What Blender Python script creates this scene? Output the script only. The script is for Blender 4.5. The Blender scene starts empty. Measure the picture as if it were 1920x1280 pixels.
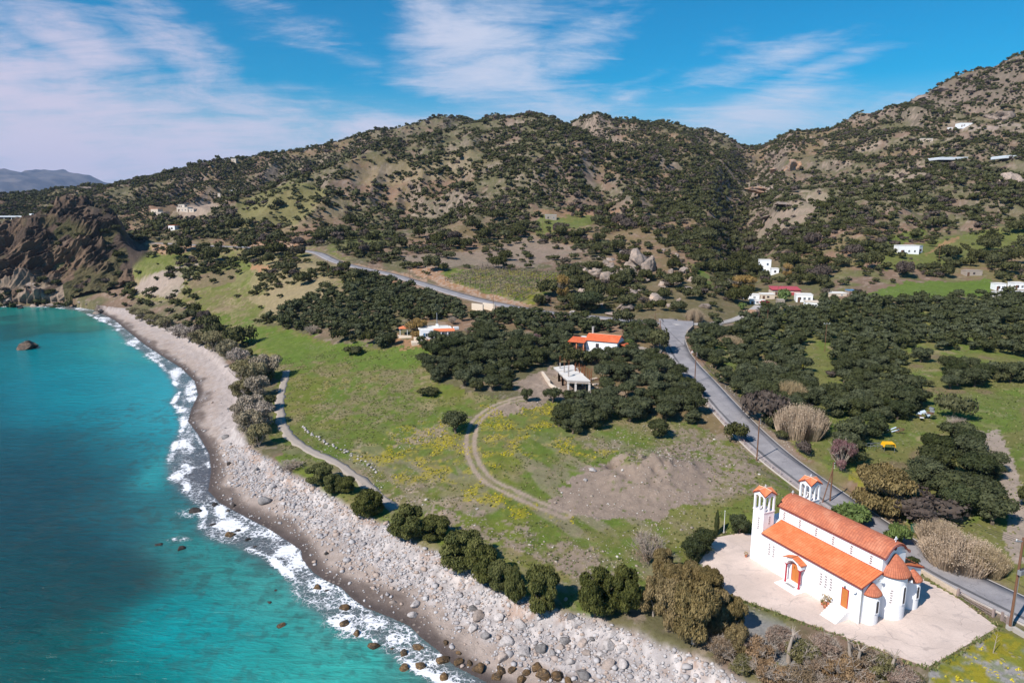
import bpy, bmesh, math, random
import numpy as np
from mathutils import Vector, Matrix, noise as mnoise
R = math.radians
sc = bpy.context.scene
COL = sc.collection
rnd = random.Random(7)
rng = np.random.default_rng(11)

# ------------------------------------------------------------------ camera
CAMH, PITCH, FOC = 55.0, 10.9, 1280.0
cd = bpy.data.cameras.new('camera'); cam = bpy.data.objects.new('camera', cd); COL.objects.link(cam)
cam.location = (0, 0, CAMH); cam.rotation_euler = (R(90 - PITCH), 0, 0)
cd.lens = 24; cd.sensor_width = 36; cd.clip_start = 0.5; cd.clip_end = 40000
sc.camera = cam

# ------------------------------------------------------------------ light, exposure
SUN_EL, SUN_AZ = 44.0, 222.0      # the sun stands behind and left of the camera
sd = bpy.data.lights.new('sun', 'SUN'); sd.energy = 4.9; sd.angle = R(0.5); sd.color = (1.0, 0.94, 0.86)
sun = bpy.data.objects.new('sun', sd); COL.objects.link(sun)
sv = Vector((math.cos(R(SUN_AZ)) * math.cos(R(SUN_EL)), math.sin(R(SUN_AZ)) * math.cos(R(SUN_EL)), math.sin(R(SUN_EL))))
sun.rotation_euler = sv.to_track_quat('Z', 'Y').to_euler()
sc.view_settings.view_transform = 'Standard'; sc.view_settings.look = 'None'
sc.view_settings.exposure = 0.35; sc.view_settings.gamma = 1.0; sc.view_settings.use_curve_mapping = False

_t = R(PITCH); _c, _s = math.cos(_t), math.sin(_t)
class NT:
    """small helper for writing node trees"""
    def __init__(s, tree): s.t = tree; s.n = tree.nodes; s.l = tree.links
    def node(s, typ, ins=None, **kw):
        nd = s.n.new(typ)
        for k, v in kw.items(): setattr(nd, k, v)
        for k, v in (ins or {}).items():
            s.put(nd.inputs[k], v)
        return nd
    def put(s, sock, v):
        if isinstance(v, bpy.types.NodeSocket): s.l.new(v, sock)
        elif v is not None:
            if hasattr(sock.default_value, '__len__') and not hasattr(v, '__len__'): v = [v] * len(sock.default_value)
            if hasattr(sock.default_value, '__len__') and len(sock.default_value) == 4 and len(v) == 3: v = (*v, 1)
            sock.default_value = v
    def m(s, op, a, b=None, c=None, clamp=False):
        nd = s.n.new('ShaderNodeMath'); nd.operation = op; nd.use_clamp = clamp
        s.put(nd.inputs[0], a)
        if b is not None: s.put(nd.inputs[1], b)
        if c is not None: s.put(nd.inputs[2], c)
        return nd.outputs[0]
    def vm(s, op, a, b=None, out=0):
        nd = s.n.new('ShaderNodeVectorMath'); nd.operation = op; s.put(nd.inputs[0], a)
        if b is not None: s.put(nd.inputs['Scale' if op == 'SCALE' else 1], b)
        return nd.outputs['Value' if op in ('DOT_PRODUCT', 'LENGTH', 'DISTANCE') else 0]
    def noise(s, vec, scale, detail=4, rough=.55, dist=0, out='Fac'):
        return s.node('ShaderNodeTexNoise', {'Vector': vec, 'Scale': scale, 'Detail': detail, 'Roughness': rough, 'Distortion': dist}).outputs[out]
    def ss(s, v, a, b, lo=0, hi=1):
        nd = s.n.new('ShaderNodeMapRange'); nd.interpolation_type = 'SMOOTHSTEP'
        s.put(nd.inputs['Value'], v); s.put(nd.inputs['From Min'], a); s.put(nd.inputs['From Max'], b)
        s.put(nd.inputs['To Min'], lo); s.put(nd.inputs['To Max'], hi); return nd.outputs[0]
    def mix(s, f, a, b, mode='MIX'):
        nd = s.n.new('ShaderNodeMix'); nd.data_type = 'RGBA'; nd.blend_type = mode
        s.put(nd.inputs[0], f); s.put(nd.inputs[6], a); s.put(nd.inputs[7], b); return nd.outputs[2]
    def comb(s, x, y, z): return s.node('ShaderNodeCombineXYZ', {0: x, 1: y, 2: z}).outputs[0]
    def sep(s, v): return s.node('ShaderNodeSeparateXYZ', {0: v}).outputs

def setup_world():
    w = bpy.data.worlds.new('World'); sc.world = w; w.use_nodes = True
    t = NT(w.node_tree); t.n.clear()
    sky = t.node('ShaderNodeTexSky', sky_type='NISHITA', sun_disc=False, sun_elevation=R(SUN_EL), sun_rotation=R(90 - SUN_AZ), altitude=0, air_density=1.0, dust_density=0.3, ozone_density=2.0)
    blue = t.node('ShaderNodeHueSaturation', {'Hue': .492, 'Saturation': 1.9, 'Value': 1.0, 'Color': sky.outputs[0]}).outputs[0]
    d = t.node('ShaderNodeTexCoord').outputs['Generated']
    x, y, z = t.sep(d)
    az = t.m('ARCTAN2', x, y)                                # 0 ahead, + to the right
    el = t.m('ARCSINE', z)
    # cirrus: long streaks fanning out of the lower left, seen on a high plane
    zz = t.m('ADD', t.m('MAXIMUM', z, 0), .16)
    px, py = t.m('DIVIDE', x, zz), t.m('DIVIDE', y, zz)
    pv = t.comb(px, py, 0)
    def streak(rot, sx, sy, scale, detail, dist, rough=.6, off=0.):
        mp = t.node('ShaderNodeMapping', {'Vector': pv, 'Rotation': (0, 0, R(rot)), 'Scale': (sx, sy, 1), 'Location': (off, off * .7, 0)})
        return t.noise(mp.outputs[0], scale, detail, rough, dist)
    dv = t.comb(az, el, 0)
    def fan(rot, sx, sy, scale, detail, dist, rough, off):
        mp = t.node('ShaderNodeMapping', {'Vector': dv, 'Rotation': (0, 0, R(rot)), 'Scale': (sx, sy, 1), 'Location': (off, off * .7, 0)})
        return t.noise(mp.outputs[0], scale, detail, rough, dist)
    n1 = fan(28, 1.5, 5.5, 2.6, 10, .8, .64, 3.1)
    n2 = streak(-60, .8, 2.4, 2.2, 10, 1.0, .70, 7.7)
    n3 = fan(50, 1.6, 3.6, 1.6, 8, 1.0, .62, 1.9)
    n4 = fan(-16, 1.3, 7.0, 3.2, 9, .6, .66, 5.3)
    def blob(a0, e0, sa, se, tilt, amp):
        ca, sa_ = math.cos(R(tilt)), math.sin(R(tilt))
        da, de = t.m('SUBTRACT', az, R(a0)), t.m('SUBTRACT', el, R(e0))
        u = t.m('ADD', t.m('MULTIPLY', da, ca), t.m('MULTIPLY', de, sa_))
        v = t.m('SUBTRACT', t.m('MULTIPLY', de, ca), t.m('MULTIPLY', da, sa_))
        q = t.m('ADD', t.m('POWER', t.m('ABSOLUTE', t.m('DIVIDE', u, R(sa))), 2), t.m('POWER', t.m('ABSOLUTE', t.m('DIVIDE', v, R(se))), 2))
        return t.m('MULTIPLY', t.m('EXPONENT', t.m('MULTIPLY', q, -1)), amp)
    def P2(px_, py_):
        dx, dy, dz = (px_ - 960) / FOC, _c - (py_ - 640) / FOC * _s, -_s - (py_ - 640) / FOC * _c; h_ = math.hypot(dx, dy); return math.degrees(math.atan2(dx, dy)), math.degrees(math.atan2(dz, h_))
    cov = None
    # (picture x, y of the patch seen from the drone -> direction; half widths in degrees; tilt; amount)
    for b in ((60, 230, 17, 7, -14, 1.15), (330, 300, 17, 5.0, -8, 1.1), (560, 260, 10, 3.6, -10, .98), (120, 70, 10, 3.0, -30, .85), (330, 90, 9, 2.8, -38, .62), (700, 250, 11, 2.6, 0, .95), (900, 140, 7.0, 6.5, -50, 1.0), (980, 200, 9, 3.2, 0, .95), (820, 30, 6, 3.5, -60, .8), (560, 60, 9, 2.2, -20, .50),
              (1080, 100, 8, 3.0, 25, .68), (1220, 150, 9, 1.6, 22, .62), (1400, 125, 9, 1.5, 8, .95), (1560, 118, 5, .9, 12, .9), (1400, 215, 9, 2.6, 14, .95), (1480, 180, 8, 1.6, 10, .6), (1620, 205, 7, 1.6, 14, .45), (1330, 250, 7, 1.8, 0, .5), (1060, 30, 9, 2.0, 12, .42)):
        a0, e0 = P2(b[0], b[1]); k = blob(a0, e0, *b[2:]); cov = k if cov is None else t.m('MAXIMUM', cov, k)
    for b in ((-75, 12, 20, 10, 0, .9), (75, 12, 26, 5, 0, .5), (180, 25, 60, 12, 0, .5)): cov = t.m('MAXIMUM', cov, blob(*b))
    tex = t.m('ADD', t.m('ADD', t.m('MULTIPLY', n1, .34), t.m('MULTIPLY', n2, .24)), t.m('ADD', t.m('MULTIPLY', n3, .20), t.m('MULTIPLY', n4, .22)))
    fac = t.ss(t.m('ADD', t.m('MULTIPLY', cov, .72), t.m('MULTIPLY', t.m('SUBTRACT', tex, .5), 3.4)), .16, .90)
    fac = t.m('MULTIPLY', fac, t.m('MINIMUM', t.m('MULTIPLY', cov, 2.6), .93))
    cloudcol = t.mix(t.ss(az, R(-40), R(10)), (5.5, 4.9, 6.1, 1), (5.2, 5.6, 6.9, 1))
    low = t.ss(el, .02, .17, .80, 0.0)                       # paler air low down
    cloudcol = t.mix(t.ss(az, R(-40), R(10)), (6.2, 5.7, 7.0, 1), (5.6, 6.2, 7.6, 1))
    skyc = t.mix(low, blue, (2.7, 4.0, 6.3, 1))
    colr = t.mix(fac, skyc, cloudcol)
    bg = t.node('ShaderNodeBackground', {'Color': colr, 'Strength': .09})
    out = t.node('ShaderNodeOutputWorld'); t.l.new(bg.outputs[0], out.inputs[0])
setup_world()

# ------------------------------------------------------------------ picture <-> place
_t = R(PITCH); _c, _s = math.cos(_t), math.sin(_t)
def ray(px, py):
    u = (np.asarray(px, float) - 960) / FOC; v = (np.asarray(py, float) - 640) / FOC
    return u, _c - v * _s, -_s - v * _c
def un(px, py, z=0.):
    dx, dy, dz = ray(px, py); k = (np.asarray(z, float) - CAMH) / dz
    return dx * k, dy * k
def pj(x, y, z):
    zz = z - CAMH; d = np.maximum(y * _c - zz * _s, .01); up = y * _s + zz * _c
    return 960 + FOC * x / d, 640 - FOC * up / d

# ------------------------------------------------------------------ noise
def _h(ix, iy, seed):
    h = (ix.astype(np.int64) * 374761393 + iy.astype(np.int64) * 668265263 + seed * 1274126177) & 0xffffffff
    h = ((h ^ (h >> 13)) * 1274126177) & 0xffffffff
    return ((h ^ (h >> 16)) & 0xffff) / 65535.0
def vnoise(x, y, seed=0):
    ix, iy = np.floor(x), np.floor(y); fx, fy = x - ix, y - iy
    fx = fx * fx * (3 - 2 * fx); fy = fy * fy * (3 - 2 * fy)
    a, b, c, d = _h(ix, iy, seed), _h(ix + 1, iy, seed), _h(ix, iy + 1, seed), _h(ix + 1, iy + 1, seed)
    return (a + (b - a) * fx) + ((c + (d - c) * fx) - (a + (b - a) * fx)) * fy
def fbm(x, y, scale, octv=4, seed=0, gain=.5):
    """0..1, scale in metres"""
    s = 0; a = 1; n = 0; f = 1 / scale
    for i in range(octv):
        s = s + a * vnoise(x * f + i * 17.3, y * f + i * 9.1, seed + i); n += a; a *= gain; f *= 2.03
    return s / n
def ridg(x, y, scale, octv=4, seed=0):
    s = 0; a = 1; n = 0; f = 1 / scale
    for i in range(octv):
        s = s + a * (1 - np.abs(2 * vnoise(x * f + i * 7.3, y * f + i * 3.1, seed + i) - 1)); n += a; a *= .5; f *= 2.1
    return s / n
def sst(v, a, b):
    t = np.clip((v - a) / (b - a), 0, 1); return t * t * (3 - 2 * t)
def pchip(x, y, xi):
    """monotone cubic through knots"""
    x = np.asarray(x, float); y = np.asarray(y, float); h = np.diff(x); dl = np.diff(y) / h
    m = np.zeros_like(x); m[0], m[-1] = dl[0], dl[-1]
    w1, w2 = 2 * h[1:] + h[:-1], h[1:] + 2 * h[:-1]
    ok = dl[1:] * dl[:-1] > 0
    with np.errstate(all='ignore'):
        hm = (w1 + w2) / (w1 / dl[:-1] + w2 / dl[1:])
    m[1:-1] = np.where(ok, hm, 0)
    xi = np.clip(xi, x[0], x[-1]); i = np.clip(np.searchsorted(x, xi) - 1, 0, len(h) - 1)
    t = (xi - x[i]) / h[i]; t2, t3 = t * t, t ** 3
    return (2 * t3 - 3 * t2 + 1) * y[i] + (t3 - 2 * t2 + t) * h[i] * m[i] + (-2 * t3 + 3 * t2) * y[i + 1] + (t3 - t2) * h[i] * m[i + 1]
def inpoly(px, py, poly):
    x = np.asarray(px); y = np.asarray(py); P = np.asarray(poly, float)
    res = np.zeros(x.shape, bool)
    bb = (x >= P[:, 0].min()) & (x <= P[:, 0].max()) & (y >= P[:, 1].min()) & (y <= P[:, 1].max())
    xs, ys = x[bb], y[bb]; r = np.zeros(xs.shape, bool)
    for i in range(len(P)):
        x1, y1 = P[i - 1]; x2, y2 = P[i]
        if y1 == y2: continue
        c = ((y1 > ys) != (y2 > ys)) & (xs < (x2 - x1) * (ys - y1) / (y2 - y1) + x1)
        r ^= c
    res[bb] = r; return res
def pdist(x, y, pts, vals=None):
    """distance to a polyline, and the polyline's own value there"""
    best = np.full(x.shape, 1e9); bv = np.zeros(x.shape)
    for i in range(len(pts) - 1):
        ax, ay = pts[i][:2]; bx, by = pts[i + 1][:2]; dx, dy = bx - ax, by - ay
        t = np.clip(((x - ax) * dx + (y - ay) * dy) / (dx * dx + dy * dy + 1e-9), 0, 1)
        d = np.hypot(x - ax - t * dx, y - ay - t * dy); k = d < best
        best = np.where(k, d, best)
        if vals is not None: bv = np.where(k, vals[i] + (vals[i + 1] - vals[i]) * t, bv)
    return (best, bv) if vals is not None else best

# ------------------------------------------------------------------ terrain profile columns: (px, [(py, 'z'|'D', value) x 6 knots], (D7, z7), D8)
COLS = [
 (-300, [(566,'z',4.5),(545,'D',425),(500,'D',440),(460,'D',455),(430,'D',475),(420,'D',500)], (560,26), 1000),
 (0,    [(567,'z',3.5),(535,'D',406),(510,'D',413),(485,'D',420),(465,'D',428),(448,'D',436)], (500,22), 1000),
 (60,   [(566,'z',3.5),(530,'D',411),(490,'D',418),(460,'D',426),(440,'D',434),(425,'D',442)], (505,22), 1000),
 (140,  [(566,'z',3.5),(520,'D',413),(470,'D',422),(430,'D',431),(400,'D',439),(379,'D',447)], (525,24), 1000),
 (205,  [(576,'z',3.0),(540,'D',398),(490,'D',416),(440,'D',431),(412,'D',439),(395,'D',448)], (525,26), 960),
 (260,  [(590,'z',3.5),(545,'D',385),(500,'D',405),(480,'D',420),(467,'D',434),(457,'D',447)], (525,30), 950),
 (330,  [(620,'z',4.0),(560,'z',10),(500,'D',395),(457,'D',440),(430,'D',520),(400,'D',600)], (650,49), 950),
 (430,  [(690,'z',4.5),(580,'z',10),(500,'D',390),(462,'D',430),(420,'D',540),(374,'D',640)], (700,60), 950),
 (520,  [(868,'z',4.5),(620,'z',9.5),(510,'D',350),(465,'D',410),(410,'D',540),(345,'D',680)], (740,74), 980),
 (610,  [(925,'z',4.5),(660,'z',9),(520,'D',320),(482,'D',380),(400,'D',545),(318,'D',720)], (790,90), 1000),
 (720,  [(995,'z',4.5),(700,'z',9),(560,'D',280),(513,'D',338),(420,'D',510),(275,'D',790)], (860,118), 1050),
 (840,  [(1058,'z',4.5),(760,'z',8.5),(600,'D',240),(545,'D',290),(430,'D',480),(243,'D',830)], (900,140), 1100),
 (1000, [(1142,'z',4.5),(830,'z',8),(620,'D',225),(578,'D',260),(430,'D',470),(213,'D',850)], (920,160), 1300),
 (1120, [(1180,'z',4.5),(860,'z',7.5),(640,'D',215),(598,'D',250),(440,'D',440),(262,'D',800)], (865,136), 1000),
 (1250, [(1205,'z',4.5),(880,'z',7.5),(640,'D',212),(596,'D',250),(450,'D',410),(300,'D',700)], (760,112), 1050),
 (1330, [(1240,'z',4.5),(880,'z',7.5),(660,'D',205),(600,'D',250),(460,'D',400),(330,'D',650)], (710,92), 1050),
 (1400, [(1285,'z',4.5),(870,'z',8),(680,'D',200),(600,'D',255),(470,'D',485),(380,'D',730)], (800,74), 1120),
 (1470, [(1320,'z',4.5),(870,'z',8),(690,'D',195),(600,'D',255),(480,'D',400),(360,'D',620)], (690,80), 1050),
 (1600, [(1380,'z',4.5),(870,'z',8),(690,'D',195),(600,'D',250),(470,'D',370),(350,'D',600)], (660,87), 1000),
 (1750, [(1450,'z',4.5),(900,'z',7.5),(690,'D',190),(580,'D',262),(460,'D',380),(330,'D',600)], (655,98), 950),
 (1920, [(1520,'z',4.5),(920,'z',7.5),(700,'D',185),(580,'D',262),(450,'D',380),(300,'D',620)], (670,118), 950),
 (2200, [(1640,'z',4.5),(940,'z',7.5),(700,'D',185),(580,'D',262),(440,'D',380),(290,'D',620)], (670,125), 950),
]
SKYL = [(-900,380),(-300,372),(0,369),(60,362),(110,354),(150,350),(200,351),(230,346),(290,333),(330,323),(370,314),(410,306),(440,301),(500,291),(560,283),(600,275),(640,265),(700,249),(760,243),(795,230),(830,219),(860,224),(890,232),(930,222),(965,230),(1000,234),(1060,238),(1090,224),(1120,214),(1150,227),(1200,237),(1250,239),(1300,249),(1350,262),(1400,278),(1418,282),(1440,276),(1480,268),(1560,252),(1640,227),(1700,199),(1720,187),(1760,168),(1790,158),(1850,136),(1920,107),(2200,22),(2600,0)]
CR6 = [(500,349),(600,321),(660,301),(700,284),(760,264),(840,245),(880,232),(920,228),(960,220),(1000,214),(1030,220),(1060,234),(1090,246),(1120,262)]

azv = np.concatenate([np.linspace(-80, -42, 60, endpoint=False), np.linspace(-42, 42, 980, endpoint=False), np.linspace(42, 80, 60)])
AZ = np.radians(azv); NA = len(AZ)
RV = np.exp(np.linspace(math.log(18), math.log(1750), 860)); NR = len(RV); LR0, LRS = math.log(18), (math.log(1750) - math.log(18)) / 859
def _knot(px, py, kind, val):
    dx, dy, dz = ray(px, py)
    k = val / dy if kind == 'D' else (val - CAMH) / dz
    return math.atan2(dx, dy), math.hypot(dx * k, dy * k), CAMH + dz * k
kn_r, kn_z, kn_a = [], [], []
for px, ks, (d7, z7), d8 in COLS:
    a, r, z = [], [], []
    for k_i, (py, kind, val) in enumerate(ks):
        q = _knot(px, py, kind, val); a.append(q[0]); r.append(q[1]); z.append(q[2])
    az0 = math.atan2((px - 960) / FOC, _c + .15 * _s); cf = 1 / math.cos(az0)
    q8 = _knot(px, np.interp(px, [p[0] for p in SKYL], [p[1] for p in SKYL]), 'D', d8)
    a += [az0, q8[0]]; r += [d7 * cf, q8[1]]; z += [z7 - (22 if 430 <= px <= 1120 else 0), q8[2]]
    kn_a.append(a); kn_r.append(r); kn_z.append(z)
kn_a, kn_r, kn_z = map(np.array, (kn_a, kn_r, kn_z))
KR = np.zeros((NA, 8)); KZ = np.zeros((NA, 8))
for k in range(8):
    KR[:, k] = pchip(kn_a[:, k], kn_r[:, k], AZ); KZ[:, k] = pchip(kn_a[:, k], kn_z[:, k], AZ)
# the two crest lines follow the drawn outlines exactly
def crest(k, line):
    P = np.array(line, float); D = np.interp(P[:, 0], [c[0] for c in COLS], [c[2][0] if k == 9 else (c[3] if k == 7 else c[1][5][2]) for c in COLS])
    q = np.array([_knot(P[i, 0], P[i, 1], 'D', D[i]) for i in range(len(P))])
    ins = (AZ >= q[0, 0]) & (AZ <= q[-1, 0])
    KR[ins, k] = np.interp(AZ[ins], q[:, 0], q[:, 1]); KZ[ins, k] = np.interp(AZ[ins], q[:, 0], q[:, 2])
crest(7, SKYL); crest(5, CR6)
KR = np.maximum.accumulate(KR + np.arange(8) * .01, axis=1)
Z = np.zeros((NA, NR))
for i in range(NA):
    rr = np.concatenate([[10], KR[i], [KR[i, 7] + 200, 2200]]); zz = np.concatenate([[4.5], KZ[i], [KZ[i, 7] - 45, KZ[i, 7] - 120]])
    Z[i] = pchip(rr, zz, RV)
X = np.sin(AZ)[:, None] * RV[None]; Y = np.cos(AZ)[:, None] * RV[None]
# valley where the centre hill and the right hill meet is cut by noise-driven gullies
hillw = sst(Z, 22, 60)
gx = X + 30 * (fbm(X, Y, 90, 2, 5) - .5); gy = Y * .45
Z += hillw * ((ridg(gx, gy, 85, 3, 3) - .62) * 34 + (fbm(X, Y, 28, 4, 9) - .5) * 9) * sst(KR[:, 7:8] - RV[None], -10, 70) * sst(np.abs(RV[None] - KR[:, 5:6]), 0, 40)
Z += sst(RV[None] - KR[:, 7:8], -60, 0) * (fbm(X, Y, 22, 3, 14) - .5) * 5
Z += sst(Z, 5, 9) * (fbm(X, Y, 16, 4, 21) - .5) * 1.1

# headland crag
PX, PY = pj(X, Y, Z)
HEAD = [(-400,575),(0,572),(60,572),(150,566),(205,560),(250,500),(285,470),(245,430),(215,400),(190,372),(140,366),(90,385),(50,425),(20,470),(-400,430)]
head = inpoly(PX, PY, HEAD) & (Y > 399) & (Y < 475)
hw = head.astype(float)
for _ in range(3):
    hw[1:-1, 1:-1] = (hw[1:-1, 1:-1] * 2 + hw[:-2, 1:-1] + hw[2:, 1:-1] + hw[1:-1, :-2] + hw[1:-1, 2:]) / 6
Z += hw * (ridg(X, Y, 40, 2, 31) - .6) * 6

# ------------------------------------------------------------------ shore
S_PX = [(-500,570),(0,573),(60,573),(130,573),(175,580),(215,600),(245,625),(270,645),(300,665),(340,690),(365,715),(371,740),(358,768),(352,790),(372,815),(392,850),(396,880),(390,920),(412,943),(440,958),(471,974),(498,988),(536,1012),(565,1032),(566,1048),(588,1074),(608,1087),(639,1101),(660,1122),(685,1139),(729,1156),(767,1173),(788,1194),(819,1218),(853,1249),(881,1263),(920,1283),(1000,1315),(1150,1365),(1400,1440),(1900,1620)]
K_PX = [(-500,573),(0,575),(100,576),(150,582),(172,592),(215,612),(240,640),(270,660),(300,682),(325,710),(335,735),(325,755),(343,775),(345,800),(328,835),(318,870),(326,900),(350,925),(375,945),(383,965),(378,988),(400,1008),(450,1022),(500,1042),(540,1072),(556,1100),(580,1132),(630,1165),(690,1190),(735,1220),(790,1255),(850,1285),(1000,1350),(1400,1470),(1900,1650)]
B_PX = [(-500,566),(0,567),(60,566),(140,566),(175,570),(205,574),(240,578),(270,590),(330,620),(400,660),(445,705),(452,750),(440,790),(450,825),(480,850),(560,900),(640,950),(740,1003),(840,1055),(930,1105),(1040,1155),(1200,1200),(1400,1290),(1750,1450),(2000,1560)]
S_W = np.array([un(p[0], p[1], 0) for p in S_PX]); K_W = np.array([un(p[0], p[1], 0) for p in K_PX]); B_W = np.array([un(p[0], p[1], 4.0) for p in B_PX])
near = RV[None] < 620
def sdist(x, y, line):
    d = pdist(x, y, line)
    poly = list(map(tuple, line)) + [(3000, 0), (3000, 4000), (-4000, 4000), (-4000, line[0][1])]
    return np.where(inpoly(x, y, poly), d, -d)
nj = int(np.searchsorted(RV, 620))
xs = X[:, :nj]; ys = Y[:, :nj]
wob = (fbm(xs, ys, 5, 3, 41) - .5) * 2.0
dS = np.full(X.shape, 400.); dB = np.full(X.shape, 400.)
dS[:, :nj] = sdist(xs, ys, S_W); dB[:, :nj] = sdist(xs, ys, B_W) + wob * 1.1
left = (AZ < math.radians(-38.5))[:, None]
width = np.maximum(dS - dB, .6)                      # beach width here
t = np.clip(dS / width, 0, 1)
prof = 3.9 * (.74 * t + .26 * sst(t, .84, 1.0))
onb = (dB < 0)
blend = sst(dB, 0, 2.5)
Z = np.where(dS < 0, -.05 + np.maximum(dS * .16, -7), np.where(onb, prof, 3.9 + (Z - 3.9) * blend))
Z += (dS > 2) * (fbm(X, Y, 2.2, 3, 51) - .5) * .35 * sst(dS, 2, 8) * (RV[None] < 300)

# ------------------------------------------------------------------ looking things up on the terrain
def zat(x, y):
    x = np.asarray(x, float); y = np.asarray(y, float)
    a = np.arctan2(x, y); r = np.hypot(x, y)
    fi = np.interp(a, AZ, np.arange(NA)); i = np.clip(fi.astype(int), 0, NA - 2); fi = fi - i
    fj = np.clip((np.log(np.maximum(r, 18)) - LR0) / LRS, 0, NR - 1.001); j = fj.astype(int); fj = fj - j
    return (Z[i, j] * (1 - fi) + Z[i + 1, j] * fi) * (1 - fj) + (Z[i, j + 1] * (1 - fi) + Z[i + 1, j + 1] * fi) * fj
def hit(px, py, lift=0.):
    """the first terrain point behind a picture point"""
    dx, dy, dz = ray(px, py); hn = math.hypot(dx, dy); a = math.atan2(dx, dy)
    fi = float(np.interp(a, AZ, np.arange(NA))); i = min(int(fi), NA - 2); fi -= i
    row = Z[i] * (1 - fi) + Z[i + 1] * fi; row = np.maximum(row, 0) + lift
    zr = CAMH + RV * dz / hn; b = np.nonzero(zr <= row)[0]
    if len(b) == 0:
        k = KR[i, 7] * .98; return dx / hn * k, dy / hn * k, float(zat(dx / hn * k, dy / hn * k))
    j = b[0]
    if j == 0: r = RV[0]
    else:
        f0, f1 = zr[j - 1] - row[j - 1], zr[j] - row[j]; tt = f0 / (f0 - f1 + 1e-9); r = RV[j - 1] + (RV[j] - RV[j - 1]) * tt
    x, y = dx / hn * r, dy / hn * r
    return x, y, float(zat(x, y))

# ------------------------------------------------------------------ levelled ground: church terrace and roads
CA = np.array(un(1405.8, 1044.8, 5.0)); CB = np.array(un(1609, 1169, 5.0))
CL = float(np.hypot(*(CB - CA))); CU = (CB - CA) / CL; CV = np.array((-CU[1], CU[0]))
def church(u, v): return CA + CU * u + CV * v
TERR = [tuple(church(*q)) for q in [(-2,-7.8),(-7.0,0),(-6.6,4.4),(-3.5,8.5),(0,12.3),(8,12.9)]] + [tuple(map(float, un(*q, 5.0))) for q in [(1640,1026),(1690,1057),(1727,1082),(1794,1119),(1870,1175),(1740,1250),(1370,1115)]]
ter = inpoly(X, Y, TERR); dT = pdist(X, Y, TERR + [TERR[0]])
wT = np.where(ter, 1, 1 - sst(dT, .3, 3.5))
Z = Z + (4.96 - Z) * wT
def path_world(pts, smooth=6, step=3.0, zfix=None):
    w = np.array([hit(*p) for p in pts]); seg = np.r_[0, np.cumsum(np.hypot(*np.diff(w[:, :2], axis=0).T))]
    n = max(int(seg[-1] / step), 3); s = np.linspace(0, seg[-1], n)
    out = np.stack([np.interp(s, seg, w[:, k]) for k in range(3)], 1)
    for _ in range(smooth):
        out[1:-1] = (out[:-2] + 2 * out[1:-1] + out[2:]) / 4
    z = zat(out[:, 0], out[:, 1]) if zfix is None else np.interp(s, seg, zfix)
    for _ in range(smooth * 6): z[1:-1] = (z[:-2] + z[1:-1] + z[2:]) / 3
    out[:, 2] = z; return out
RD1 = [(1252,598),(1258,610),(1262,628),(1271,660),(1290,686),(1320,718),(1351,754),(1385,791),(1421,827),(1463,864),(1522,907),(1590,954),(1672,1012),(1760,1068),(1830,1100),(1919,1141),(2100,1232),(2500,1450)]
RD2 = [(1350,607),(1296,604),(1240,605),(1180,602),(1100,594),(1040,588),(990,580),(930,570),(880,558),(830,543),(780,528),(730,514),(680,504),(640,494),(615,484),(603,476),(585,470),(560,467.5),(520,466),(480,465),(430,463),(380,460),(330,457),(290,456)]
RD3 = [(1262,607),(1300,607),(1345,607),(1380,600),(1408,584),(1424,572)]
RZ1 = [15.5, 15, 14.2, 13, 12.1, 11.1, 10.2, 9.3, 8.5, 7.7, 6.95, 6.2, 5.55, 5.2, 5.1, 5.05, 5.0, 5.0]
def path_z(pts, zs, step=3.):
    w = np.array([(*un(p[0], p[1], z), z) for p, z in zip(pts, zs)]); seg = np.r_[0, np.cumsum(np.hypot(*np.diff(w[:, :2], axis=0).T))]
    s = np.linspace(0, seg[-1], int(seg[-1] / step)); o = np.stack([np.interp(s, seg, w[:, k]) for k in range(3)], 1)
    for _ in range(5): o[1:-1] = (o[:-2] + 2 * o[1:-1] + o[2:]) / 4
    return o
road1 = path_z(RD1, RZ1)
road2 = path_world(RD2, 6, 4); road3 = path_world(RD3, 4, 3)
road2[-1, 2] = road2[-2, 2]
def level(path, half, sh=6.0, drop=.0):
    global Z
    x0, x1 = path[:, 0].min() - 15, path[:, 0].max() + 15; y0, y1 = path[:, 1].min() - 15, path[:, 1].max() + 15
    k = (X > x0) & (X < x1) & (Y > y0) & (Y < y1)
    d, v = pdist(X[k], Y[k], path[:, :2], path[:, 2])
    w = 1 - sst(d, half + .6, half + sh); w = w * np.where(inpoly(X[k], Y[k], TERR), 0, 1)
    Z[k] += (v - drop - Z[k]) * w
    dd = np.full(X.shape, 1e3); dd[k] = d; return dd
dR3 = level(road3, 2.2, 4, .12); dR2 = level(road2, 3.3, 9, .12); dR1 = level(road1, 3.2, 5, .12)
PIT = hit(1157, 873); MOUND = hit(1215, 880)
Z += -3.2 * np.exp(-((X - PIT[0]) ** 2 + (Y - PIT[1]) ** 2) / 2.6) + 2.4 * np.exp(-((X - MOUND[0]) ** 2 + (Y - MOUND[1] ) ** 2) / 60) * fbm(X, Y, 3, 3, 61) * 1.7
PX, PY = pj(X, Y, Z)
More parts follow.
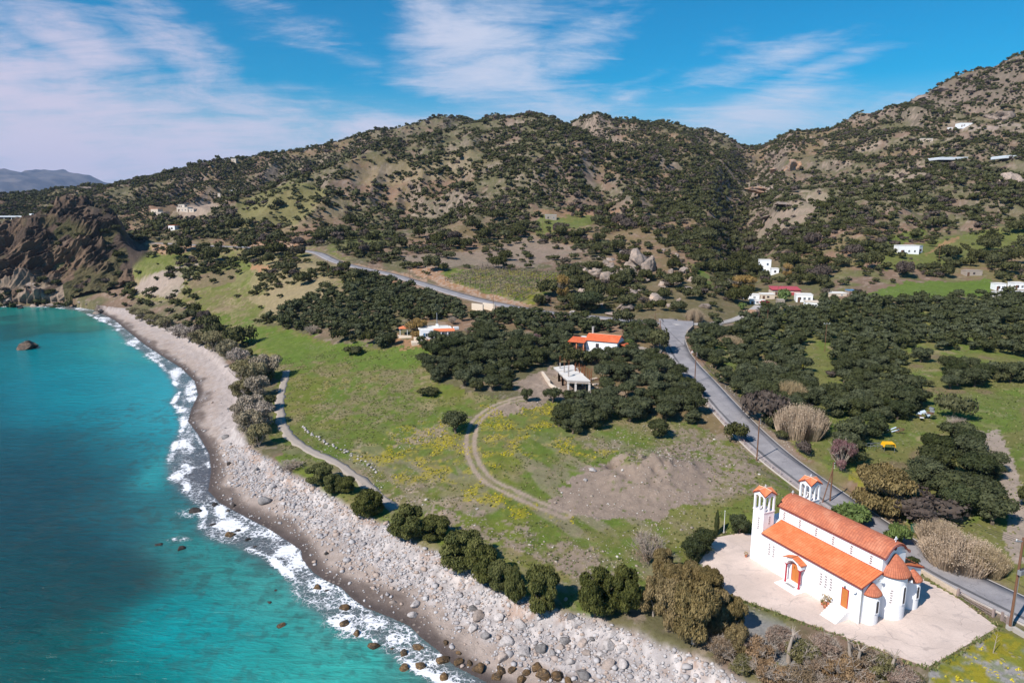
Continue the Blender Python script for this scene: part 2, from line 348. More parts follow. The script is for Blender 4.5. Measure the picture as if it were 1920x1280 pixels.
# ------------------------------------------------------------------ meshes and materials
def tag(o, label=None, cat=None, group=None, kind=None):
    for k, v in (('label', label), ('category', cat), ('group', group), ('kind', kind)):
        if v: o[k] = v
    return o
def npmesh(name, verts, faces, mat=None, parent=None, smooth=False, attrs=None, link=True):
    """verts n x 3; faces: array m x k or list of such arrays"""
    me = bpy.data.meshes.new(name); verts = np.asarray(verts, np.float32)
    if not isinstance(faces, list): faces = [faces]
    faces = [np.asarray(f, np.int32) for f in faces if len(f)]
    lens = np.concatenate([np.full(len(f), f.shape[1], np.int32) for f in faces]); loops = np.concatenate([f.ravel() for f in faces])
    me.vertices.add(len(verts)); me.vertices.foreach_set('co', verts.ravel())
    me.loops.add(len(loops)); me.loops.foreach_set('vertex_index', loops)
    me.polygons.add(len(lens)); st = np.concatenate([[0], np.cumsum(lens)[:-1]]).astype(np.int32)
    me.polygons.foreach_set('loop_start', st); me.polygons.foreach_set('loop_total', lens)
    if smooth: me.polygons.foreach_set('use_smooth', np.ones(len(lens), bool))
    me.update(calc_edges=True)
    for k, v in (attrs or {}).items():
        v = np.asarray(v, np.float32)
        if v.ndim == 1:
            a = me.attributes.new(k, 'FLOAT', 'POINT'); a.data.foreach_set('value', v)
        else:
            if v.shape[1] == 3: v = np.c_[v, np.ones(len(v), np.float32)]
            a = me.color_attributes.new(k, 'FLOAT_COLOR', 'POINT'); a.data.foreach_set('color', v.astype(np.float32).ravel())
    if mat: me.materials.append(mat)
    if not link: return me
    o = bpy.data.objects.new(name, me); COL.objects.link(o)
    if parent: o.parent = parent
    return o
def newmat(name):
    m = bpy.data.materials.new(name); m.use_nodes = True; t = NT(m.node_tree)
    b = t.n['Principled BSDF']; b.inputs['Specular IOR Level'].default_value = .25
    return m, t, b
def obj_coord(t): return t.node('ShaderNodeTexCoord').outputs['Object']
def bump(t, b, h, strength=.5, dist=.1):
    nd = t.node('ShaderNodeBump', {'Height': h, 'Strength': strength, 'Distance': dist}); t.l.new(nd.outputs[0], b.inputs['Normal'])
def simple(name, col, rough=.8, var=.15, scale=1.5, metal=0, bmp=.0, spec=.25):
    m, t, b = newmat(name); c = obj_coord(t)
    n = t.noise(c, scale, 5, .6); n2 = t.noise(c, scale * 7, 3, .6)
    f = t.m('ADD', t.m('MULTIPLY', n, .65), t.m('MULTIPLY', n2, .35))
    k = t.m('ADD', 1 - var, t.m('MULTIPLY', f, 2 * var))
    t.put(b.inputs['Base Color'], t.mix(1, col, t.comb(k, k, k), 'MULTIPLY'))
    b.inputs['Roughness'].default_value = rough; b.inputs['Metallic'].default_value = metal; b.inputs['Specular IOR Level'].default_value = spec
    if bmp: bump(t, b, n2, bmp, .05)
    return m

# ---- ground colours, laid down in the order of the land cover
G = dict(soil=(.190, .128, .090), scrubsoil=(.11, .105, .05), olive=(.145, .145, .045), green=(.110, .138, .028), lush=(.098, .152, .024), yellow=(.27, .23, .02),
         dirt=(.25, .19, .15), pale=(.36, .275, .215), orange=(.33, .18, .10), rock=(.16, .125, .10), gravel=(.37, .33, .32), sand=(.33, .26, .22), wet=(.12, .092, .08), tan=(.27, .21, .12), purple=(.2, .15, .14))
G = {k: np.array(v) for k, v in G.items()}
C = np.zeros(X.shape + (3,))
n30 = fbm(X, Y, 30, 4, 70); n8 = fbm(X, Y, 8, 4, 71); n3 = fbm(X, Y, 2.6, 4, 72); n1 = fbm(X, Y, .8, 3, 73); nbig = fbm(X, Y, 90, 3, 74)
jx = (fbm(X, Y, 7, 4, 75) - .5) * 3.4 + (fbm(X, Y, 1.3, 3, 77) - .5) * 1.6; jy = (fbm(X, Y, 7, 4, 76) - .5) * 3.4 + (fbm(X, Y, 1.3, 3, 78) - .5) * 1.6
def lay(w, c): 
    global C
    w = np.clip(w, 0, 1)[..., None]; C = C * (1 - w) + (G[c] if isinstance(c, str) else np.array(c)) * w
def P(poly, j=8): return inpoly(PX + jx * j * 1.6, PY + jy * j, poly)
C[:] = G['soil']
lay(sst(n8 * .6 + n30 * .4, .38, .54) * .9, 'scrubsoil'); lay(sst(n3, .6, .72) * .5, 'pale'); lay(sst(nbig, .5, .62) * .25, 'orange')
lay(sst(n1 * .5 + n3 * .5, .55, .66) * .35, 'rock')
rightside = PX > 1380
lay(rightside * sst(PY, 330, 620) * sst(n8 + n30 * .5, .66, .82) * .6, 'olive')
lay(hillw * sst(ridg(X + 20 * n30, Z * 5 + Y * .1, 60, 3, 140), .80, .90) * sst(n8, .45, .55) * .6, 'pale'); lay(hillw * sst(fbm(X, Y, 55, 3, 141), .56, .66) * .5, 'scrubsoil')
# steep slopes show bare stone
gz = np.zeros_like(Z); gz[:, 1:-1] = (Z[:, 2:] - Z[:, :-2]) / (RV[2:] - RV[:-2]); gz[1:-1] += 0
ga = np.zeros_like(Z); ga[1:-1] = (Z[2:] - Z[:-2]) / ((AZ[2:] - AZ[:-2])[:, None] * RV[None]); slope = np.hypot(gz, ga)
lay(sst(slope, .45, .9) * .7 * hillw, 'rock'); lay(sst(slope, .5, 1.0) * sst(n3, .5, .6) * .5 * hillw, 'pale')
TAN = [  # tan and grassy slopes between coast and hills
 [(215,480),(290,455),(620,470),(720,520),(700,540),(600,560),(520,600),(430,605),(340,570),(250,560),(220,520)],
 [(330,560),(440,600),(520,610),(640,645),(800,650),(830,720),(900,740),(1000,745),(1300,790),(1500,900),(1460,960),(1300,1060),(1250,1140),(1050,1160),(850,1065),(640,945),(530,870),(505,800),(520,720),(470,660),(400,610)],
]
lay(P(TAN[0], 6) * 1., 'olive'); lay(P(TAN[0], 6) * sst(n8 * .6 + n1 * .4, .47, .60) * .85, 'tan'); lay(P(TAN[0], 6) * sst(n3, .52, .66) * .5, 'soil'); lay(P(TAN[0], 6) * sst(n30, .42, .30) * .5, 'green')
for pl, cc, ww in [
  ([(430,490),(520,480),(500,500),(480,540),(360,545)], 'green', .5), ([(240,535),(330,500),(360,520),(290,560)], 'tan', .9), ([(255,470),(330,460),(350,500),(250,520)], 'green', .6), ([(235,548),(300,508),(420,482),(400,505),(350,525),(330,560)], 'sand', .75), ([(380,480),(450,500),(440,530),(350,545)], 'soil', .6), ([(480,480),(600,490),(640,520),(560,560),(470,540)], 'tan', .6),
  ([(330,505),(440,490),(480,500),(330,520)], 'green', .7), ([(260,525),(330,495),(350,510),(300,545),(250,548)], 'sand', .6), ([(460,560),(620,520),(610,560),(520,595)], 'tan', .8), ([(477,497),(512,497),(512,508),(474,509)], 'orange', .9),
  ([(330,395),(390,370),(415,385),(390,400),(345,410)], 'pale', .75), ([(480,380),(640,350),(660,400),(520,440),(430,440)], 'tan', .5), ([(440,375),(560,340),(620,360),(560,420),(450,430)], 'olive', .6),
  ([(1000,395),(1110,390),(1170,398),(1060,415)], 'orange', .5), ([(1010,408),(1110,405),(1115,420),(1000,440)], 'green', .75), ([(740,480),(900,470),(990,440),(1100,470),(1000,500),(870,500),(790,505)], 'dirt', .7),
  ([(610,445),(700,425),(760,445),(680,470),(620,470)], 'green', .5), ([(1040,375),(1200,375),(1240,395),(1060,398)], 'soil', .6), ([(640,330),(800,290),(900,280),(880,330),(700,350)], 'tan', .35),
  ([(1580,560),(1700,530),(1860,525),(1865,552),(1700,560)], 'lush', .9), ([(1600,462),(1730,425),(1740,440),(1640,475)], 'green', .9), ([(1660,470),(1790,440),(1920,420),(1920,470),(1760,500),(1640,505)], 'green', .75),
  ([(1735,480),(1790,455),(1800,440),(1775,450),(1720,490),(1700,500)], 'orange', .7), ([(1290,490),(1335,520),(1338,540),(1310,530)], 'lush', .9), ([(1300,495),(1340,530),(1335,545),(1310,532)], 'lush', .9),
  ([(1420,420),(1540,350),(1560,380),(1470,440),(1420,450)], 'pale', .45), ([(1640,340),(1720,305),(1740,330),(1660,350)], 'pale', .5), ([(1400,345),(1470,350),(1450,370),(1400,360)], 'sand', .8),
  ([(1780,240),(1900,228),(1920,235),(1780,250)], 'sand', .7), ([(560,282),(612,268),(625,264),(600,281)], 'pale', .8), ([(1700,185),(1780,150),(1920,105),(1920,190),(1800,200),(1740,210)], 'rock', .6), ([(1600,280),(1660,262),(1640,280),(1590,288)], 'pale', .6)]:
    lay(P(pl, 4) * ww, cc)
fld = P(TAN[1], 6)
lay(fld * 1., 'green'); lay(fld * sst(n8 * .6 + n30 * .5, .50, .62) * .8, 'olive'); lay(fld * sst(n3 * .6 + n8 * .4, .54, .64) * .55, 'tan'); lay(fld * sst(n1 * .6 + n8 * .4, .54, .64) * .35, 'soil'); lay(fld * sst(n3, .42, .33) * .5, 'lush'); stk = fbm(X + .6 * Y, Y * .35, 3.0, 4, 120); lay(fld * sst(stk, .52, .62) * sst(PY, 760, 900) * .55, 'dirt'); lay(fld * sst(fbm(X, Y, 14, 4, 121), .5, .6) * .35, (.16, .15, .03))
for pl, cc, ww, th in [
  ([(430,600),(620,640),(800,655),(780,690),(640,680),(520,680)], 'lush', .7, 0), ([(600,700),(800,700),(830,760),(700,790),(600,800),(560,740)], 'tan', .55, .47), ([(560,730),(760,690),(810,770),(640,800)], 'scrubsoil', .5, .5),
  ([(640,850),(820,780),(880,800),(885,905),(800,910),(700,890)], 'yellow', .6, .48), ([(900,760),(1040,760),(1080,830),(1180,850),(1100,860),(960,840),(920,900),(900,860)], 'yellow', .55, .5),
  ([(880,900),(960,930),(1060,960),(1090,985),(960,965),(860,930)], 'yellow', .65, .46), ([(560,720),(700,700),(720,730),(600,760)], 'yellow', .35, .55),
  ([(740,830),(830,790),(860,800),(760,850)], 'dirt', .75, .45), ([(1030,935),(1090,880),(1140,870),(1240,865),(1340,870),(1330,940),(1230,985),(1130,965),(1060,960)], 'dirt', 1., .26), ([(1120,890),(1200,850),(1300,830),(1420,870),(1420,910),(1330,930),(1200,930)], 'dirt', .85, .40),
  ([(1180,840),(1340,790),(1450,880),(1330,900),(1190,870)], 'dirt', .75, .44), ([(1110,800),(1200,790),(1260,820),(1180,850)], 'olive', .5, .5), ([(790,950),(900,960),(1100,1020),(1200,1060),(1180,1090),(1050,1070),(900,1010),(800,990)], 'dirt', .85, .45),
  ([(700,900),(800,900),(840,940),(820,990),(740,960)], 'pale', .55, .5), ([(1080,1000),(1250,980),(1340,930),(1380,960),(1280,1040),(1180,1080)], 'olive', .6, .45), ([(980,740),(1000,700),(1040,690),(1100,740),(1080,755),(960,765),(880,790),(940,750)], 'dirt', .95, 0),
  ([(1040,690),(1070,690),(1030,745),(985,760)], 'pale', .5, .4), ([(1340,960),(1400,930),(1500,900),(1480,960),(1400,1000),(1340,1010)], 'green', .8, .4), ([(985,835),(1060,800),(1080,810),(1040,850)], 'dirt', .4, .5), ([(650,830),(740,820),(720,850),(640,850)], 'pale', .4, .5),
  ([(1100,830),(1180,820),(1170,840),(1100,845)], 'dirt', .6, .4), ([(780,640),(790,610),(830,625),(800,660),(740,650),(740,630)], 'orange', .8, .3)]:
    m_ = P(pl, 13); lay(m_ * ww * (sst(n3 * .55 + n1 * .45, th, th + .1) if th else 1), cc)
# ground under the right-hand groves
GR = [(1340,610),(1500,575),(1600,560),(1920,560),(2400,560),(2400,1200),(1920,1100),(1800,1040),(1640,930),(1500,845),(1400,760),(1320,690)]
gm = P(GR, 6); lay(gm * .95, 'olive'); lay(gm * sst(n8, .52, .62) * .6, 'lush'); lay(gm * sst(n3 * .5 + n8 * .5, .58, .68) * .7, 'tan'); lay(gm * sst(n8, .36, .28) * .6, 'soil')
for pl, cc, ww in [([(1520,780),(1700,770),(1720,830),(1600,850),(1500,830)], 'lush', .35), ([(1730,740),(1920,730),(1920,800),(1850,830),(1760,800)], 'lush', .45), ([(1500,660),(1600,650),(1700,680),(1750,760),(1600,740),(1510,700)], 'olive', .6),
   ([(1600,880),(1720,940),(1700,960),(1590,900)], 'yellow', .5), ([(1830,810),(1880,800),(1900,850),(1920,960),(1920,1060),(1895,1060),(1880,1010),(1890,960),(1870,880)], 'sand', .9), ([(1800,795),(1870,808),(1870,820),(1810,808)], 'sand', .8),
   ([(1640,930),(1720,955),(1800,1000),(1880,1060),(1860,1075),(1780,1040)], 'lush', .5)]:
    lay(P(pl, 6) * ww, cc)
# vineyard
VY = [(812,512),(850,505),(940,503),(1020,510),(1062,512),(1040,545),(1000,572),(975,566),(900,545),(845,532)]
vm_ = P(VY, 2); lay(vm_, 'green'); lay(vm_ * sst(n3, .45, .55) * .7, 'tan'); lay(vm_ * sst(n8, .5, .6) * .4, 'yellow')
lay(P([(1075,530),(1290,520),(1420,480),(1560,500),(1560,560),(1400,600),(1075,602)], 5) * .55, 'scrubsoil')
# cut banks above the road
for pl in ([(800,522),(826,514),(850,530),(905,548),(1000,572),(985,580),(930,566),(880,552),(820,534)], [(440,452),(480,447),(560,448),(578,462),(560,466),(440,463)], [(285,455),(390,460),(385,470),(300,478),(285,470)], [(640,488),(800,525),(790,545),(700,520)], [(760,504),(820,500),(830,520),(790,520)]):
    lay(P(pl, 3) * .85, 'orange'); lay(P(pl, 3) * sst(n1, .45, .6) * .7, 'pale')
# earth shoulders
lay((1 - sst(dR1, 3.6, 5.2)) * .6 * sst(n3, .4, .55), 'dirt'); lay((1 - sst(dR2, 3.8, 6)) * .75, 'dirt')
dRl = P([(1345,700),(1400,760),(1500,850),(1520,860),(1470,850),(1380,780)], 4); lay(dRl * .7, 'dirt')
# paths
trk = path_world([(985,745),(940,755),(905,775),(885,800),(880,840),(892,875),(915,903),(960,922),(1005,945),(1060,965)], 3, 2)
n1k = 0; dK = np.full(X.shape, 99.); kk = (RV[None] < 200) & (np.abs(X) < 60); dK[kk] = pdist(X[kk], Y[kk], trk[:, :2])
lay((1 - sst(np.abs(dK - .85) + (n1 - .5) * .7, .28, .6)) * .9, 'pale'); lay((1 - sst(dK, 1.2, 2.2)) * .3, 'dirt')
gpw = path_world([(538,694),(532,715),(524,755),(527,795),(548,825),(592,850),(640,872),(680,902),(712,932),(742,954)], 3, 2)
dG = np.full(X.shape, 99.); dG[kk | ((RV[None] < 300) & (X < 0))] = pdist(X[kk | ((RV[None] < 300) & (X < 0))], Y[kk | ((RV[None] < 300) & (X < 0))], gpw[:, :2])
# beach
bn = fbm(X, Y, 1.6, 4, 80); bz = (dS > -30) & (dB < 1.2)
bw = np.clip(sst(dB, 1.6, -.2) * (RV[None] < 620), 0, 1) * (dS > -60)
hd = sst(PX, 130, 190) * 1.0
lay(bw, 'rock'); lay(bw * hd, 'gravel')
tt = np.clip(dS / width, 0, 1)
farb = sst(PY, 860, 760)
lay(bw * hd * sst(tt + (bn - .5) * .5, .62, .40) * .85, 'sand'); lay(bw * hd * sst(tt + (n8 - .5) * .6, .36, .2) * .85, 'wet'); lay(bw * hd * sst(n3, .54, .64) * .35 * farb, 'gravel'); lay(bw * hd * farb * sst(tt, .25, .5) * .5, (.36, .285, .25))
lay(bw * hd * sst(tt + (n8 - .5) * .5, .84, .96) * (1 - farb) * sst(n3, .46, .62) * .5, 'orange'); lay(bw * hd * sst(dS, 2.2, .4) * .9, (.07, .055, .052))
lay(bw * hd * sst(tt, .35, .6) * sst(n1 * .5 + bn * .5, .5, .6) * .8 * (1 - farb), (.50, .45, .43))
# crag
lay(hw, (.075, .056, .045)); lay(hw * sst(n3 * .5 + n8 * .5, .52, .62) * .6, (.15, .10, .072)); lay(hw * sst(n8, .45, .36) * .7, (.045, .036, .03)); lay(hw * sst(n1 * .4 + n8 * .6, .60, .68) * .35, (.24, .17, .12)); lay(hw * sst(n30, .55, .66) * .5, 'scrubsoil')
lay(P([(-200,572),(-200,535),(0,535),(60,545),(110,560),(100,572)], 5) * .8 * hw * sst(n8, .4, .5), (.36, .27, .21)); lay(P([(60,470),(140,480),(130,500),(70,500)], 6) * .5, 'olive'); lay(P([(90,520),(200,500),(215,540),(120,560)], 8) * .5 * sst(n8, .45, .55), 'orange')
lay(P([(1300,1160),(1420,1130),(1560,1240),(1500,1260),(1380,1200)], 4) * .7 * (1 - wT), (.26, .25, .27))
lay(P([(1740,1260),(1870,1180),(2000,1230),(2000,1400),(1740,1400)], 3) * (1 - ter) * .9, 'yellow'); lay(P([(1740,1260),(1870,1180),(2000,1230),(2000,1400),(1740,1400)], 3) * (1 - ter) * sst(n3, .48, .56) * .9, (.30, .28, .29)); lay(P([(1740,1260),(1870,1180),(2000,1230),(2000,1400),(1740,1400)], 3) * (1 - ter) * sst(n1, .48, .56) * .6, 'green')
C *= (.80 + .4 * n1[..., None])

def mat_ground():
    m, t, b = newmat('ground'); c = obj_coord(t)
    at = t.node('ShaderNodeAttribute', attribute_name='Col')
    nf = t.noise(c, 2.2, 6, .65); nm = t.noise(c, .35, 5, .6); nv = t.noise(c, 9, 3, .6)
    k = t.m('ADD', .52, t.m('ADD', t.m('MULTIPLY', nf, .5), t.m('MULTIPLY', nm, .46)))
    col = t.mix(1, at.outputs['Color'], t.comb(k, k, k), 'MULTIPLY')
    # loose stones
    vo = t.node('ShaderNodeTexVoronoi', {'Vector': c, 'Scale': 1.1, 'Randomness': 1.}, feature='F1')
    st = t.m('MULTIPLY', t.ss(vo.outputs['Distance'], .30, .20), t.ss(t.noise(c, .12, 3, .5), .50, .62))
    col = t.mix(t.m('MULTIPLY', st, .4), col, (.36, .30, .26, 1))
    # tufts: dark and light tussocks
    col = t.mix(t.m('MULTIPLY', t.ss(nv, .58, .68), .35), col, t.mix(1, col, (.45, .5, .4, 1), 'MULTIPLY'))
    t.put(b.inputs['Base Color'], col); b.inputs['Roughness'].default_value = .95; b.inputs['Specular IOR Level'].default_value = .1
    h = t.m('ADD', t.m('MULTIPLY', nf, .6), t.m('ADD', t.m('MULTIPLY', nv, .35), t.m('MULTIPLY', st, .4)))
    bump(t, b, h, .8, .28)
    return m
ii, jj = np.meshgrid(np.arange(NA - 1), np.arange(NR - 1), indexing='ij'); idx = (ii * NR + jj)
F = np.stack([idx, idx + NR, idx + NR + 1, idx + 1], -1).reshape(-1, 4)
keep = (dS[:-1, :-1].ravel() > -45)
ground = npmesh('ground', np.stack([X, Y, Z], -1).reshape(-1, 3), F[keep], mat_ground(), smooth=True, attrs={'Col': C.reshape(-1, 3)})
tag(ground, 'coastal slope of fields, beach and scrub hills', 'ground', kind='structure')

# ---- sea
def build_sea():
    a = np.radians(np.concatenate([np.linspace(-86, -42, 40, endpoint=False), np.linspace(-42, 6, 520, endpoint=False), np.linspace(6, 40, 60)]))
    r = np.concatenate([np.exp(np.linspace(math.log(12), math.log(520), 560, endpoint=False)), np.exp(np.linspace(math.log(520), math.log(9000), 40))])
    x = np.sin(a)[:, None] * r[None]; y = np.cos(a)[:, None] * r[None]
    px, py = pj(x, y, 0 * x)
    near = r[None] < 700 + 0 * x
    ds = np.full(x.shape, -300.); dk = np.full(x.shape, -300.); q = near
    ds[q] = sdist(x[q], y[q], S_W); dk[q] = sdist(x[q], y[q], K_W)
    blobs = [(60,590,130,18,(.03,.19,.17)),(150,600,90,14,(.045,.20,.17)),(230,640,60,20,(.055,.26,.24)),(110,605,110,14,(.010,.075,.075)),(60,660,200,30,(.005,.17,.20)),(200,700,170,40,(.004,.21,.26)),(300,760,60,60,(.03,.24,.30)),
             (100,760,150,40,(.004,.17,.225)),(60,830,220,50,(.006,.10,.135)),(250,830,80,40,(.010,.15,.19)),(50,950,200,80,(.006,.062,.085)),(240,950,100,50,(.015,.12,.15)),(300,880,40,40,(.06,.22,.24)),(130,1080,180,70,(.008,.062,.072)),
             (350,1000,70,50,(.045,.15,.155)),(420,1080,90,50,(.055,.17,.165)),(520,1130,70,50,(.10,.21,.20)),(330,1180,110,60,(.008,.18,.20)),(100,1210,120,70,(.004,.10,.10)),(250,1270,100,40,(.005,.13,.135)),(550,1230,120,60,(.05,.21,.20)),
             (680,1250,80,40,(.08,.25,.23)),(450,1210,80,60,(.02,.18,.19)),(40,1100,90,60,(.006,.07,.08)),(520,1060,60,25,(.10,.13,.14)),(640,1200,50,30,(.12,.22,.21)),(800,1270,60,25,(.11,.17,.16)),(-300,900,300,300,(.006,.09,.12)),(-300,600,300,60,(.01,.12,.13))]
    cw = np.zeros(x.shape + (3,)); ws = np.full(x.shape, 1e-6); cw += ws[..., None] * np.array((.006, .09, .12))
    wx = px + (fbm(x, y, 22, 4, 90) - .5) * 130; wy = py + (fbm(x, y, 22, 4, 91) - .5) * 70
    for bx, by, sx, sy, c in blobs:
        w = np.exp(-((wx - bx) / sx) ** 2 - ((wy - by) / sy) ** 2); cw += w[..., None] * np.array(c); ws += w
    col = cw / ws[..., None]; br = sst(col[..., 1:2], .08, .17); col = col * (np.array((.9, .78, .74)) * (1 - br) + np.array((.45, 1.28, 1.20)) * br) * (.85 + .15 * sst(ds, -55, -8))[..., None]
    # stones and weed on the bed show through
    bed = sst(fbm(x, y, 1.5, 4, 92) * .7 + fbm(x, y, 9, 3, 98) * .3, .52, .64) * sst(ds, -60, -6) * .38 * (r[None] < 220)
    col = col * (1 - bed[..., None]) + np.array((.035, .05, .045)) * bed[..., None]
    sw = sst(dk, -2.5, 1.0); col = col * (1 - sw[..., None] * .75) + np.array((.115, .10, .115)) * sw[..., None] * .75
    lace = sst(dk, -1.8, .2) * np.where(py < 850, .20, .32) * (1 + .2 * (fbm(x, y, 7, 3, 93) - .5)) * sst(ds, -.05, -.5)
    edge = np.exp(-(np.abs(dk) / .9) ** 2) * sst(fbm(x, y, 9, 3, 94), .38, .54) * .9 + np.exp(-(np.abs(ds + .4) / .45) ** 2) * .6 * sst(fbm(x, y, 6, 3, 95), .35, .5)
    foam = np.maximum(lace * 1.1, edge)
    for bx, by, sx, sy, amp in [(331,893,16,15,1.),(345,905,10,18,.9),(430,985,40,14,.95),(480,1000,45,16,.95),(530,1030,32,18,.95),(556,1055,22,16,.85),(412,960,16,14,.95),(360,800,18,30,.6),(345,840,22,25,.75),(350,870,22,20,.7),(360,735,14,30,.8),(345,770,12,22,.85),(600,1100,40,18,.75),
            (660,1130,40,18,.6),(330,700,14,20,.7),(290,668,18,10,.75),(250,640,16,10,.8),(225,612,14,7,.8),(195,598,16,4,.9),(150,578,25,4,.8),(700,1165,45,18,.62),(640,1160,40,20,.55),(750,1200,40,18,.6),(620,1075,20,10,.6),(560,1110,25,20,.4),(360,960,30,10,.45),(330,1015,30,8,.4),(660,1190,30,15,.45),(810,1240,40,15,.55),(540,1170,20,8,.3)]:
        foam = np.maximum(foam, amp * np.exp(-((px + (fbm(x, y, 3, 3, 96) - .5) * 20 - bx) / sx) ** 2 - ((py + (fbm(x, y, 3, 3, 97) - .5) * 14 - by) / sy) ** 2))
    foam *= sst(ds, .6, -.1) * (.55 + .6 * sst(fbm(x, y, 5, 3, 99), .36, .56))
    m, t, b = newmat('sea'); c = obj_coord(t)
    at = t.node('ShaderNodeAttribute', attribute_name='Col'); fo = t.node('ShaderNodeAttribute', attribute_name='foam').outputs['Fac']
    wv = t.node('ShaderNodeMapping', {'Vector': c, 'Rotation': (0, 0, R(38)), 'Scale': (.30, 1.0, 1)}).outputs[0]
    w1 = t.noise(wv, .75, 5, .62, .5); w2 = t.noise(wv, 2.8, 4, .6, .4); w3 = t.noise(wv, .12, 3, .5)
    wl = t.noise(c, .05, 4, .6, .5)
    k = t.m('ADD', .42, t.m('ADD', t.m('MULTIPLY', w1, .85), t.m('MULTIPLY', wl, .30)))
    base = t.mix(1, at.outputs['Color'], t.comb(k, k, k), 'MULTIPLY')
    dv = t.vm('ADD', c, t.vm('SCALE', t.node('ShaderNodeTexNoise', {'Vector': c, 'Scale': .9, 'Detail': 4}).outputs['Color'], 1.6))
    vo = t.node('ShaderNodeTexVoronoi', {'Vector': dv, 'Scale': 1.0}, feature='DISTANCE_TO_EDGE').outputs['Distance']
    vo2 = t.node('ShaderNodeTexVoronoi', {'Vector': dv, 'Scale': 2.6}, feature='DISTANCE_TO_EDGE').outputs['Distance']
    vo = t.m('MINIMUM', vo, t.m('MULTIPLY', vo2, 1.6))
    fn = t.noise(c, 1.4, 6, .65)
    fo = t.m('MULTIPLY', fo, t.m('ADD', .55, t.m('MULTIPLY', t.noise(c, .33, 4, .6, .8), .85)))
    thr = t.m('MULTIPLY', t.m('POWER', fo, 2.0), .50)
    fac = t.ss(t.m('SUBTRACT', thr, t.m('ADD', vo, t.m('MULTIPLY', t.m('SUBTRACT', fn, .5), .35))), -.05, .09)
    fac = t.m('MULTIPLY', fac, t.ss(fo, .08, .34), clamp=True)
    t.put(b.inputs['Base Color'], t.mix(fac, base, (.80, .80, .83, 1)))
    t.put(b.inputs['Roughness'], t.m('ADD', .16, t.m('MULTIPLY', fac, .6)))
    b.inputs['IOR'].default_value = 1.33; b.inputs['Specular IOR Level'].default_value = .5
    h = t.m('ADD', t.m('MULTIPLY', w1, .7), t.m('ADD', t.m('MULTIPLY', w2, .25), t.m('MULTIPLY', fac, .25)))
    bump(t, b, h, .8, .8)
    ii, jj = np.meshgrid(np.arange(len(a) - 1), np.arange(len(r) - 1), indexing='ij'); idx = ii * len(r) + jj
    F = np.stack([idx, idx + len(r), idx + len(r) + 1, idx + 1], -1).reshape(-1, 4)
    kp = (ds[:-1, :-1].ravel() < 4)
    o = npmesh('sea', np.stack([x, y, 0 * x], -1).reshape(-1, 3), F[kp], m, smooth=True, attrs={'Col': col.reshape(-1, 3), 'foam': foam.ravel()})
    tag(o, 'turquoise sea breaking in white foam along the shore', 'sea', kind='structure')
build_sea()

# ---- distant range
def build_range():
    xs_ = np.linspace(-9500, -4600, 160); sil = np.interp(xs_, *zip(*[(-9500,430),(-8200,520),(-7400,560),(-6950,600),(-6650,540),(-6300,480),(-6000,330),(-5700,250),(-5300,180),(-4600,60)]))
    ys_ = np.linspace(7600, 12000, 60); XX, YY = np.meshgrid(xs_, ys_, indexing='ij'); tt_ = (YY - 7600) / 4400
    ZZ = sil[:, None] * np.sin(np.clip(tt_ * 1.15, 0, 1) * math.pi / 2 * 1.5).clip(0, 1) * (.75 + .5 * ridg(XX, YY, 900, 4, 5)) - 5
    m, t, b = newmat('far_rock'); c = obj_coord(t)
    t.put(b.inputs['Base Color'], t.mix(t.ss(t.noise(c, .004, 6, .6), .42, .6), (.05, .05, .055, 1), (.13, .11, .10, 1))); b.inputs['Roughness'].default_value = .95
    n0, n1_ = len(xs_), len(ys_); ii, jj = np.meshgrid(np.arange(n0 - 1), np.arange(n1_ - 1), indexing='ij'); idx = ii * n1_ + jj
    o = npmesh('mountains', np.stack([XX, YY, ZZ], -1).reshape(-1, 3), np.stack([idx, idx + n1_, idx + n1_ + 1, idx + 1], -1).reshape(-1, 4), m, smooth=True)
    tag(o, 'hazy blue mountain range far across the bay', 'mountains', kind='structure')
build_range()

# ---- roads
def mat_road(name='asphalt', c0=(.24, .225, .235), c1=(.31, .29, .295)):
    m, t, b = newmat(name); c = obj_coord(t)
    n = t.noise(c, .25, 5, .6); n2 = t.noise(c, 6, 4, .6)
    cr = t.node('ShaderNodeTexVoronoi', {'Vector': t.vm('ADD', c, t.vm('SCALE', t.node('ShaderNodeTexNoise', {'Vector': c, 'Scale': .6}).outputs['Color'], 2.)), 'Scale': .22}, feature='DISTANCE_TO_EDGE').outputs['Distance']
    col = t.mix(t.ss(n, .35, .65), c0, c1); col = t.mix(t.m('MULTIPLY', t.ss(n2, .4, .7), .25), col, (.15, .14, .14, 1)); col = t.mix(t.m('MULTIPLY', t.ss(cr, .012, .003), .5), col, (.12, .115, .12, 1))
    t.put(b.inputs['Base Color'], col); b.inputs['Roughness'].default_value = .9; bump(t, b, n2, .3, .02); return m
M_ROAD = mat_road()
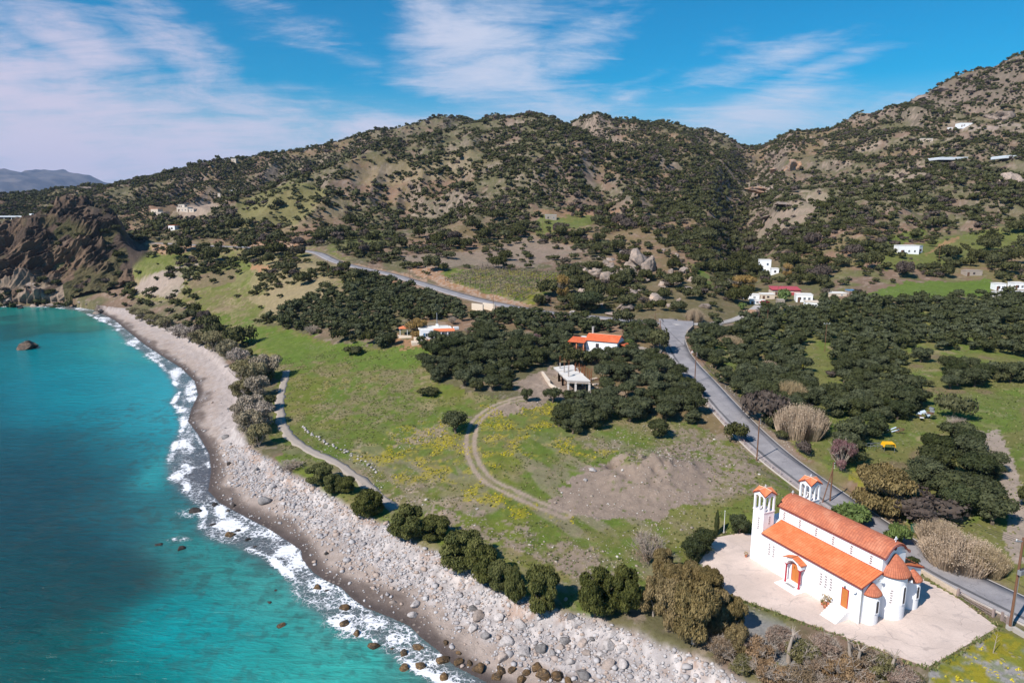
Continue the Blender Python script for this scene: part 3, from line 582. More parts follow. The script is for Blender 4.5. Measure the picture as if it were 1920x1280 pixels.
def strip(path, offs, lift, name, mat, thick=0, ragged=0, drape=False, parent=None, follow=None):
    """a band along a path; offs: across offsets (left, ..., right); thick: skirt depth"""
    p = path[:, :2]; d = np.gradient(p, axis=0); d /= np.hypot(*d.T)[:, None]; nrm = np.stack([d[:, 1], -d[:, 0]], 1)
    vs = []
    for k, (i_p) in enumerate(range(len(p))):
        for q, o_ in enumerate(offs):
            oo = o_ + (ragged * (fbm(np.array(k * 1.3), np.array(o_ * 10.), 3, 2, 5) - .5) if q in (0, len(offs) - 1) else 0)
            x_, y_ = p[k] + nrm[k] * oo; z_ = (float(zat(x_, y_)) if drape else path[k, 2]) + lift; vs.append((x_, y_, z_))
    n, w = len(p), len(offs); vs = np.array(vs); fs = []
    for k in range(n - 1):
        for q in range(w - 1): fs.append((k * w + q, k * w + q + 1, (k + 1) * w + q + 1, (k + 1) * w + q))
    if thick:
        bot = vs.copy(); bot[:, 2] -= thick; N0 = len(vs); vs = np.r_[vs, bot]
        for k in range(n - 1):
            a0, a1 = k * w, (k + 1) * w; fs.append((a0, a1, N0 + a1, N0 + a0)); b0, b1 = k * w + w - 1, (k + 1) * w + w - 1; fs.append((b1, b0, N0 + b0, N0 + b1))
        fs.append((0, N0, N0 + w - 1, w - 1)); e = (n - 1) * w; fs.append((e, e + w - 1, N0 + e + w - 1, N0 + e))
    return npmesh(name, vs, np.array(fs), mat, parent)
def dense(path, step=1.0):
    seg = np.r_[0, np.cumsum(np.hypot(*np.diff(path[:, :2], axis=0).T))]; s = np.linspace(0, seg[-1], max(3, int(seg[-1] / step)))
    return np.stack([np.interp(s, seg, path[:, k]) for k in range(3)], 1)
r1 = strip(dense(road1, 1.5), (-3.3, -1.6, 0, 1.6, 3.3), .02, 'road', M_ROAD, .3)
tag(r1, 'grey asphalt road running down past the church', 'road', kind='structure')
r2 = strip(dense(road2, 2), (-2.9, -1.4, 0, 1.4, 2.9), .012, 'road', M_ROAD, .3)
tag(r2, 'narrow grey road crossing below the hills', 'road', kind='structure')
r3 = strip(dense(road3, 1.5), (-1.9, 0, 1.9), .006, 'road', mat_road('pale_concrete', (.36, .33, .31), (.45, .42, .40)), .3)
tag(r3, 'pale lane leading from the junction to the hamlet', 'road', kind='structure')
M_GUT = simple('gutter_concrete', (.38, .34, .31), .9, .2, .8)
k1 = strip(dense(road1, 1.5), (-3.6, -3.3), .03, 'kerb', M_GUT, .3); tag(k1, 'pale concrete edging strip along the lower road', 'kerb', kind='structure')
k2 = strip(dense(road1[10:], 1.5), (3.3, 3.55), .09, 'kerb', M_GUT, .3); tag(k2, 'pale concrete edging strip along the lower road', 'kerb', kind='structure')
k3 = strip(dense(road1, 1.5), (1.75, 2.35), .026, 'road_patch', mat_road('dark_asphalt', (.09, .088, .092), (.13, .125, .13)), 0, .3); tag(k3, 'dark repair strip running along one side of the lower road', 'road patch', kind='structure')
M_PATH = simple('path_gravel', (.33, .28, .24), .95, .25, 1.2, bmp=.4)
p1 = strip(dense(gpw, .8), (-1.1, -.4, .4, 1.1), .05, 'path', M_PATH, .2, 1.2, drape=True); tag(p1, 'grey gravel path curving along the field edge', 'path', kind='structure')
# tarmac apron at the junction
def slab(poly, z, thick, name, mat, parent=None):
    n = len(poly); top = [(x, y, z) for x, y in poly]; v = top + [(x, y, z - thick) for x, y in poly]
    me = bpy.data.meshes.new(name); me.from_pydata(v, [], [tuple(range(n))] + [(i, i + n, (i + 1) % n + n, (i + 1) % n) for i in range(n)]); me.materials.append(mat)
    bm_ = bmesh.new(); bm_.from_mesh(me); bmesh.ops.recalc_face_normals(bm_, faces=bm_.faces); bm_.to_mesh(me); bm_.free()
    o = bpy.data.objects.new(name, me); COL.objects.link(o)
    if parent: o.parent = parent
    return o

def drape_poly(pts, zs, name, mat, label, lift=.03):
    v = [(*map(float, un(p[0], p[1], z)), z + lift) for p, z in zip(pts, zs)]; c = np.mean(np.array(v), 0); n = len(v)
    o = npmesh(name, np.array(v + [tuple(c)]), np.array([(i, (i + 1) % n, n) for i in range(n)]), mat); return tag(o, label, name.replace('_', ' '), kind='structure')
ap = [(1236,605),(1262,601),(1300,602),(1300,610),(1292,618),(1284,630),(1283,648),(1262,652),(1250,640),(1243,625)]
zj = float(road1[0, 2]); zr1 = lambda py: float(np.interp(py, [598, 610, 628, 660], RZ1[:4]))
drape_poly(ap, [max(zr1(p[1]), zat(*un(p[0], p[1], zr1(p[1])))) + .05 for p in ap], 'road_junction', M_ROAD, 'wide tarmac apron where the roads meet', .04)
# ------------------------------------------------------------------ mesh building helper
class MB:
    def __init__(s): s.v = []; s.f = []
    def add(s, vs, fs): n = len(s.v); s.v += [tuple(p) for p in vs]; s.f += [tuple(i + n for i in f) for f in fs]; return s
    def box(s, x0, x1, y0, y1, z0, z1):
        return s.add([(x0,y0,z0),(x1,y0,z0),(x1,y1,z0),(x0,y1,z0),(x0,y0,z1),(x1,y0,z1),(x1,y1,z1),(x0,y1,z1)], [(0,3,2,1),(4,5,6,7),(0,1,5,4),(1,2,6,5),(2,3,7,6),(3,0,4,7)])
    def prism(s, pts, ax, a0, a1):
        """pts 2D polygon in the plane across axis ax ('x': (y,z), 'y': (x,z), 'z': (x,y))"""
        def q(p, a): return (a, p[0], p[1]) if ax == 'x' else (p[0], a, p[1]) if ax == 'y' else (p[0], p[1], a)
        n = len(pts); return s.add([q(p, a0) for p in pts] + [q(p, a1) for p in pts], [tuple(range(n - 1, -1, -1)), tuple(range(n, 2 * n))] + [(i, (i + 1) % n, (i + 1) % n + n, i + n) for i in range(n)])
    def tube(s, pts, rad, n=6):
        pts = [Vector(p) for p in pts]; rads = rad if isinstance(rad, (list, tuple)) else [rad] * len(pts); vs = []; up = Vector((0.13, .21, 1)).normalized()
        for i, p in enumerate(pts):
            d = (pts[min(i + 1, len(pts) - 1)] - pts[max(i - 1, 0)]).normalized(); a = d.cross(up)
            if a.length < .1: a = d.cross(Vector((1, 0, 0)))
            a.normalize(); b = d.cross(a)
            vs += [p + (a * math.cos(6.2832 * k / n) + b * math.sin(6.2832 * k / n)) * rads[i] for k in range(n)]
        fs = [(i * n + k, i * n + (k + 1) % n, (i + 1) * n + (k + 1) % n, (i + 1) * n + k) for i in range(len(pts) - 1) for k in range(n)]
        fs += [tuple(range(n - 1, -1, -1)), tuple(range((len(pts) - 1) * n, len(pts) * n))]; return s.add(vs, fs)
    def lathe(s, prof, cx=0, cy=0, n=24, a0=0, a1=360):
        full = abs(a1 - a0) >= 360; m = n if full else n + 1; vs = []
        for r, z in prof:
            vs += [(cx + r * math.cos(R(a0 + (a1 - a0) * k / n)), cy + r * math.sin(R(a0 + (a1 - a0) * k / n)), z) for k in range(m)]
        fs = [(i * m + k, i * m + (k + 1) % m, (i + 1) * m + (k + 1) % m, (i + 1) * m + k) for i in range(len(prof) - 1) for k in range(m if full else n)]
        return s.add(vs, fs)
    def build(s, name, mat, parent=None, smooth=False, bevel=0, loc=None, rotz=None, scale=None, link=True):
        me = bpy.data.meshes.new(name); me.from_pydata(s.v, [], s.f); me.materials.append(mat)
        bm_ = bmesh.new(); bm_.from_mesh(me); bmesh.ops.recalc_face_normals(bm_, faces=bm_.faces)
        if bevel: bmesh.ops.bevel(bm_, geom=list(bm_.edges), offset=bevel, segments=1, affect='EDGES', clamp_overlap=True)
        bm_.to_mesh(me); bm_.free()
        if smooth:
            for p in me.polygons: p.use_smooth = True
        if not link: return me
        o = bpy.data.objects.new(name, me); COL.objects.link(o)
        if parent: o.parent = parent
        if loc is not None: o.location = loc
        if rotz is not None: o.rotation_euler.z = rotz
        if scale is not None: o.scale = scale
        return o
def empty(name, loc, rotz=0, label=None, cat=None, group=None):
    o = bpy.data.objects.new(name, None); COL.objects.link(o); o.location = loc; o.rotation_euler.z = rotz; o.empty_display_size = .2
    return tag(o, label, cat, group)
def box(name, mat, parent, *a, **k): return MB().box(*a).build(name, mat, parent, **k)
def clone(o, parent=None):
    c = o.copy(); COL.objects.link(c)
    if parent: c.parent = parent
    for ch in o.children: clone(ch, c)
    return c

# ------------------------------------------------------------------ shared paints
def mat_white(name='whitewash', col=(.84, .84, .85)):
    m, t, b = newmat(name); c = obj_coord(t); n = t.noise(c, .9, 5, .6); z = t.sep(c)[2]
    st = t.noise(t.node('ShaderNodeMapping', {'Vector': c, 'Scale': (2.2, 2.2, .25)}).outputs[0], 1.2, 4, .6)
    k = t.m('MULTIPLY', t.ss(n, .3, .8), t.ss(st, .45, .75))
    t.put(b.inputs['Base Color'], t.mix(t.m('MULTIPLY', k, .7), col, (.64, .61, .58, 1))); b.inputs['Roughness'].default_value = .85; bump(t, b, t.noise(c, 14, 3, .6), .12, .02); return m
M_WHITE = mat_white()
def mat_tiles(name, c0, c1, c2):
    m, t, b = newmat(name); a = t.node('ShaderNodeAttribute', attribute_name='tile').outputs['Vector']
    x, y, z = t.sep(a)
    fx, fy = t.m('FLOOR', x), t.m('FLOOR', y)
    wn = t.node('ShaderNodeTexWhiteNoise', {'Vector': t.comb(fx, fy, z)}, noise_dimensions='3D').outputs['Value']
    big = t.noise(obj_coord(t), .5, 4, .6)
    col = t.mix(wn, c0, c1); col = t.mix(t.ss(big, .45, .75), col, c2)
    yy = t.m('FRACT', y); xx = t.m('ABSOLUTE', t.m('SUBTRACT', t.m('FRACT', t.m('ADD', x, .5)), .5)); col = t.mix(t.m('MULTIPLY', t.ss(xx, .16, .02), .55), col, (.20, .06, .03, 1)); col = t.mix(t.m('MULTIPLY', t.ss(yy, .10, .0), .6), col, (.14, .05, .03, 1))
    t.put(b.inputs['Base Color'], col); b.inputs['Roughness'].default_value = .8
    bump(t, b, t.m('ADD', yy, t.m('MULTIPLY', wn, .4)), .5, .03); return m
M_TILE = mat_tiles('roof_tiles', (.66, .19, .075), (.56, .145, .05), (.70, .25, .11))
M_TILE_OLD = mat_tiles('weathered_roof_tiles', (.50, .16, .085), (.38, .12, .07), (.55, .22, .13))
M_FASCIA = simple('dark_red_trim', (.26, .045, .035), .6, .1)
M_CRIM = simple('crimson_paint', (.38, .03, .05), .5, .08)
M_WOOD = simple('varnished_wood', (.50, .17, .045), .5, .22, 3)
M_DARK = simple('dark_opening', (.03, .03, .035), .4, .1)
M_MARBLE = simple('white_marble', (.78, .77, .76), .5, .08)
M_METAL = simple('grey_metal', (.35, .36, .37), .45, .1, metal=.6)
M_TERR = None
def tiles(name, Pg, nt, rows, parent, mat, amp=.035, per=6, thick=.07):
    """Pg(u,s)->xyz arrays, u,s in 0..1; nt tile columns, rows tile rows"""
    nu, ns = nt * per + 1, max(rows * 2, 8) + 1
    U, S = np.meshgrid(np.linspace(0, 1, nu), np.linspace(0, 1, ns), indexing='ij')
    p = np.stack(Pg(U, S), -1); e = 1e-3
    du = (np.stack(Pg(np.clip(U + e, 0, 1), S), -1) - np.stack(Pg(np.clip(U - e, 0, 1), S), -1)); ds_ = (np.stack(Pg(U, np.clip(S + e, 0, 1)), -1) - np.stack(Pg(U, np.clip(S - e, 0, 1)), -1))
    nrm = np.cross(du, ds_); nrm /= np.linalg.norm(nrm, axis=-1, keepdims=True) + 1e-9
    if nrm[..., 2].mean() < 0: nrm = -nrm
    p = p + nrm * (amp * np.abs(np.sin(U * nt * math.pi)) + .018 * (1 - (S * rows) % 1))[..., None]
    i, j = np.meshgrid(np.arange(nu - 1), np.arange(ns - 1), indexing='ij'); k = i * ns + j
    o = npmesh(name, p.reshape(-1, 3), np.stack([k, k + ns, k + ns + 1, k + 1], -1).reshape(-1, 4), mat, parent, smooth=True)
    at = o.data.attributes.new('tile', 'FLOAT_VECTOR', 'POINT'); at.data.foreach_set('vector', np.stack([U * nt, S * rows, 0 * U], -1).astype(np.float32).ravel())
    md = o.modifiers.new('t', 'SOLIDIFY'); md.thickness = thick; md.offset = 0
    return o

# ------------------------------------------------------------------ the church
CZ = 5.0
CHROT = math.atan2(CU[1], CU[0])
ch = empty('church', (CA[0], CA[1], CZ), CHROT, 'white three-aisled church with red tiled barrel roof and two bell towers by the road', 'church')
W_, NV0, NV1, NC = 11.1, 3.4, 7.7, 5.55
def arch(w, z0, zs, n=10, cx=0):
    return [(cx - w / 2, z0), (cx + w / 2, z0)] + [(cx + w / 2 * math.cos(math.pi * k / n), zs + w / 2 * math.sin(math.pi * k / n)) for k in range(n + 1)]
# aisles (lean-to), nave
sec = [(0, 0), (W_, 0), (W_, 4.75), (NV1, 6.02), (NV0, 6.02), (0, 4.75)]
MB().prism(sec, 'x', .05, CL).build('aisle_wall', M_WHITE, ch)
npf = [(0,8.12),(.18,8.14),(.40,8.24),(.65,8.50),(.95,8.86),(1.35,9.17),(1.85,9.40),(2.4,9.48)]
npf = [(3.15 + a, z) for a, z in npf] + [(3.15 + 4.8 - a, z) for a, z in npf[-2::-1]]
nsec = [(NV0, 5.9), (NV1, 5.9)] + [(min(max(v, NV0), NV1), z - .06) for v, z in npf[::-1] if NV0 - .1 < v < NV1 + .1]
MB().prism(nsec, 'x', 1.7, CL - .02).build('nave_wall', M_WHITE, ch)
pv, pz = np.array([p[0] for p in npf]), np.array([p[1] for p in npf])
sl = np.r_[0, np.cumsum(np.hypot(np.diff(pv), np.diff(pz)))]; sl /= sl[-1]
def nave(U, S): return 1.4 + U * (CL + .35 - 1.4), np.interp(S, sl, pv), np.interp(S, sl, pz)
nr = tiles('nave_roof', nave, 46, 16, ch, M_TILE_OLD, amp=.075, thick=.1)
for v_, nm in ((3.13, 0), (7.97, 1)): box('eave_board', M_FASCIA, ch, 1.4, CL + .35, v_ - .03, v_ + .03, 8.0, 8.10)
for u_ in (1.37, CL + .37):
    rim = MB(); rim.prism([(v, z - .10) for v, z in npf] + [(v, z - .22) for v, z in npf[::-1]], 'x', u_ - .03, u_ + .03); rim.build('roof_rim', M_FASCIA, ch)
def aisle(U, S): return 2.1 + U * (CL + .18 - 2.1), -.32 + S * (NV0 + .30), 4.90 + S * 1.24
tiles('aisle_roof', aisle, 44, 10, ch, M_TILE, amp=.075)
tiles('aisle_roof', lambda U, S: (2.1 + U * (CL + .18 - 2.1), W_ + .32 - S * (NV0 + .30), 4.90 + S * 1.24), 44, 10, ch, M_TILE, amp=.075)
box('eave_board', M_FASCIA, ch, 2.1, CL + .18, -.36, -.31, 4.76, 4.88); box('eave_board', M_FASCIA, ch, 2.1, CL + .18, W_ + .31, W_ + .36, 4.76, 4.88)
box('flashing', M_FASCIA, ch, 2.1, CL + .1, NV0 - .08, NV0 - .003, 6.13, 6.24)
for v0, v1 in ((-.34, NV0), (W_ + .34, NV1)):
    MB().prism([(v0, 4.80), (v1, 6.06), (v1, 6.18), (v0, 4.90)], 'x', CL + .19, CL + .24).build('verge_board', M_FASCIA, ch)
def window(u, v, z0, z1, face, w=.34, par=ch):
    """latticed arched window: face '-v', '+u', or angle for the apse"""
    ang = {'-v': -90, '+u': 0, '+v': 90, '-u': 180}.get(face, face)
    o = empty('window', (u, v, 0), R(ang)); o.parent = par
    MB().prism(arch(w + .08, z0 - .04, z1 - w / 2), 'x', .0, .028).build('frame', M_WHITE2, o)
    dk = MB(); n = max(4, int((z1 - z0) / .33))
    for r_ in range(n):
        zc = z0 + (z1 - z0 - .12) * (r_ + .5) / n
        for sx in (-1, 1):
            cy_ = sx * w * .22 + (.03 if r_ % 2 else -.03); q = w * .21
            dk.prism([(cy_ + q * math.cos(k * math.pi / 3), zc + q * 1.3 * math.sin(k * math.pi / 3)) for k in range(6)], 'x', .026, .036)
    dk.build('lattice', M_DARK, o); return o
M_WHITE2 = simple('pale_pink_frame', (.74, .68, .68), .8, .05)
for u_ in (3.5, 4.28, 12.28, 13.03, 13.8): window(u_, -.001, 2.1, 4.0, '-v')
for u_ in (2.62, 5.4, 8.17, 10.9, 13.67, 16.5): window(u_, NV0 - .001, 6.38, 7.72, '-v', .34)
for u_ in (5.4, 10.9, 16.5): window(u_, NV1 + .001, 6.38, 7.72, '+v', .34)
# towers
def tower(v0, mirror):
    t_ = empty('bell_tower', (0, v0, 0)); t_.parent = ch; s = 2.02
    MB().box(0, s, 0, s, 0, 7.72).build('shaft', M_WHITE, t_)
    box('band', M_CRIM if 0 else M_WHITE2, t_, -.07, s + .07, -.07, s + .07, 7.722, 7.84)
    bf = MB(); z0, zs, zt = 7.84, 9.75, 10.35; pc, pm = .26, .17; ow = (s - 2 * pc - pm) / 2; th = .2
    for x_ in (0, s - pc):
        for y_ in (0, s - pc): bf.box(x_, x_ + pc, y_, y_ + pc, z0, zt)
    def face(put):
        c0 = pc + ow; put(MB().box(c0, c0 + pm, 0, th, z0, zs))
        for k in range(2):
            xa = pc + k * (ow + pm); n = 8; A_ = [(xa + ow / 2 - ow / 2 * math.cos(math.pi * q / n), zs + ow / 2 * math.sin(math.pi * q / n)) for q in range(n + 1)]
            for q in range(n): put(MB().prism([A_[q], A_[q + 1], (A_[q + 1][0], zt), (A_[q][0], zt)], 'y', 0, th))
        put(MB().box(pc + ow, pc + ow + pm, .001, th - .001, zs, zt))
        put(MB().prism([(0, zt), (s, zt), (s / 2, zt + .52)], 'y', .0, th))
    def tr(f):
        def put(m_): bf.add([f(*p) for p in m_.v], m_.f)
        return put
    face(tr(lambda x, y, z: (x, y, z))); face(tr(lambda x, y, z: (x, s - y, z)))
    face(tr(lambda x, y, z: (y, x, z))); face(tr(lambda x, y, z: (s - y, x, z)))
    bf.build('belfry', M_WHITE, t_)
    box('ceiling', M_WHITE, t_, pc, s - pc, pc, s - pc, 10.2, 10.3)
    o_ = .17; c = s / 2; zc, zp, za = zt - .03, zt + .62, zt + .72
    ks = [(-o_, -o_), (s + o_, -o_), (s + o_, s + o_), (-o_, s + o_)]; ms = [(c, -o_), (s + o_, c), (c, s + o_), (-o_, c)]
    for k in range(4):
        for (p, q) in ((ks[k], ms[k]), (ms[k], ks[(k + 1) % 4])):
            zp_, zq_ = (zc, zp) if p in ks else (zp, zc)
            m_ = MB(); v = [(p[0], p[1], zp_), (q[0], q[1], zq_), (c, c, za)]
            m_.add(v + [(a, b, z_ - .11) for a, b, z_ in v], [(0, 1, 2), (5, 4, 3), (0, 3, 4, 1), (1, 4, 5, 2), (2, 5, 3, 0)])
            ro = m_.build('roof', M_TILE_FLAT, t_)
            e_ = MB(); e_.add([(p[0], p[1], zp_ - .002), (q[0], q[1], zq_ - .002), (q[0], q[1], zq_ - .20), (p[0], p[1], zp_ - .20)] + [(p[0] * .97 + c * .03, p[1] * .97 + c * .03, zp_ - .002), (q[0] * .97 + c * .03, q[1] * .97 + c * .03, zq_ - .002), (q[0] * .97 + c * .03, q[1] * .97 + c * .03, zq_ - .20), (p[0] * .97 + c * .03, p[1] * .97 + c * .03, zp_ - .20)], [(0, 1, 2, 3), (7, 6, 5, 4), (3, 2, 6, 7), (0, 3, 7, 4), (1, 5, 6, 2)])
            e_.build('fascia', M_FASCIA, t_)
    rdg = MB()
    for m_ in ms: rdg.tube([(m_[0], m_[1], zp + .02), (c, c, za + .02)], .045, 6)
    rdg.build('ridge_tiles', M_RIDGE, t_)
    cross(c, c, za + .02, .42, t_)
    MB().lathe([(0, 8.75), (.1, 8.72), (.17, 8.5), (.2, 8.2), (.3, 8.05), (.27, 8.03)], c, c, 12).build('bell', M_BRONZE, t_, smooth=True)
    MB().tube([(.1, c, 8.8), (s - .1, c, 8.8)], .04, 6).build('bell_beam', M_DARK, t_)
    return t_
def cross(x, y, z, h, par, rot=0, mat=None):
    m_ = MB(); w = h * .14; m_.box(-w * .5, w * .5, -w * .5, w * .5, 0, h); m_.box(-w * .49, w * .49, -h * .3, h * .3, h * .55, h * .55 + w)
    for (a, b) in ((-h * .3, h * .61), (h * .3, h * .61), (0, h)): m_.box(-w * .6, w * .6, a - w * .8, a + w * .8, b - w * .8, b + w * .8)
    o = m_.build('cross', M_WHITE, par, loc=(x, y, z)); return o
M_TILE_FLAT = simple('flat_roof_tiles', (.66, .20, .09), .8, .35, 4, bmp=.5)
M_RIDGE = simple('ridge_mortar', (.72, .50, .38), .8, .2, 5)
M_BRONZE = simple('bronze', (.18, .13, .07), .4, .2, metal=.8)
t1 = tower(0.02, 0); window(1.15, -.001, 5.0, 7.0, '-v', .3, t1); window(2.021, 1.1, 5.9, 7.2, '+u', .28, t1)
t2 = tower(W_ - 2.04, 1); window(2.021, .9, 5.9, 7.2, '+u', .28, t2)
# west gallery between the towers
box('porch_wall', M_WHITE, ch, .3, 1.68, 2.05, W_ - 2.05, 0, 5.2)
# apses
def apse(vc, rad, hz, rh, rr, nt, rows, uc=CL - .05):
    a_ = empty('apse', (uc, vc, 0)); a_.parent = ch
    MB().lathe([(rad, -.3), (rad, hz)], 0, 0, 40, -90, 90).build('apse_wall', M_WHITE, a_, smooth=True)
    MB().box(-.3, .0, -rad, rad, 0, hz).build('apse_flank', M_WHITE, a_)
    def dome(U, S):
        th_ = R(-96) + U * R(192); r_ = rr * np.maximum(1 - S * .985, 0) ** .80; z_ = hz - .04 + rh * (S * .9 + .1 * np.sin(S * math.pi / 2)); return r_ * np.cos(th_) + .0, r_ * np.sin(th_), z_
    tiles('apse_roof', dome, nt, rows, a_, M_TILE_OLD, amp=.06, per=6)
    MB().lathe([(rr - .12, hz - .12), (rr - .03, hz - .10), (rr - .03, hz - .02), (rad, hz - .001)], 0, 0, 28, -94, 94).build('eave_board', M_FASCIA, a_)
    return a_
a2 = apse(NC, 1.72, 5.75, 2.35, 2.0, 22, 7)
a1 = apse(1.75, 1.08, 3.85, 1.25, 1.25, 16, 4); a3 = apse(W_ - 1.75, 1.08, 3.85, 1.25, 1.25, 16, 4)
for a_, rad, z0, z1 in ((a2, 1.72, 2.2, 4.4), (a1, 1.08, 1.6, 3.2), (a3, 1.08, 1.6, 3.2)):
    for an in ((-52, 0) if a_ is a2 else (-5,)):
        if an == -52: window(rad * math.cos(R(an)), rad * math.sin(R(an)), z0, z1 - .2, an, .28, a_)
        else:
            n_ = empty('niche_window', (rad * math.cos(R(an)), rad * math.sin(R(an)), 0), R(an)); n_.parent = a_
            MB().prism(arch(.62, z0 - .1, z1 - .1), 'x', -.06, .10).build('surround', M_WHITE, n_); MB().prism(arch(.34, z0 + .05, z1 - .15), 'x', .09, .105).build('glass', M_DARK, n_)
cross(CL - .1, NC, 9.62, .62, ch); cross(1.9, NC, 9.60, .5, ch)
MB().lathe([(0, 0), (.22, 0), (.22, .05), (0, .05)], 0, 0, 16).build('round_window', M_DARK, ch).matrix_local = Matrix.Translation((CL - .01, NC, 8.75)) @ Matrix.Rotation(R(90), 4, 'Y')
# main side door with porch
DC = 8.4
MB().prism(arch(1.9, .55, 3.2, cx=DC), 'y', -.03, .0).build('door_recess', M_WHITE2, ch)
d1 = empty('door', (DC, -.03, 0)); d1.parent = ch
box('frame', M_CRIM, d1, -.78, .78, -.05, 0, .56, 3.06); box('leaf', M_WOOD, d1, -.68, -.01, -.09, -.05, .57, 2.96); box('leaf', M_WOOD, d1, .01, .68, -.09, -.05, .57, 2.96)
pr = empty('porch', (DC, 0, 0)); pr.parent = ch
for sx in (-1.12, 1.12):
    c_ = MB().lathe([(0,.28),(.17,.28),(.17,.4),(.12,.46),(.11,2.7),(.18,2.8),(.18,2.92),(0,2.92)], 0, 0, 14).build('column', M_CRIM, pr, smooth=True, loc=(sx, -.72, 0))
    box('capital', M_CRIM, pr, sx - .22, sx + .22, -.92, -.02, 2.922, 3.03); box('impost', M_WHITE, pr, sx - .20, sx + .20, -.90, -.003, 3.031, 3.4)
fa = MB(); n = 12
A_ = [(-.92 * math.cos(math.pi * q / n), 3.03 + .8 * math.sin(math.pi * q / n)) for q in range(n + 1)]
for q in range(n): fa.prism([A_[q], A_[q + 1], (A_[q + 1][0] * 1.0, 4.22 - abs(A_[q + 1][0]) * .30), (A_[q][0] * 1.0, 4.22 - abs(A_[q][0]) * .30)], 'y', -.9, -.002)
fa.build('arch', M_WHITE, pr)
for sx in (-1, 1):
    tiles('porch_roof', (lambda s_: (lambda U, S: (s_ * (1.55 - 1.53 * S), -1.12 + 1.10 * U, 3.72 + .60 * S ** .8)))(sx), 5, 4, pr, M_TILE, thick=.08)
box('threshold', M_MARBLE, pr, -1.0, 1.0, -.7, -.001, .28, .55); box('step', M_MARBLE, pr, -1.5, 1.55, -1.55, -.001, .13, .278, bevel=.01); box('step', M_MARBLE, pr, -1.75, 1.8, -2.05, -.001, 0, .128, bevel=.01)
box('doormat', M_METAL, pr, -.7, .7, -1.2, -.75, .28, .30)
# second door with stairs
d2 = empty('door', (15.93, 0, 0)); d2.parent = ch
box('frame', M_CRIM, d2, -.52, .52, -.045, .0, 1.1, 3.62); box('leaf', M_WOOD, d2, -.42, .42, -.08, -.045, 1.11, 3.52)
st = empty('staircase', (15.75, 0, 0)); st.parent = ch
box('landing', M_MARBLE, st, -1.15, 1.2, -.95, -.001, .0, 1.08)
for k in range(6): box('step', M_MARBLE, st, -1.15, 1.2, -.95 - .28 * (k + 1), -.951 - .28 * k, 0, 1.08 - .17 * (k + 1), bevel=.008)
# small fittings
def lamp(u, v, z, rot, par=ch):
    l_ = empty('wall_lantern', (u, v, z), rot); l_.parent = par
    MB().tube([(0, 0, 0), (.16, 0, .12), (.24, 0, .05)], .02, 5).build('bracket', M_DARK, l_); MB().lathe([(0,-.22),(.05,-.2),(.08,0),(.09,.02),(0,.08)], .24, 0, 8).build('lantern', M_DARK, l_)
lamp(15.93, 0, 3.95, R(-90)); lamp(DC, -.9, 3.6, R(-90))
def horn(u, v, z, rot):
    h_ = empty('horn_loudspeaker', (u, v, z), rot); h_.parent = ch
    MB().lathe([(.05,0),(.09,.12),(.22,.36),(.24,.36),(.10,.10),(.06,-.02)], 0, 0, 14).build('horn', M_WHITE, h_, smooth=True).rotation_euler = (0, R(75), 0); MB().box(-.12, 0, -.06, .06, -.06, .06).build('driver', M_METAL, h_)
horn(17.25, -.12, 4.05, R(-60)); horn(CL + .15, 3.0, 5.2, R(-20)); horn(CL + 1.6, NC + .9, 4.9, R(40))
box('plinth_gutter', M_METAL, ch, CL + .02, CL + .07, .1, .2, 0, 4.7)

# terrace and what stands round it
def mat_conc():
    m, t, b = newmat('pale_concrete_paving'); c = obj_coord(t)
    n = t.noise(c, .18, 6, .62, .4); n2 = t.noise(c, 5, 5, .6); n3_ = t.noise(c, .6, 4, .6, 1.0)
    col = t.mix(t.ss(n, .3, .7), (.66, .53, .46, 1), (.52, .415, .36, 1)); col = t.mix(t.m('MULTIPLY', t.ss(n3_, .55, .68), .4), col, (.34, .28, .26, 1))
    jv = t.sep(t.node('ShaderNodeMapping', {'Vector': c, 'Rotation': (0, 0, -CHROT), 'Scale': (.2, .2, 1)}).outputs[0]); jl = t.m('MINIMUM', t.m('ABSOLUTE', t.m('SUBTRACT', t.m('FRACT', jv[0]), .5)), t.m('ABSOLUTE', t.m('SUBTRACT', t.m('FRACT', jv[1]), .5))); col = t.mix(t.m('MULTIPLY', t.ss(jl, .008, .002), .22), col, (.25, .2, .18, 1))
    cr = t.node('ShaderNodeTexVoronoi', {'Vector': t.vm('ADD', c, t.vm('SCALE', t.node('ShaderNodeTexNoise', {'Vector': c, 'Scale': .3}).outputs['Color'], 5.)), 'Scale': .10}, feature='DISTANCE_TO_EDGE').outputs['Distance']
    col = t.mix(t.m('MULTIPLY', t.ss(cr, .007, .002), .3), col, (.16, .13, .12, 1)); col = t.mix(t.m('MULTIPLY', t.ss(n2, .35, .65), .18), col, (.3, .25, .22, 1))
    t.put(b.inputs['Base Color'], col); b.inputs['Roughness'].default_value = .85; bump(t, b, n2, .2, .02); return m
te = slab(TERR, 5.0, .45, 'pavement', mat_conc()); tag(te, 'pale concrete terrace laid round the church', 'pavement', kind='structure')
M_STONE = simple('rubble_stone', (.50, .40, .31), .95, .35, 2.2, bmp=1.)
def wall_run(p0, p1, h, th, name, label, mat, cat='wall', z0=None, group=None):
    (x0, y0), (x1, y1) = p0, p1; L = math.hypot(x1 - x0, y1 - y0); za = float(zat(x0, y0)) if z0 is None else z0
    o = MB().box(0, L, -th / 2, th / 2, -.5, h).build(name, mat, None, loc=(x0, y0, za), rotz=math.atan2(y1 - y0, x1 - x0), bevel=.03); return tag(o, label, cat, group)
wA, wB, wC = un(1700, 1063, 5), un(1727, 1079, 5), un(1794, 1116, 5)
wall_run(un(1690,1054,5), wC, .75, .35, 'stone_wall', 'low rubble stone wall between church apse and road', M_STONE, z0=5)
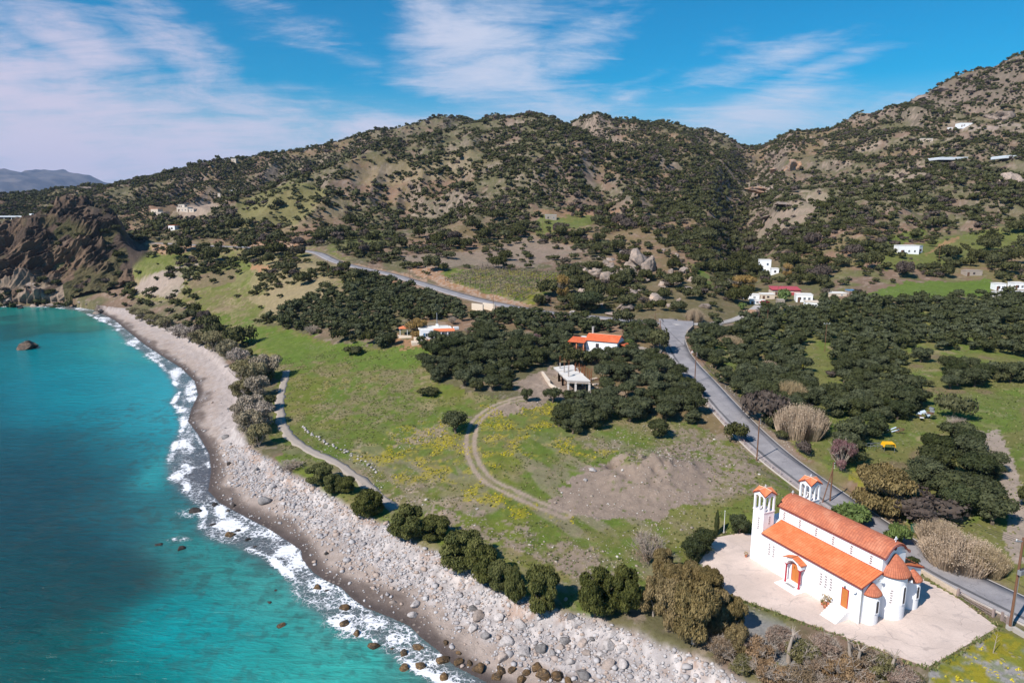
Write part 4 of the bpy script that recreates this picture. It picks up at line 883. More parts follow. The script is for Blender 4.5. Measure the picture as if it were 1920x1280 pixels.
def railing(p0, p1, h, n, name, label, gp=None, fold=True):
    (x0, y0), (x1, y1) = p0, p1; L = math.hypot(x1 - x0, y1 - y0); r_ = empty(name, (x0, y0, 5.0), math.atan2(y1 - y0, x1 - x0), label, 'gate')
    for x_ in (0, L): box('post', M_GATE, r_, x_ - .12, x_ + .12, -.12, .12, 0, h + .25)
    for z_ in (.12, h * .55, h): MB().tube([(.1, 0, z_), (L - .1, 0, z_)], .03, 5).build('rail', M_GATE, r_)
    m_ = MB()
    for k in range(n): x_ = .15 + (L - .3) * k / (n - 1); m_.box(x_ - .015, x_ + .015, -.012, .012, .12, h)
    m_.build('bars', M_GATE, r_); return r_
M_GATE = simple('weathered_gate_metal', (.30, .23, .21), .7, .2)
railing(un(1796,1117,5), un(1862,1156,5), .85, 26, 'metal_gate', 'long barred sliding gate beside the road at the terrace edge')
railing(un(1878,1163,5), un(1889,1172,5), .95, 6, 'metal_gate', 'small barred gate beside the big utility pole')
wall_run(un(1900,1183,5), un(1990,1240,5), .7, .35, 'stone_wall', 'low pale wall running from the utility pole along the road', M_GUT, z0=5)
# ------------------------------------------------------------------ foliage
def icos(sub):
    bm_ = bmesh.new(); bmesh.ops.create_icosphere(bm_, subdivisions=sub, radius=1); v = np.array([p.co[:] for p in bm_.verts]); f = np.array([[q.index for q in p.verts] for p in bm_.faces]); bm_.free(); return v, f
ICO = {k: icos(k) for k in (1, 2, 3, 4)}
def leaves(pos, nrm, size, g, tri=False, long_=1., up=0.):
    n = len(pos); a = g.normal(size=(n, 3)); a[:, 2] += up * 3; a -= nrm * (a * nrm).sum(1, keepdims=True) * .8; a /= np.linalg.norm(a, axis=1, keepdims=True) + 1e-6
    b = np.cross(nrm, a); b /= np.linalg.norm(b, axis=1, keepdims=True) + 1e-6; s = (size * g.uniform(.6, 1.35, n))[:, None]
    a = a * s * long_; b = b * s
    if tri:
        v = np.stack([pos - a * .5 - b * .5, pos + b * .5 - a * .3, pos + a * .6], 1); return v.reshape(-1, 3), np.arange(3 * n).reshape(-1, 3)
    v = np.stack([pos - a * .5 - b * .25, pos - b * .1 + b * .45 - a * .2, pos + a * .55, pos - b * .5 + a * .1], 1); return v.reshape(-1, 3), np.arange(4 * n).reshape(-1, 4)
def crown(seed, lobes, per, leaf, h=1.5, core=.80, sub=1, flat=False, long_=1., up=0., lr=(.30, .48), base=0., tri=False, open_=0.):
    """unit crown: radius about 1, z 0..h. Returns verts, [faces], v attribute"""
    g = np.random.default_rng(seed); V, FT, FQ, A = [], [], [], []; n0 = 0
    cs = []; low = base <= .06
    for k in range(lobes):
        th = g.uniform(0, 6.283); q = math.sqrt(g.uniform(0, 1)) * .66; r_ = g.uniform(*lr)
        zt = base + (h - base) * (.5 + .36 * math.sqrt(max(0, 1 - (q / .78) ** 2)) * g.choice([-1, -.8, 1, 1, .2] if low else [-1, 1, 1, .4]) * g.uniform(.7, 1.))
        if flat: zt = h * (.35 + .35 * math.sqrt(max(0, 1 - (q / .8) ** 2)) * g.uniform(.6, 1))
        cs.append((q * math.cos(th), q * math.sin(th), zt, r_, g.uniform(.3, .9)))
    cs = np.array(cs); hs = h * .5
    for cx, cy, cz, r_, tn in cs:
        c = np.array((cx, cy, cz)); sc_ = np.array((r_, r_, r_ * max(.62, min(1.3, hs))))
        if core > 0:
            iv, if_ = ICO[sub]; d = g.normal(size=iv.shape) * .11; v = c + (iv + d) * sc_ * core
            V.append(v); FT.append(if_ + n0); A.append(np.full(len(v), tn)); n0 += len(v)
        dr = g.normal(size=(per, 3)); dr[:, 2] = dr[:, 2] * .9 + .25; dr /= np.linalg.norm(dr, axis=1, keepdims=True)
        p = c + dr * sc_ * g.uniform(.78 - open_, 1.12, (per, 1)); nn = dr + g.normal(size=dr.shape) * .75; nn /= np.linalg.norm(nn, axis=1, keepdims=True)
        ins = np.zeros(per, bool)
        for c2 in cs:
            if c2[0] == cx and c2[1] == cy: continue
            ins |= ((((p - c2[:3]) / (c2[3] * .75)) ** 2).sum(1) < 1)
        p, nn = p[~ins], nn[~ins]
        if len(p) == 0: continue
        v, f = leaves(p, nn, leaf, g, tri, long_, up); (FT if tri else FQ).append(f + n0); V.append(v); k_ = 3 if tri else 4
        A.append(np.repeat(np.clip(tn + g.normal(size=len(p)) * .22, 0, 1), k_)); n0 += len(v)
    V = np.concatenate(V); V[:, 2] = np.maximum(V[:, 2], .0)
    fs = []; 
    if FT: fs.append(np.concatenate(FT))
    if FQ: fs.append(np.concatenate(FQ))
    return V, fs, np.concatenate(A)
def mat_leaf(name, c0, c1, rv=.35, spec=.2, third=None, third_amt=0.):
    if name in ('olive_leaves', 'scrub_leaves', 'dark_leaves'): c0 = tuple(q * .85 for q in c0); c1 = tuple(q * .85 for q in c1)
    m, t, b = newmat(name); a = t.node('ShaderNodeAttribute', attribute_name='v').outputs['Fac']; r_ = t.node('ShaderNodeObjectInfo').outputs['Random']
    rb = t.node('ShaderNodeAttribute', attribute_name='rnd').outputs['Fac']; r_ = t.m('FRACT', t.m('ADD', r_, rb))
    col = t.mix(a, c0, c1); k = t.m('ADD', 1 - rv / 2, t.m('MULTIPLY', r_, rv)); col = t.mix(1, col, t.comb(k, k, t.m('MULTIPLY', k, k)), 'MULTIPLY')
    if third: col = t.mix(t.m('MULTIPLY', t.ss(t.m('FRACT', t.m('MULTIPLY', r_, 7.31)), 1 - third_amt, 1 - third_amt + .04), .8), col, third)
    t.put(b.inputs['Base Color'], col); b.inputs['Roughness'].default_value = .65; b.inputs['Specular IOR Level'].default_value = spec; return m
L_OLIVE = mat_leaf('olive_leaves', (.036, .043, .018), (.088, .096, .044), .4, .1)
L_SCRUB = mat_leaf('scrub_leaves', (.038, .042, .015), (.090, .090, .034), .5, .1, third=(.085, .062, .058, 1), third_amt=.16)
L_DARK = mat_leaf('dark_leaves', (.024, .032, .012), (.065, .076, .028), .35, .12)
L_TAM = mat_leaf('tamarisk_green', (.034, .044, .012), (.135, .135, .042), .35, .12)
L_TAMB = mat_leaf('tamarisk_brown', (.085, .068, .026), (.24, .175, .075), .3)
L_TAMG = mat_leaf('tamarisk_grey', (.17, .14, .105), (.40, .33, .255), .25)
L_DRY = mat_leaf('dry_twigs', (.13, .090, .060), (.30, .215, .150), .3)
L_RUST = mat_leaf('rust_leaves', (.15, .095, .030), (.36, .235, .085), .3)
L_PURP = mat_leaf('reddish_twigs', (.10, .05, .05), (.24, .13, .13), .3)
L_LIGHT = mat_leaf('light_green_leaves', (.050, .075, .020), (.14, .19, .055), .3)
L_REED = mat_leaf('dry_reeds', (.24, .175, .105), (.50, .385, .250), .25)
L_YEL = mat_leaf('yellow_bloom', (.20, .19, .02), (.5, .42, .03), .2)
M_BARK = simple('bark', (.13, .10, .075), .95, .3, 4, bmp=.6); M_BARKG = simple('grey_bark', (.34, .28, .23), .95, .3, 4, bmp=.6)
def cmesh(name, spec, mat):
    V, fs, a = spec; return npmesh(name, V, fs, mat, attrs={'v': a, 'rnd': np.zeros(len(V))}, link=False)
def trunk_mesh(seed, h, r_, spread=.5, n=4, mat=None, name='trunk'):
    g = random.Random(seed); m_ = MB(); top = h * .45
    m_.tube([(0, 0, -.3), (g.uniform(-.05, .05), g.uniform(-.05, .05), top * .5), (g.uniform(-.1, .1), 0, top)], [r_ * 1.25, r_, r_ * .8], 7)
    for k in range(n):
        a = 6.28 * k / n + g.uniform(-.4, .4); s = spread * g.uniform(.7, 1.1)
        m_.tube([(0, 0, top * .9), (s * .45 * math.cos(a), s * .45 * math.sin(a), top + (h - top) * .45), (s * math.cos(a), s * math.sin(a), h)], [r_ * .7, r_ * .42, r_ * .15], 5)
    return m_.build(name, mat or M_BARK, link=False)
def twig_mesh(seed, n=26, h=1.6, mat=None, name='branches', levels=2):
    """an open fan of branches: unit radius"""
    g = random.Random(seed); m_ = MB()
    for k in range(n):
        a = g.uniform(0, 6.28); q = math.sqrt(g.uniform(.02, 1)); zt = h * (.55 + .45 * math.sqrt(1 - q * q * .9)) * g.uniform(.75, 1.05)
        e = Vector((q * math.cos(a), q * math.sin(a), zt)); s = Vector((q * .1 * math.cos(a), q * .1 * math.sin(a), h * .12)); md = s.lerp(e, .5) + Vector((g.uniform(-.1, .1), g.uniform(-.1, .1), g.uniform(-.05, .1)))
        m_.tube([s, md, e], [.030, .016, .006], 4)
        for j in range(levels * 2):
            t0 = g.uniform(.35, .9); b_ = md.lerp(e, t0); e2 = b_ + Vector((g.uniform(-.28, .28), g.uniform(-.28, .28), g.uniform(.02, .3))); m_.tube([b_, e2], [.010, .004], 3)
    m_.tube([(0, 0, -.2), (0, 0, h * .2)], [.09, .07], 7)
    return m_.build(name, mat or M_BARKG, link=False)
PRO = {}
def proto(kind, n, fn, mat, tr=None):
    PRO[kind] = [(cmesh('crown', fn(s), mat), tr(s) if tr else None) for s in range(n)]
proto('olive', 5, lambda s: crown(100 + s, 14, 160, .105, 1.5, lr=(.30, .46), base=.22), L_OLIVE, lambda s: trunk_mesh(s, .75, .085, .45))
proto('dark', 4, lambda s: crown(200 + s, 18, 260, .085, 1.55, lr=(.28, .44), base=.15), L_DARK, lambda s: trunk_mesh(s, .7, .08, .45))
proto('scrub', 5, lambda s: crown(300 + s, 10, 120, .13, 1.05, lr=(.34, .52), flat=True), L_SCRUB)
proto('tam', 4, lambda s: crown(400 + s, 34, 400, .05, 1.9, lr=(.15, .32), long_=2.6, up=.9, base=.0, sub=1, core=.7), L_TAM, lambda s: trunk_mesh(s, .8, .06, .4))
proto('tamb', 3, lambda s: crown(430 + s, 36, 460, .045, 1.8, lr=(.15, .32), long_=2.4, up=.9, base=.05, core=.66), L_TAMB, lambda s: trunk_mesh(s, .8, .06, .5, mat=M_BARKG))
proto('tamg', 4, lambda s: crown(460 + s, 18, 260, .06, 1.5, lr=(.24, .38), long_=2.2, up=.6, base=.15, core=.5, open_=.2), L_TAMG, lambda s: twig_mesh(s, 16, 1.3, name='trunk'))
proto('tamog', 3, lambda s: crown(480 + s, 18, 260, .065, 1.5, lr=(.24, .38), long_=2.0, up=.6, base=.1, core=.6, open_=.1), mat_leaf('tamarisk_olive', (.12, .10, .05), (.29, .25, .14), .25), lambda s: twig_mesh(s, 10, 1.3, name='trunk'))
proto('dry', 4, lambda s: crown(500 + s, 18, 420, .036, 1.2, lr=(.22, .36), long_=2.8, up=.5, base=.1, core=0, open_=.5), L_DRY, lambda s: twig_mesh(40 + s, 44, 1.25, levels=3, name='trunk'))
proto('tambd', 2, lambda s: crown(620 + s, 22, 300, .045, 1.2, lr=(.16, .32), long_=2.6, up=.6, base=.05, core=.4, open_=.4), mat_leaf('tawny_twigs', (.13, .080, .045), (.30, .195, .110), .3), lambda s: twig_mesh(90 + s, 30, 1.25, levels=3, name='trunk'))
proto('tamod', 2, lambda s: crown(640 + s, 20, 300, .045, 1.2, lr=(.16, .32), long_=2.4, up=.6, base=.05, core=.4, open_=.4), mat_leaf('olive_twigs', (.07, .07, .025), (.19, .165, .07), .3), lambda s: twig_mesh(95 + s, 24, 1.25, levels=3, name='trunk'))
proto('rust', 2, lambda s: crown(520 + s, 18, 420, .05, 1.6, lr=(.22, .36), long_=2.2, up=.8, base=.15, core=.45, open_=.2), L_RUST, lambda s: twig_mesh(60 + s, 26, 1.5, name='trunk'))
proto('purple', 2, lambda s: crown(540 + s, 14, 260, .04, 1.5, lr=(.22, .36), long_=2.5, up=1.1, core=.3, open_=.3), L_PURP, lambda s: twig_mesh(70 + s, 26, 1.5, name='trunk'))
proto('bare', 2, lambda s: crown(560 + s, 10, 130, .03, 1.5, lr=(.22, .36), long_=2.8, up=1., core=0, open_=.5), L_DRY, lambda s: twig_mesh(80 + s, 70, 1.5, levels=3, name='trunk'))
proto('light', 2, lambda s: crown(580 + s, 12, 120, .17, 1.3, lr=(.26, .42), long_=2.2, up=.5, base=.1, core=.6), L_LIGHT, lambda s: trunk_mesh(s, .7, .07, .5))
proto('yellow', 1, lambda s: crown(590 + s, 7, 80, .15, 1.0, flat=True), L_YEL)
def reed_spec(seed, n=2400):
    g = np.random.default_rng(seed); th = g.uniform(0, 6.283, n); q = np.sqrt(g.uniform(0, 1, n)) * .9; hh = 1.5 * np.sqrt(np.clip(1 - q ** 2 * .8, .1, 1)) * g.uniform(.7, 1.08, n)
    b = np.stack([q * np.cos(th), q * np.sin(th), 0 * q], 1); lean = np.stack([np.cos(th) * q * .25 + g.normal(size=n) * .07, np.sin(th) * q * .25 + g.normal(size=n) * .07, hh], 1); w = g.uniform(.006, .012, n)[:, None]; sd_ = np.stack([np.sin(th * 3), np.cos(th * 3), 0 * th], 1)
    mid = b + lean * .55; v = np.stack([b - sd_ * w, b + sd_ * w, mid + sd_ * w * 1.2, b + lean + sd_ * w * .2, mid - sd_ * w * 1.2], 1).reshape(-1, 3)
    V = [v]; F5 = np.arange(5 * n).reshape(-1, 5); tips = b + lean; pl = leaves(np.repeat(tips, 2, 0) - lean.repeat(2, 0) * g.uniform(0, .22, (2 * n, 1)), g.normal(size=(2 * n, 3)), .020, g, False, 3.2, .9)
    V = np.concatenate([v, pl[0]]); return V, [F5, pl[1] + len(v)], np.concatenate([np.repeat(g.uniform(0, .8, n), 5), np.repeat(g.uniform(.3, 1, 2 * n), 4)])
proto('reed', 3, lambda s: reed_spec(600 + s), L_REED)
def cypress_spec(seed):
    g = np.random.default_rng(seed); n = 900; z = g.uniform(0, 1, n); th = g.uniform(0, 6.283, n); r_ = .9 * np.sin(np.clip(z * .93 + .07, 0, 1) * math.pi) ** .6 * g.uniform(.8, 1.05, n)
    p = np.stack([r_ * np.cos(th), r_ * np.sin(th), z * 7], 1); nn = np.stack([np.cos(th), np.sin(th), .3 + 0 * th], 1); v, f = leaves(p, nn, .4, g, long_=2, up=1.)
    iv, if_ = ICO[2]; cv = iv * (.72, .72, 3.3) + (0, 0, 3.5); return np.r_[cv, v], [if_, f + len(cv)], np.r_[np.full(len(cv), .4), np.repeat(g.uniform(0, 1, n), 4)]
proto('cypress', 1, lambda s: cypress_spec(5), L_DARK, lambda s: MB().tube([(0, 0, -.3), (0, 0, 3)], .1, 6).build('trunk', M_BARK, link=False))
KN = dict(olive=('olive_tree', 'olive tree'), dark=('evergreen_tree', 'tree'), scrub=('scrub_bush', 'bush'), tam=('tamarisk_tree', 'tree'), tamb=('tamarisk_tree', 'tree'), tamg=('tamarisk_tree', 'tree'), tamog=('tamarisk_tree', 'tree'), tambd=('tamarisk_bush', 'bush'), tamod=('tamarisk_bush', 'bush'), dry=('dry_tamarisk_tree', 'tree'),
          rust=('rust_coloured_tree', 'tree'), purple=('leafless_shrub', 'shrub'), bare=('leafless_tree', 'tree'), light=('broadleaf_tree', 'tree'), yellow=('flowering_broom', 'shrub'), reed=('reed_clump', 'reeds'), cypress=('cypress_tree', 'tree'))
def plant(kind, x, y, z, s, hs, label, group=None, var=None, rot=None):
    nm, cat = KN[kind]; ps = PRO[kind]; cm, tm = ps[(var if var is not None else rnd.randrange(len(ps))) % len(ps)]; rot = rnd.uniform(0, 6.28) if rot is None else rot
    if tm is None:
        o = bpy.data.objects.new(nm, cm); COL.objects.link(o); tag(o, label, cat, group)
        if kind == 'reed': o.name = nm
    else:
        o = empty(nm, (x, y, z), 0, label, cat, group)
        c = bpy.data.objects.new('crown', cm); COL.objects.link(c); c.parent = o; t_ = bpy.data.objects.new('trunk', tm); COL.objects.link(t_); t_.parent = o
    o.location = (x, y, z - .12 * s * .3); o.rotation_euler = (0, 0, rot); o.scale = (s, s * rnd.uniform(.9, 1.1), hs); return o
TAKEN = []
def plant_px(kind, px, py, wpx, hpx, label, group=None, var=None):
    """a plant whose foot stands at the picture point, so wide and so high in pixels"""
    x, y, z = hit(px, py); dist = math.sqrt(x * x + y * y + (CAMH - z) ** 2); s = wpx / FOC * (y * _c + (CAMH - z) * _s) / 2
    hh = {'scrub': 1.0, 'tam': 1.85, 'tamb': 1.75, 'reed': 1.5, 'cypress': 7.0, 'dry': 1.3, 'tambd': 1.3, 'tamod': 1.3}.get(kind, 1.5); el = math.atan2(CAMH - z, y)
    top = (hpx / FOC * (y * _c + (CAMH - z) * _s)) / math.cos(el); top = max(top - .35 * s * math.tan(el), .5 * top)
    TAKEN.append((x, y, s)); return plant(kind, x, y, z, s / .95, top / hh, label, group, var)

# individually seen trees: (kind, foot px, foot py, width, height, label, group)
ONE = [
 ('olive', 853, 812, 52, 42, 'round dark olive tree standing alone beside the bend of the dirt track', None),
 ('olive', 988, 753, 24, 26, 'small olive tree between the gravel yard and the meadow, left of the larger round one', None),
 ('olive', 1036, 754, 36, 28, 'round olive tree just in front of the unfinished concrete building', None),
 ('olive', 1238, 820, 44, 36, 'single olive tree on the meadow nearest to the rubble heap', None),
 ('scrub', 803, 742, 44, 18, 'low olive green bush alone in the middle of the meadow', None),
 ('dark', 1386, 1000, 42, 36, 'round clipped evergreen at the corner of the church terrace', None),
 ('cypress', 1343, 1002, 9, 44, 'thin young cypress beside the terrace corner', None),
 ('dark', 1296, 1052, 44, 44, 'dark shrubby tree behind the brown tamarisks at the terrace corner', None),
 ('dark', 1322, 1035, 46, 42, 'dark shrubby tree at the terrace edge left of the cypress', None),
 ('bare', 1215, 1055, 66, 62, 'round leafless pinkish grey tree at the bank behind the tamarisks', None),
 ('light', 1598, 985, 74, 44, 'spreading broadleaf tree between church roof and road', None), ('light', 1680, 1022, 46, 44, 'yellowish green broadleaf tree close behind the church apse', None), ('dark', 1712, 1068, 30, 24, 'small dark shrub tucked behind the church apse roofs', None),
 ('tamb', 1655, 960, 120, 96, 'large tawny brown feathery tamarisk beside the road behind the church', None),
 ('purple', 1577, 880, 56, 62, 'leafless reddish purple shrub behind the roadside pole', None),
 ('reed', 1800, 1054, 120, 54, 'broad mass of dry tan reeds beside the road bend', None), ('reed', 1758, 1010, 70, 40, 'dry reed tuft on the left flank of the big roadside reed mass', None), ('reed', 1848, 1068, 70, 46, 'dry reed tuft on the right flank of the big roadside reed mass', None),
 ('reed', 1500, 815, 84, 62, 'tall beige reed clump beside the road, the larger one nearer the church', None), ('reed', 1482, 752, 52, 42, 'beige reed clump among the trees behind the larger roadside one', None),
 ('reed', 1302, 604, 30, 28, 'pinkish tan reed clump beside the road junction', None), ('reed', 1368, 650, 40, 24, 'thin beige reeds in the grove right of the junction', None), ('reed', 1440, 700, 30, 26, 'sparse beige reeds among the grove trees', None),
 ('scrub', 1720, 965, 130, 56, 'yellow green verge bushes between the tawny tree and the reeds', None),
 ('rust', 783, 632, 52, 36, 'orange brown leafless crowned tree in front of the flat roofed white house', None), ('dark', 845, 662, 62, 30, 'dark glossy evergreen below the flat roofed white house', None), ('dark', 812, 668, 48, 26, 'dark evergreen on the slope left of the glossy one below the white house', None),
 ('bare', 848, 608, 20, 16, 'small pinkish leafless tree behind the flat roofed white house', None), ('purple', 880, 645, 14, 14, 'small rusty shrub on the grass right of the flat roofed house', None), ('bare', 878, 626, 18, 14, 'small whitish leafless almond right of the flat roofed house', None),
 ('scrub', 665, 664, 44, 18, 'low bush at the upper edge of the meadow', None), ('bare', 585, 627, 26, 18, 'pinkish leafless shrub at the left end of the grove', None), ('purple', 1006, 642, 20, 18, 'rust red shrub in the central grove', None),
 ('rust', 1052, 560, 34, 44, 'pale tawny tree at the right corner of the vineyard', None), ('dark', 1100, 585, 70, 40, 'large dark evergreen right of the vineyard by the upper road', None),
 ('purple', 1090, 655, 16, 10, 'small reddish shrub beside the orange roofed house deck', None), ('light', 1178, 655, 20, 22, 'bright green tree beside the right porch of the orange roofed house', None),
 ('yellow', 1540, 603, 16, 9, 'yellow flowering broom in the right grove', None), ('yellow', 1462, 632, 14, 12, 'yellow flowering broom at the grove edge', None), ('yellow', 1500, 690, 16, 14, 'yellow flowering shrub beside the beige reeds', None), ('yellow', 1710, 905, 26, 12, 'yellow flowering shrub between the big dark trees', None),
 ('bare', 1790, 815, 40, 36, 'leafless grey tree in the right-hand meadow', None), ('light', 1392, 580, 18, 14, 'bright green tree in front of the hamlet', None),
 ('rust', 1390, 545, 60, 30, 'tawny reed-like thicket left of the hamlet', None), ('rust', 1473, 520, 24, 26, 'tawny leafless tree below the white cube house', None), ('light', 1468, 565, 26, 26, 'green tree between the hamlet houses', None),
 ('tam', 600, 905, 60, 40, 'first dark tamarisk on the bank above the boulders, beside the grey cushion bush', 'tamarisks'), ('bare', 545, 880, 50, 20, 'grey leafless cushion bush on the bank above the boulders', None), ('tam', 652, 925, 34, 34, 'small tamarisk on the bank right of the grey cushion bush', None),
]
TAMD = [(625,925,34,40),(688,968,56,54),(768,1008,66,62),(815,1008,54,44),(868,1065,80,74),(905,1090,66,74),(938,1108,44,60),(966,1130,36,70),(1014,1145,62,84),(1118,1155,64,88),(1172,1148,62,84),(892,1050,50,56)]
for k, (px, py, w, h) in enumerate(TAMD): plant_px('tam', px, py, w * 1.25, h, 'green tamarisk in the row of trees on the bank above the pebble beach', 'green tamarisks on the beach bank')
for k, (px, py, w, h) in enumerate([(1226,1155,66,80),(1262,1180,84,96),(1300,1205,104,110),(1345,1190,70,84),(1255,1115,60,60),(1290,1110,60,60),(1328,1120,56,60),(1245,1082,52,56),(1372,1185,56,66),(1380,1225,50,56)]): plant_px('tamb', px, py, w, h, 'tall brownish green tamarisk in the thicket at the seaward edge of the terrace', 'brownish tamarisks by the terrace')
for px, py, w, h, kd in [(250,585,20,12,'tamog'),(268,596,26,18,'tamog'),(290,606,30,20,'tamog'),(312,615,32,22,'tamog'),(335,628,30,22,'tamg'),(356,634,32,24,'tamg'),(378,642,34,26,'tamog'),(402,655,40,34,'tamog'),(425,668,36,32,'tamog'),(448,688,36,34,'tamg'),(455,712,40,36,'tamog'),(478,722,46,42,'tamog'),
     (500,708,50,44,'tamg'),(482,742,40,38,'tamg'),(470,772,44,34,'tamg'),(490,795,44,40,'tamg'),(468,812,46,42,'tamg'),(486,832,40,36,'tamog'),(452,742,34,30,'tamog'),(455,785,36,32,'tamg')]:
    plant_px(kd, px, py + 4, w * 1.25, h * 1.2, 'pale ' + ('grey leafless' if kd == 'tamg' else 'olive brown') + ' tamarisk in the belt between beach and meadow', ('grey' if kd == 'tamg' else 'olive brown') + ' tamarisks behind the beach')
for k, (px, py, w, h) in enumerate([(1385,1215,62,40),(1420,1235,70,44),(1462,1212,62,40),(1500,1240,72,46),(1545,1228,66,42),(1575,1275,80,48),(1615,1252,70,42),(1655,1268,76,44),(1690,1288,66,36),(1440,1275,76,44),(1500,1292,80,44),(1392,1262,60,38),(1350,1235,56,40),(1620,1300,80,40),(1555,1312,80,40),(1715,1282,40,26),(1530,1262,50,34)]):
    kd = ('dry', 'tambd', 'dry', 'tamod')[k % 4]
    plant_px(kd, px, py, w, h, {'dry': 'half dead brown tamarisk with bare grey limbs in the thicket below the terrace', 'tambd': 'tawny brown tamarisk bush in the thicket below the terrace', 'tamod': 'olive green patch of tamarisk among the dry thicket below the terrace'}[kd], {'dry': 'dry tamarisks below the terrace', 'tambd': 'tawny bushes below the terrace', 'tamod': 'olive green bushes below the terrace'}[kd])
for q in ONE: plant_px(q[0], q[1], q[2], q[3], q[4], q[5], None)
# pale trunks among the dry trees
def dead_trunk(px, py, h, label):
    x, y, z = hit(px, py); g = random.Random(px); m_ = MB(); m_.tube([(0, 0, -.3), (.15, .1, h * .4), (-.1, .2, h * .8)], [.28, .2, .13], 8)
    o = empty('dead_tree', (x, y, z), g.uniform(0, 6), label, 'tree'); m_.build('trunk', M_BARKG, o)
    for k in range(7):
        a = g.uniform(0, 6.28); l = g.uniform(.5, 1.1); b0 = Vector((-.1, .2, h * .8)); e = b0 + Vector((l * math.cos(a), l * math.sin(a), g.uniform(.2, 1.))); MB().tube([b0, b0.lerp(e, .5) + Vector((0, 0, .1)), e], [.09, .05, .02], 6).build('limb', M_BARKG, o)
dead_trunk(1478, 1240, 4.2, 'pale forked dead trunk rising from the left of the dry thicket'); dead_trunk(1590, 1256, 4.2, 'leaning whitish dead trunk in the middle of the dry thicket'); dead_trunk(1610, 1262, 3.6, 'shorter whitish dead trunk beside the leaning one'); dead_trunk(1668, 1274, 3.4, 'dead trunk near the right end of the dry thicket')

# ------------------------------------------------------------------ groves and scrub sown over the ground
el_ = (Z - CAMH) / RV[None]; vis = el_ >= np.maximum.accumulate(el_, axis=1) - .006
area = (np.gradient(AZ)[:, None] * RV[None]) * np.gradient(RV)[None] * vis * ((PX > -60) & (PX < 1980) & (PY < 1330) & (np.abs(AZ) < R(50))[:, None])
offroad = (dR1 > 4.4) & (dR2 > np.where((PX > 560) & (PX < 1000), 11., 8.))  & (dR3 > 3.5) & (dT > 1) & ~ter & (dB > 1.5)
def Q(poly, j=6): return inpoly(PX + jx * j, PY + jy * j * .7, poly)
def sow(dens, dmin, rmax, nmax, sizefn, seed, taken=None):
    g = np.random.default_rng(seed); w = (area * dens).ravel(); n = g.poisson(min(w.sum() * 2.2, 4e5)); c = np.cumsum(w); i = np.searchsorted(c, g.uniform(0, c[-1], n)); i = np.minimum(i, len(w) - 1)
    a, b = i // NR, i % NR; az_ = AZ[a] + g.uniform(-.5, .5, n) * np.gradient(AZ)[a]; r_ = RV[b] + g.uniform(-.5, .5, n) * np.gradient(RV)[b]
    x, y = np.sin(az_) * r_, np.cos(az_) * r_; s = sizefn(x, y, g, i); out = []; grid = {}
    def ok(x_, y_, s_):
        cx, cy = int(x_ // 6), int(y_ // 6)
        for u in (-1, 0, 1):
            for v in (-1, 0, 1):
                for (x2, y2, s2) in grid.get((cx + u, cy + v), ()):
                    if (x_ - x2) ** 2 + (y_ - y2) ** 2 < ((s_ + s2) * dmin) ** 2: return False
        return True
    for (x2, y2, s2) in (taken or []): grid.setdefault((int(x2 // 6), int(y2 // 6)), []).append((x2, y2, s2))
    tot = w.sum() * 1.0
    for k in range(n):
        if ok(x[k], y[k], s[k]): grid.setdefault((int(x[k] // 6), int(y[k] // 6)), []).append((x[k], y[k], s[k])); out.append((x[k], y[k], s[k]))
        if len(out) >= nmax: break
    o = np.array(out); return np.c_[o, zat(o[:, 0], o[:, 1])]
bare_ = Q([(1225,585),(1310,585),(1310,625),(1230,640)], 0)
house_zone = Q([(1070,625),(1172,622),(1175,668),(1070,672)], 0) | Q([(1020,690),(1120,690),(1130,748),(1000,750)], 3) | Q([(745,604),(865,600),(862,636),(745,650)], 0) | Q([(1395,535),(1540,535),(1540,585),(1395,585)], 0) | Q([(1180,645),(1225,645),(1225,665),(1180,665)], 0) | Q([(1000,690),(1040,690),(1000,760),(930,750)], 3)
house_zone |= Q([(1420,490),(1462,490),(1462,516),(1420,516)], 0) | Q([(1680,455),(1735,455),(1735,480),(1680,480)], 0) | Q([(1850,528),(1930,528),(1930,556),(1850,556)], 0) | Q([(1018,400),(1050,400),(1050,418),(1018,418)], 0) | Q([(1550,545),(1600,545),(1600,564),(1550,564)], 0) | Q([(1805,504),(1850,504),(1850,520),(1805,520)], 0) | (Q([(860,560),(935,560),(935,598),(870,598)], 0)) | Q([(1705,765),(1770,765),(1770,818),(1710,818)], 0) | Q([(1590,818),(1700,818),(1700,886),(1610,880)], 0) | Q([(1825,800),(1890,800),(1908,860),(1928,1062),(1888,1062),(1862,880)], 2) | Q([(275,388),(345,385),(400,380),(400,405),(290,412)], 0)
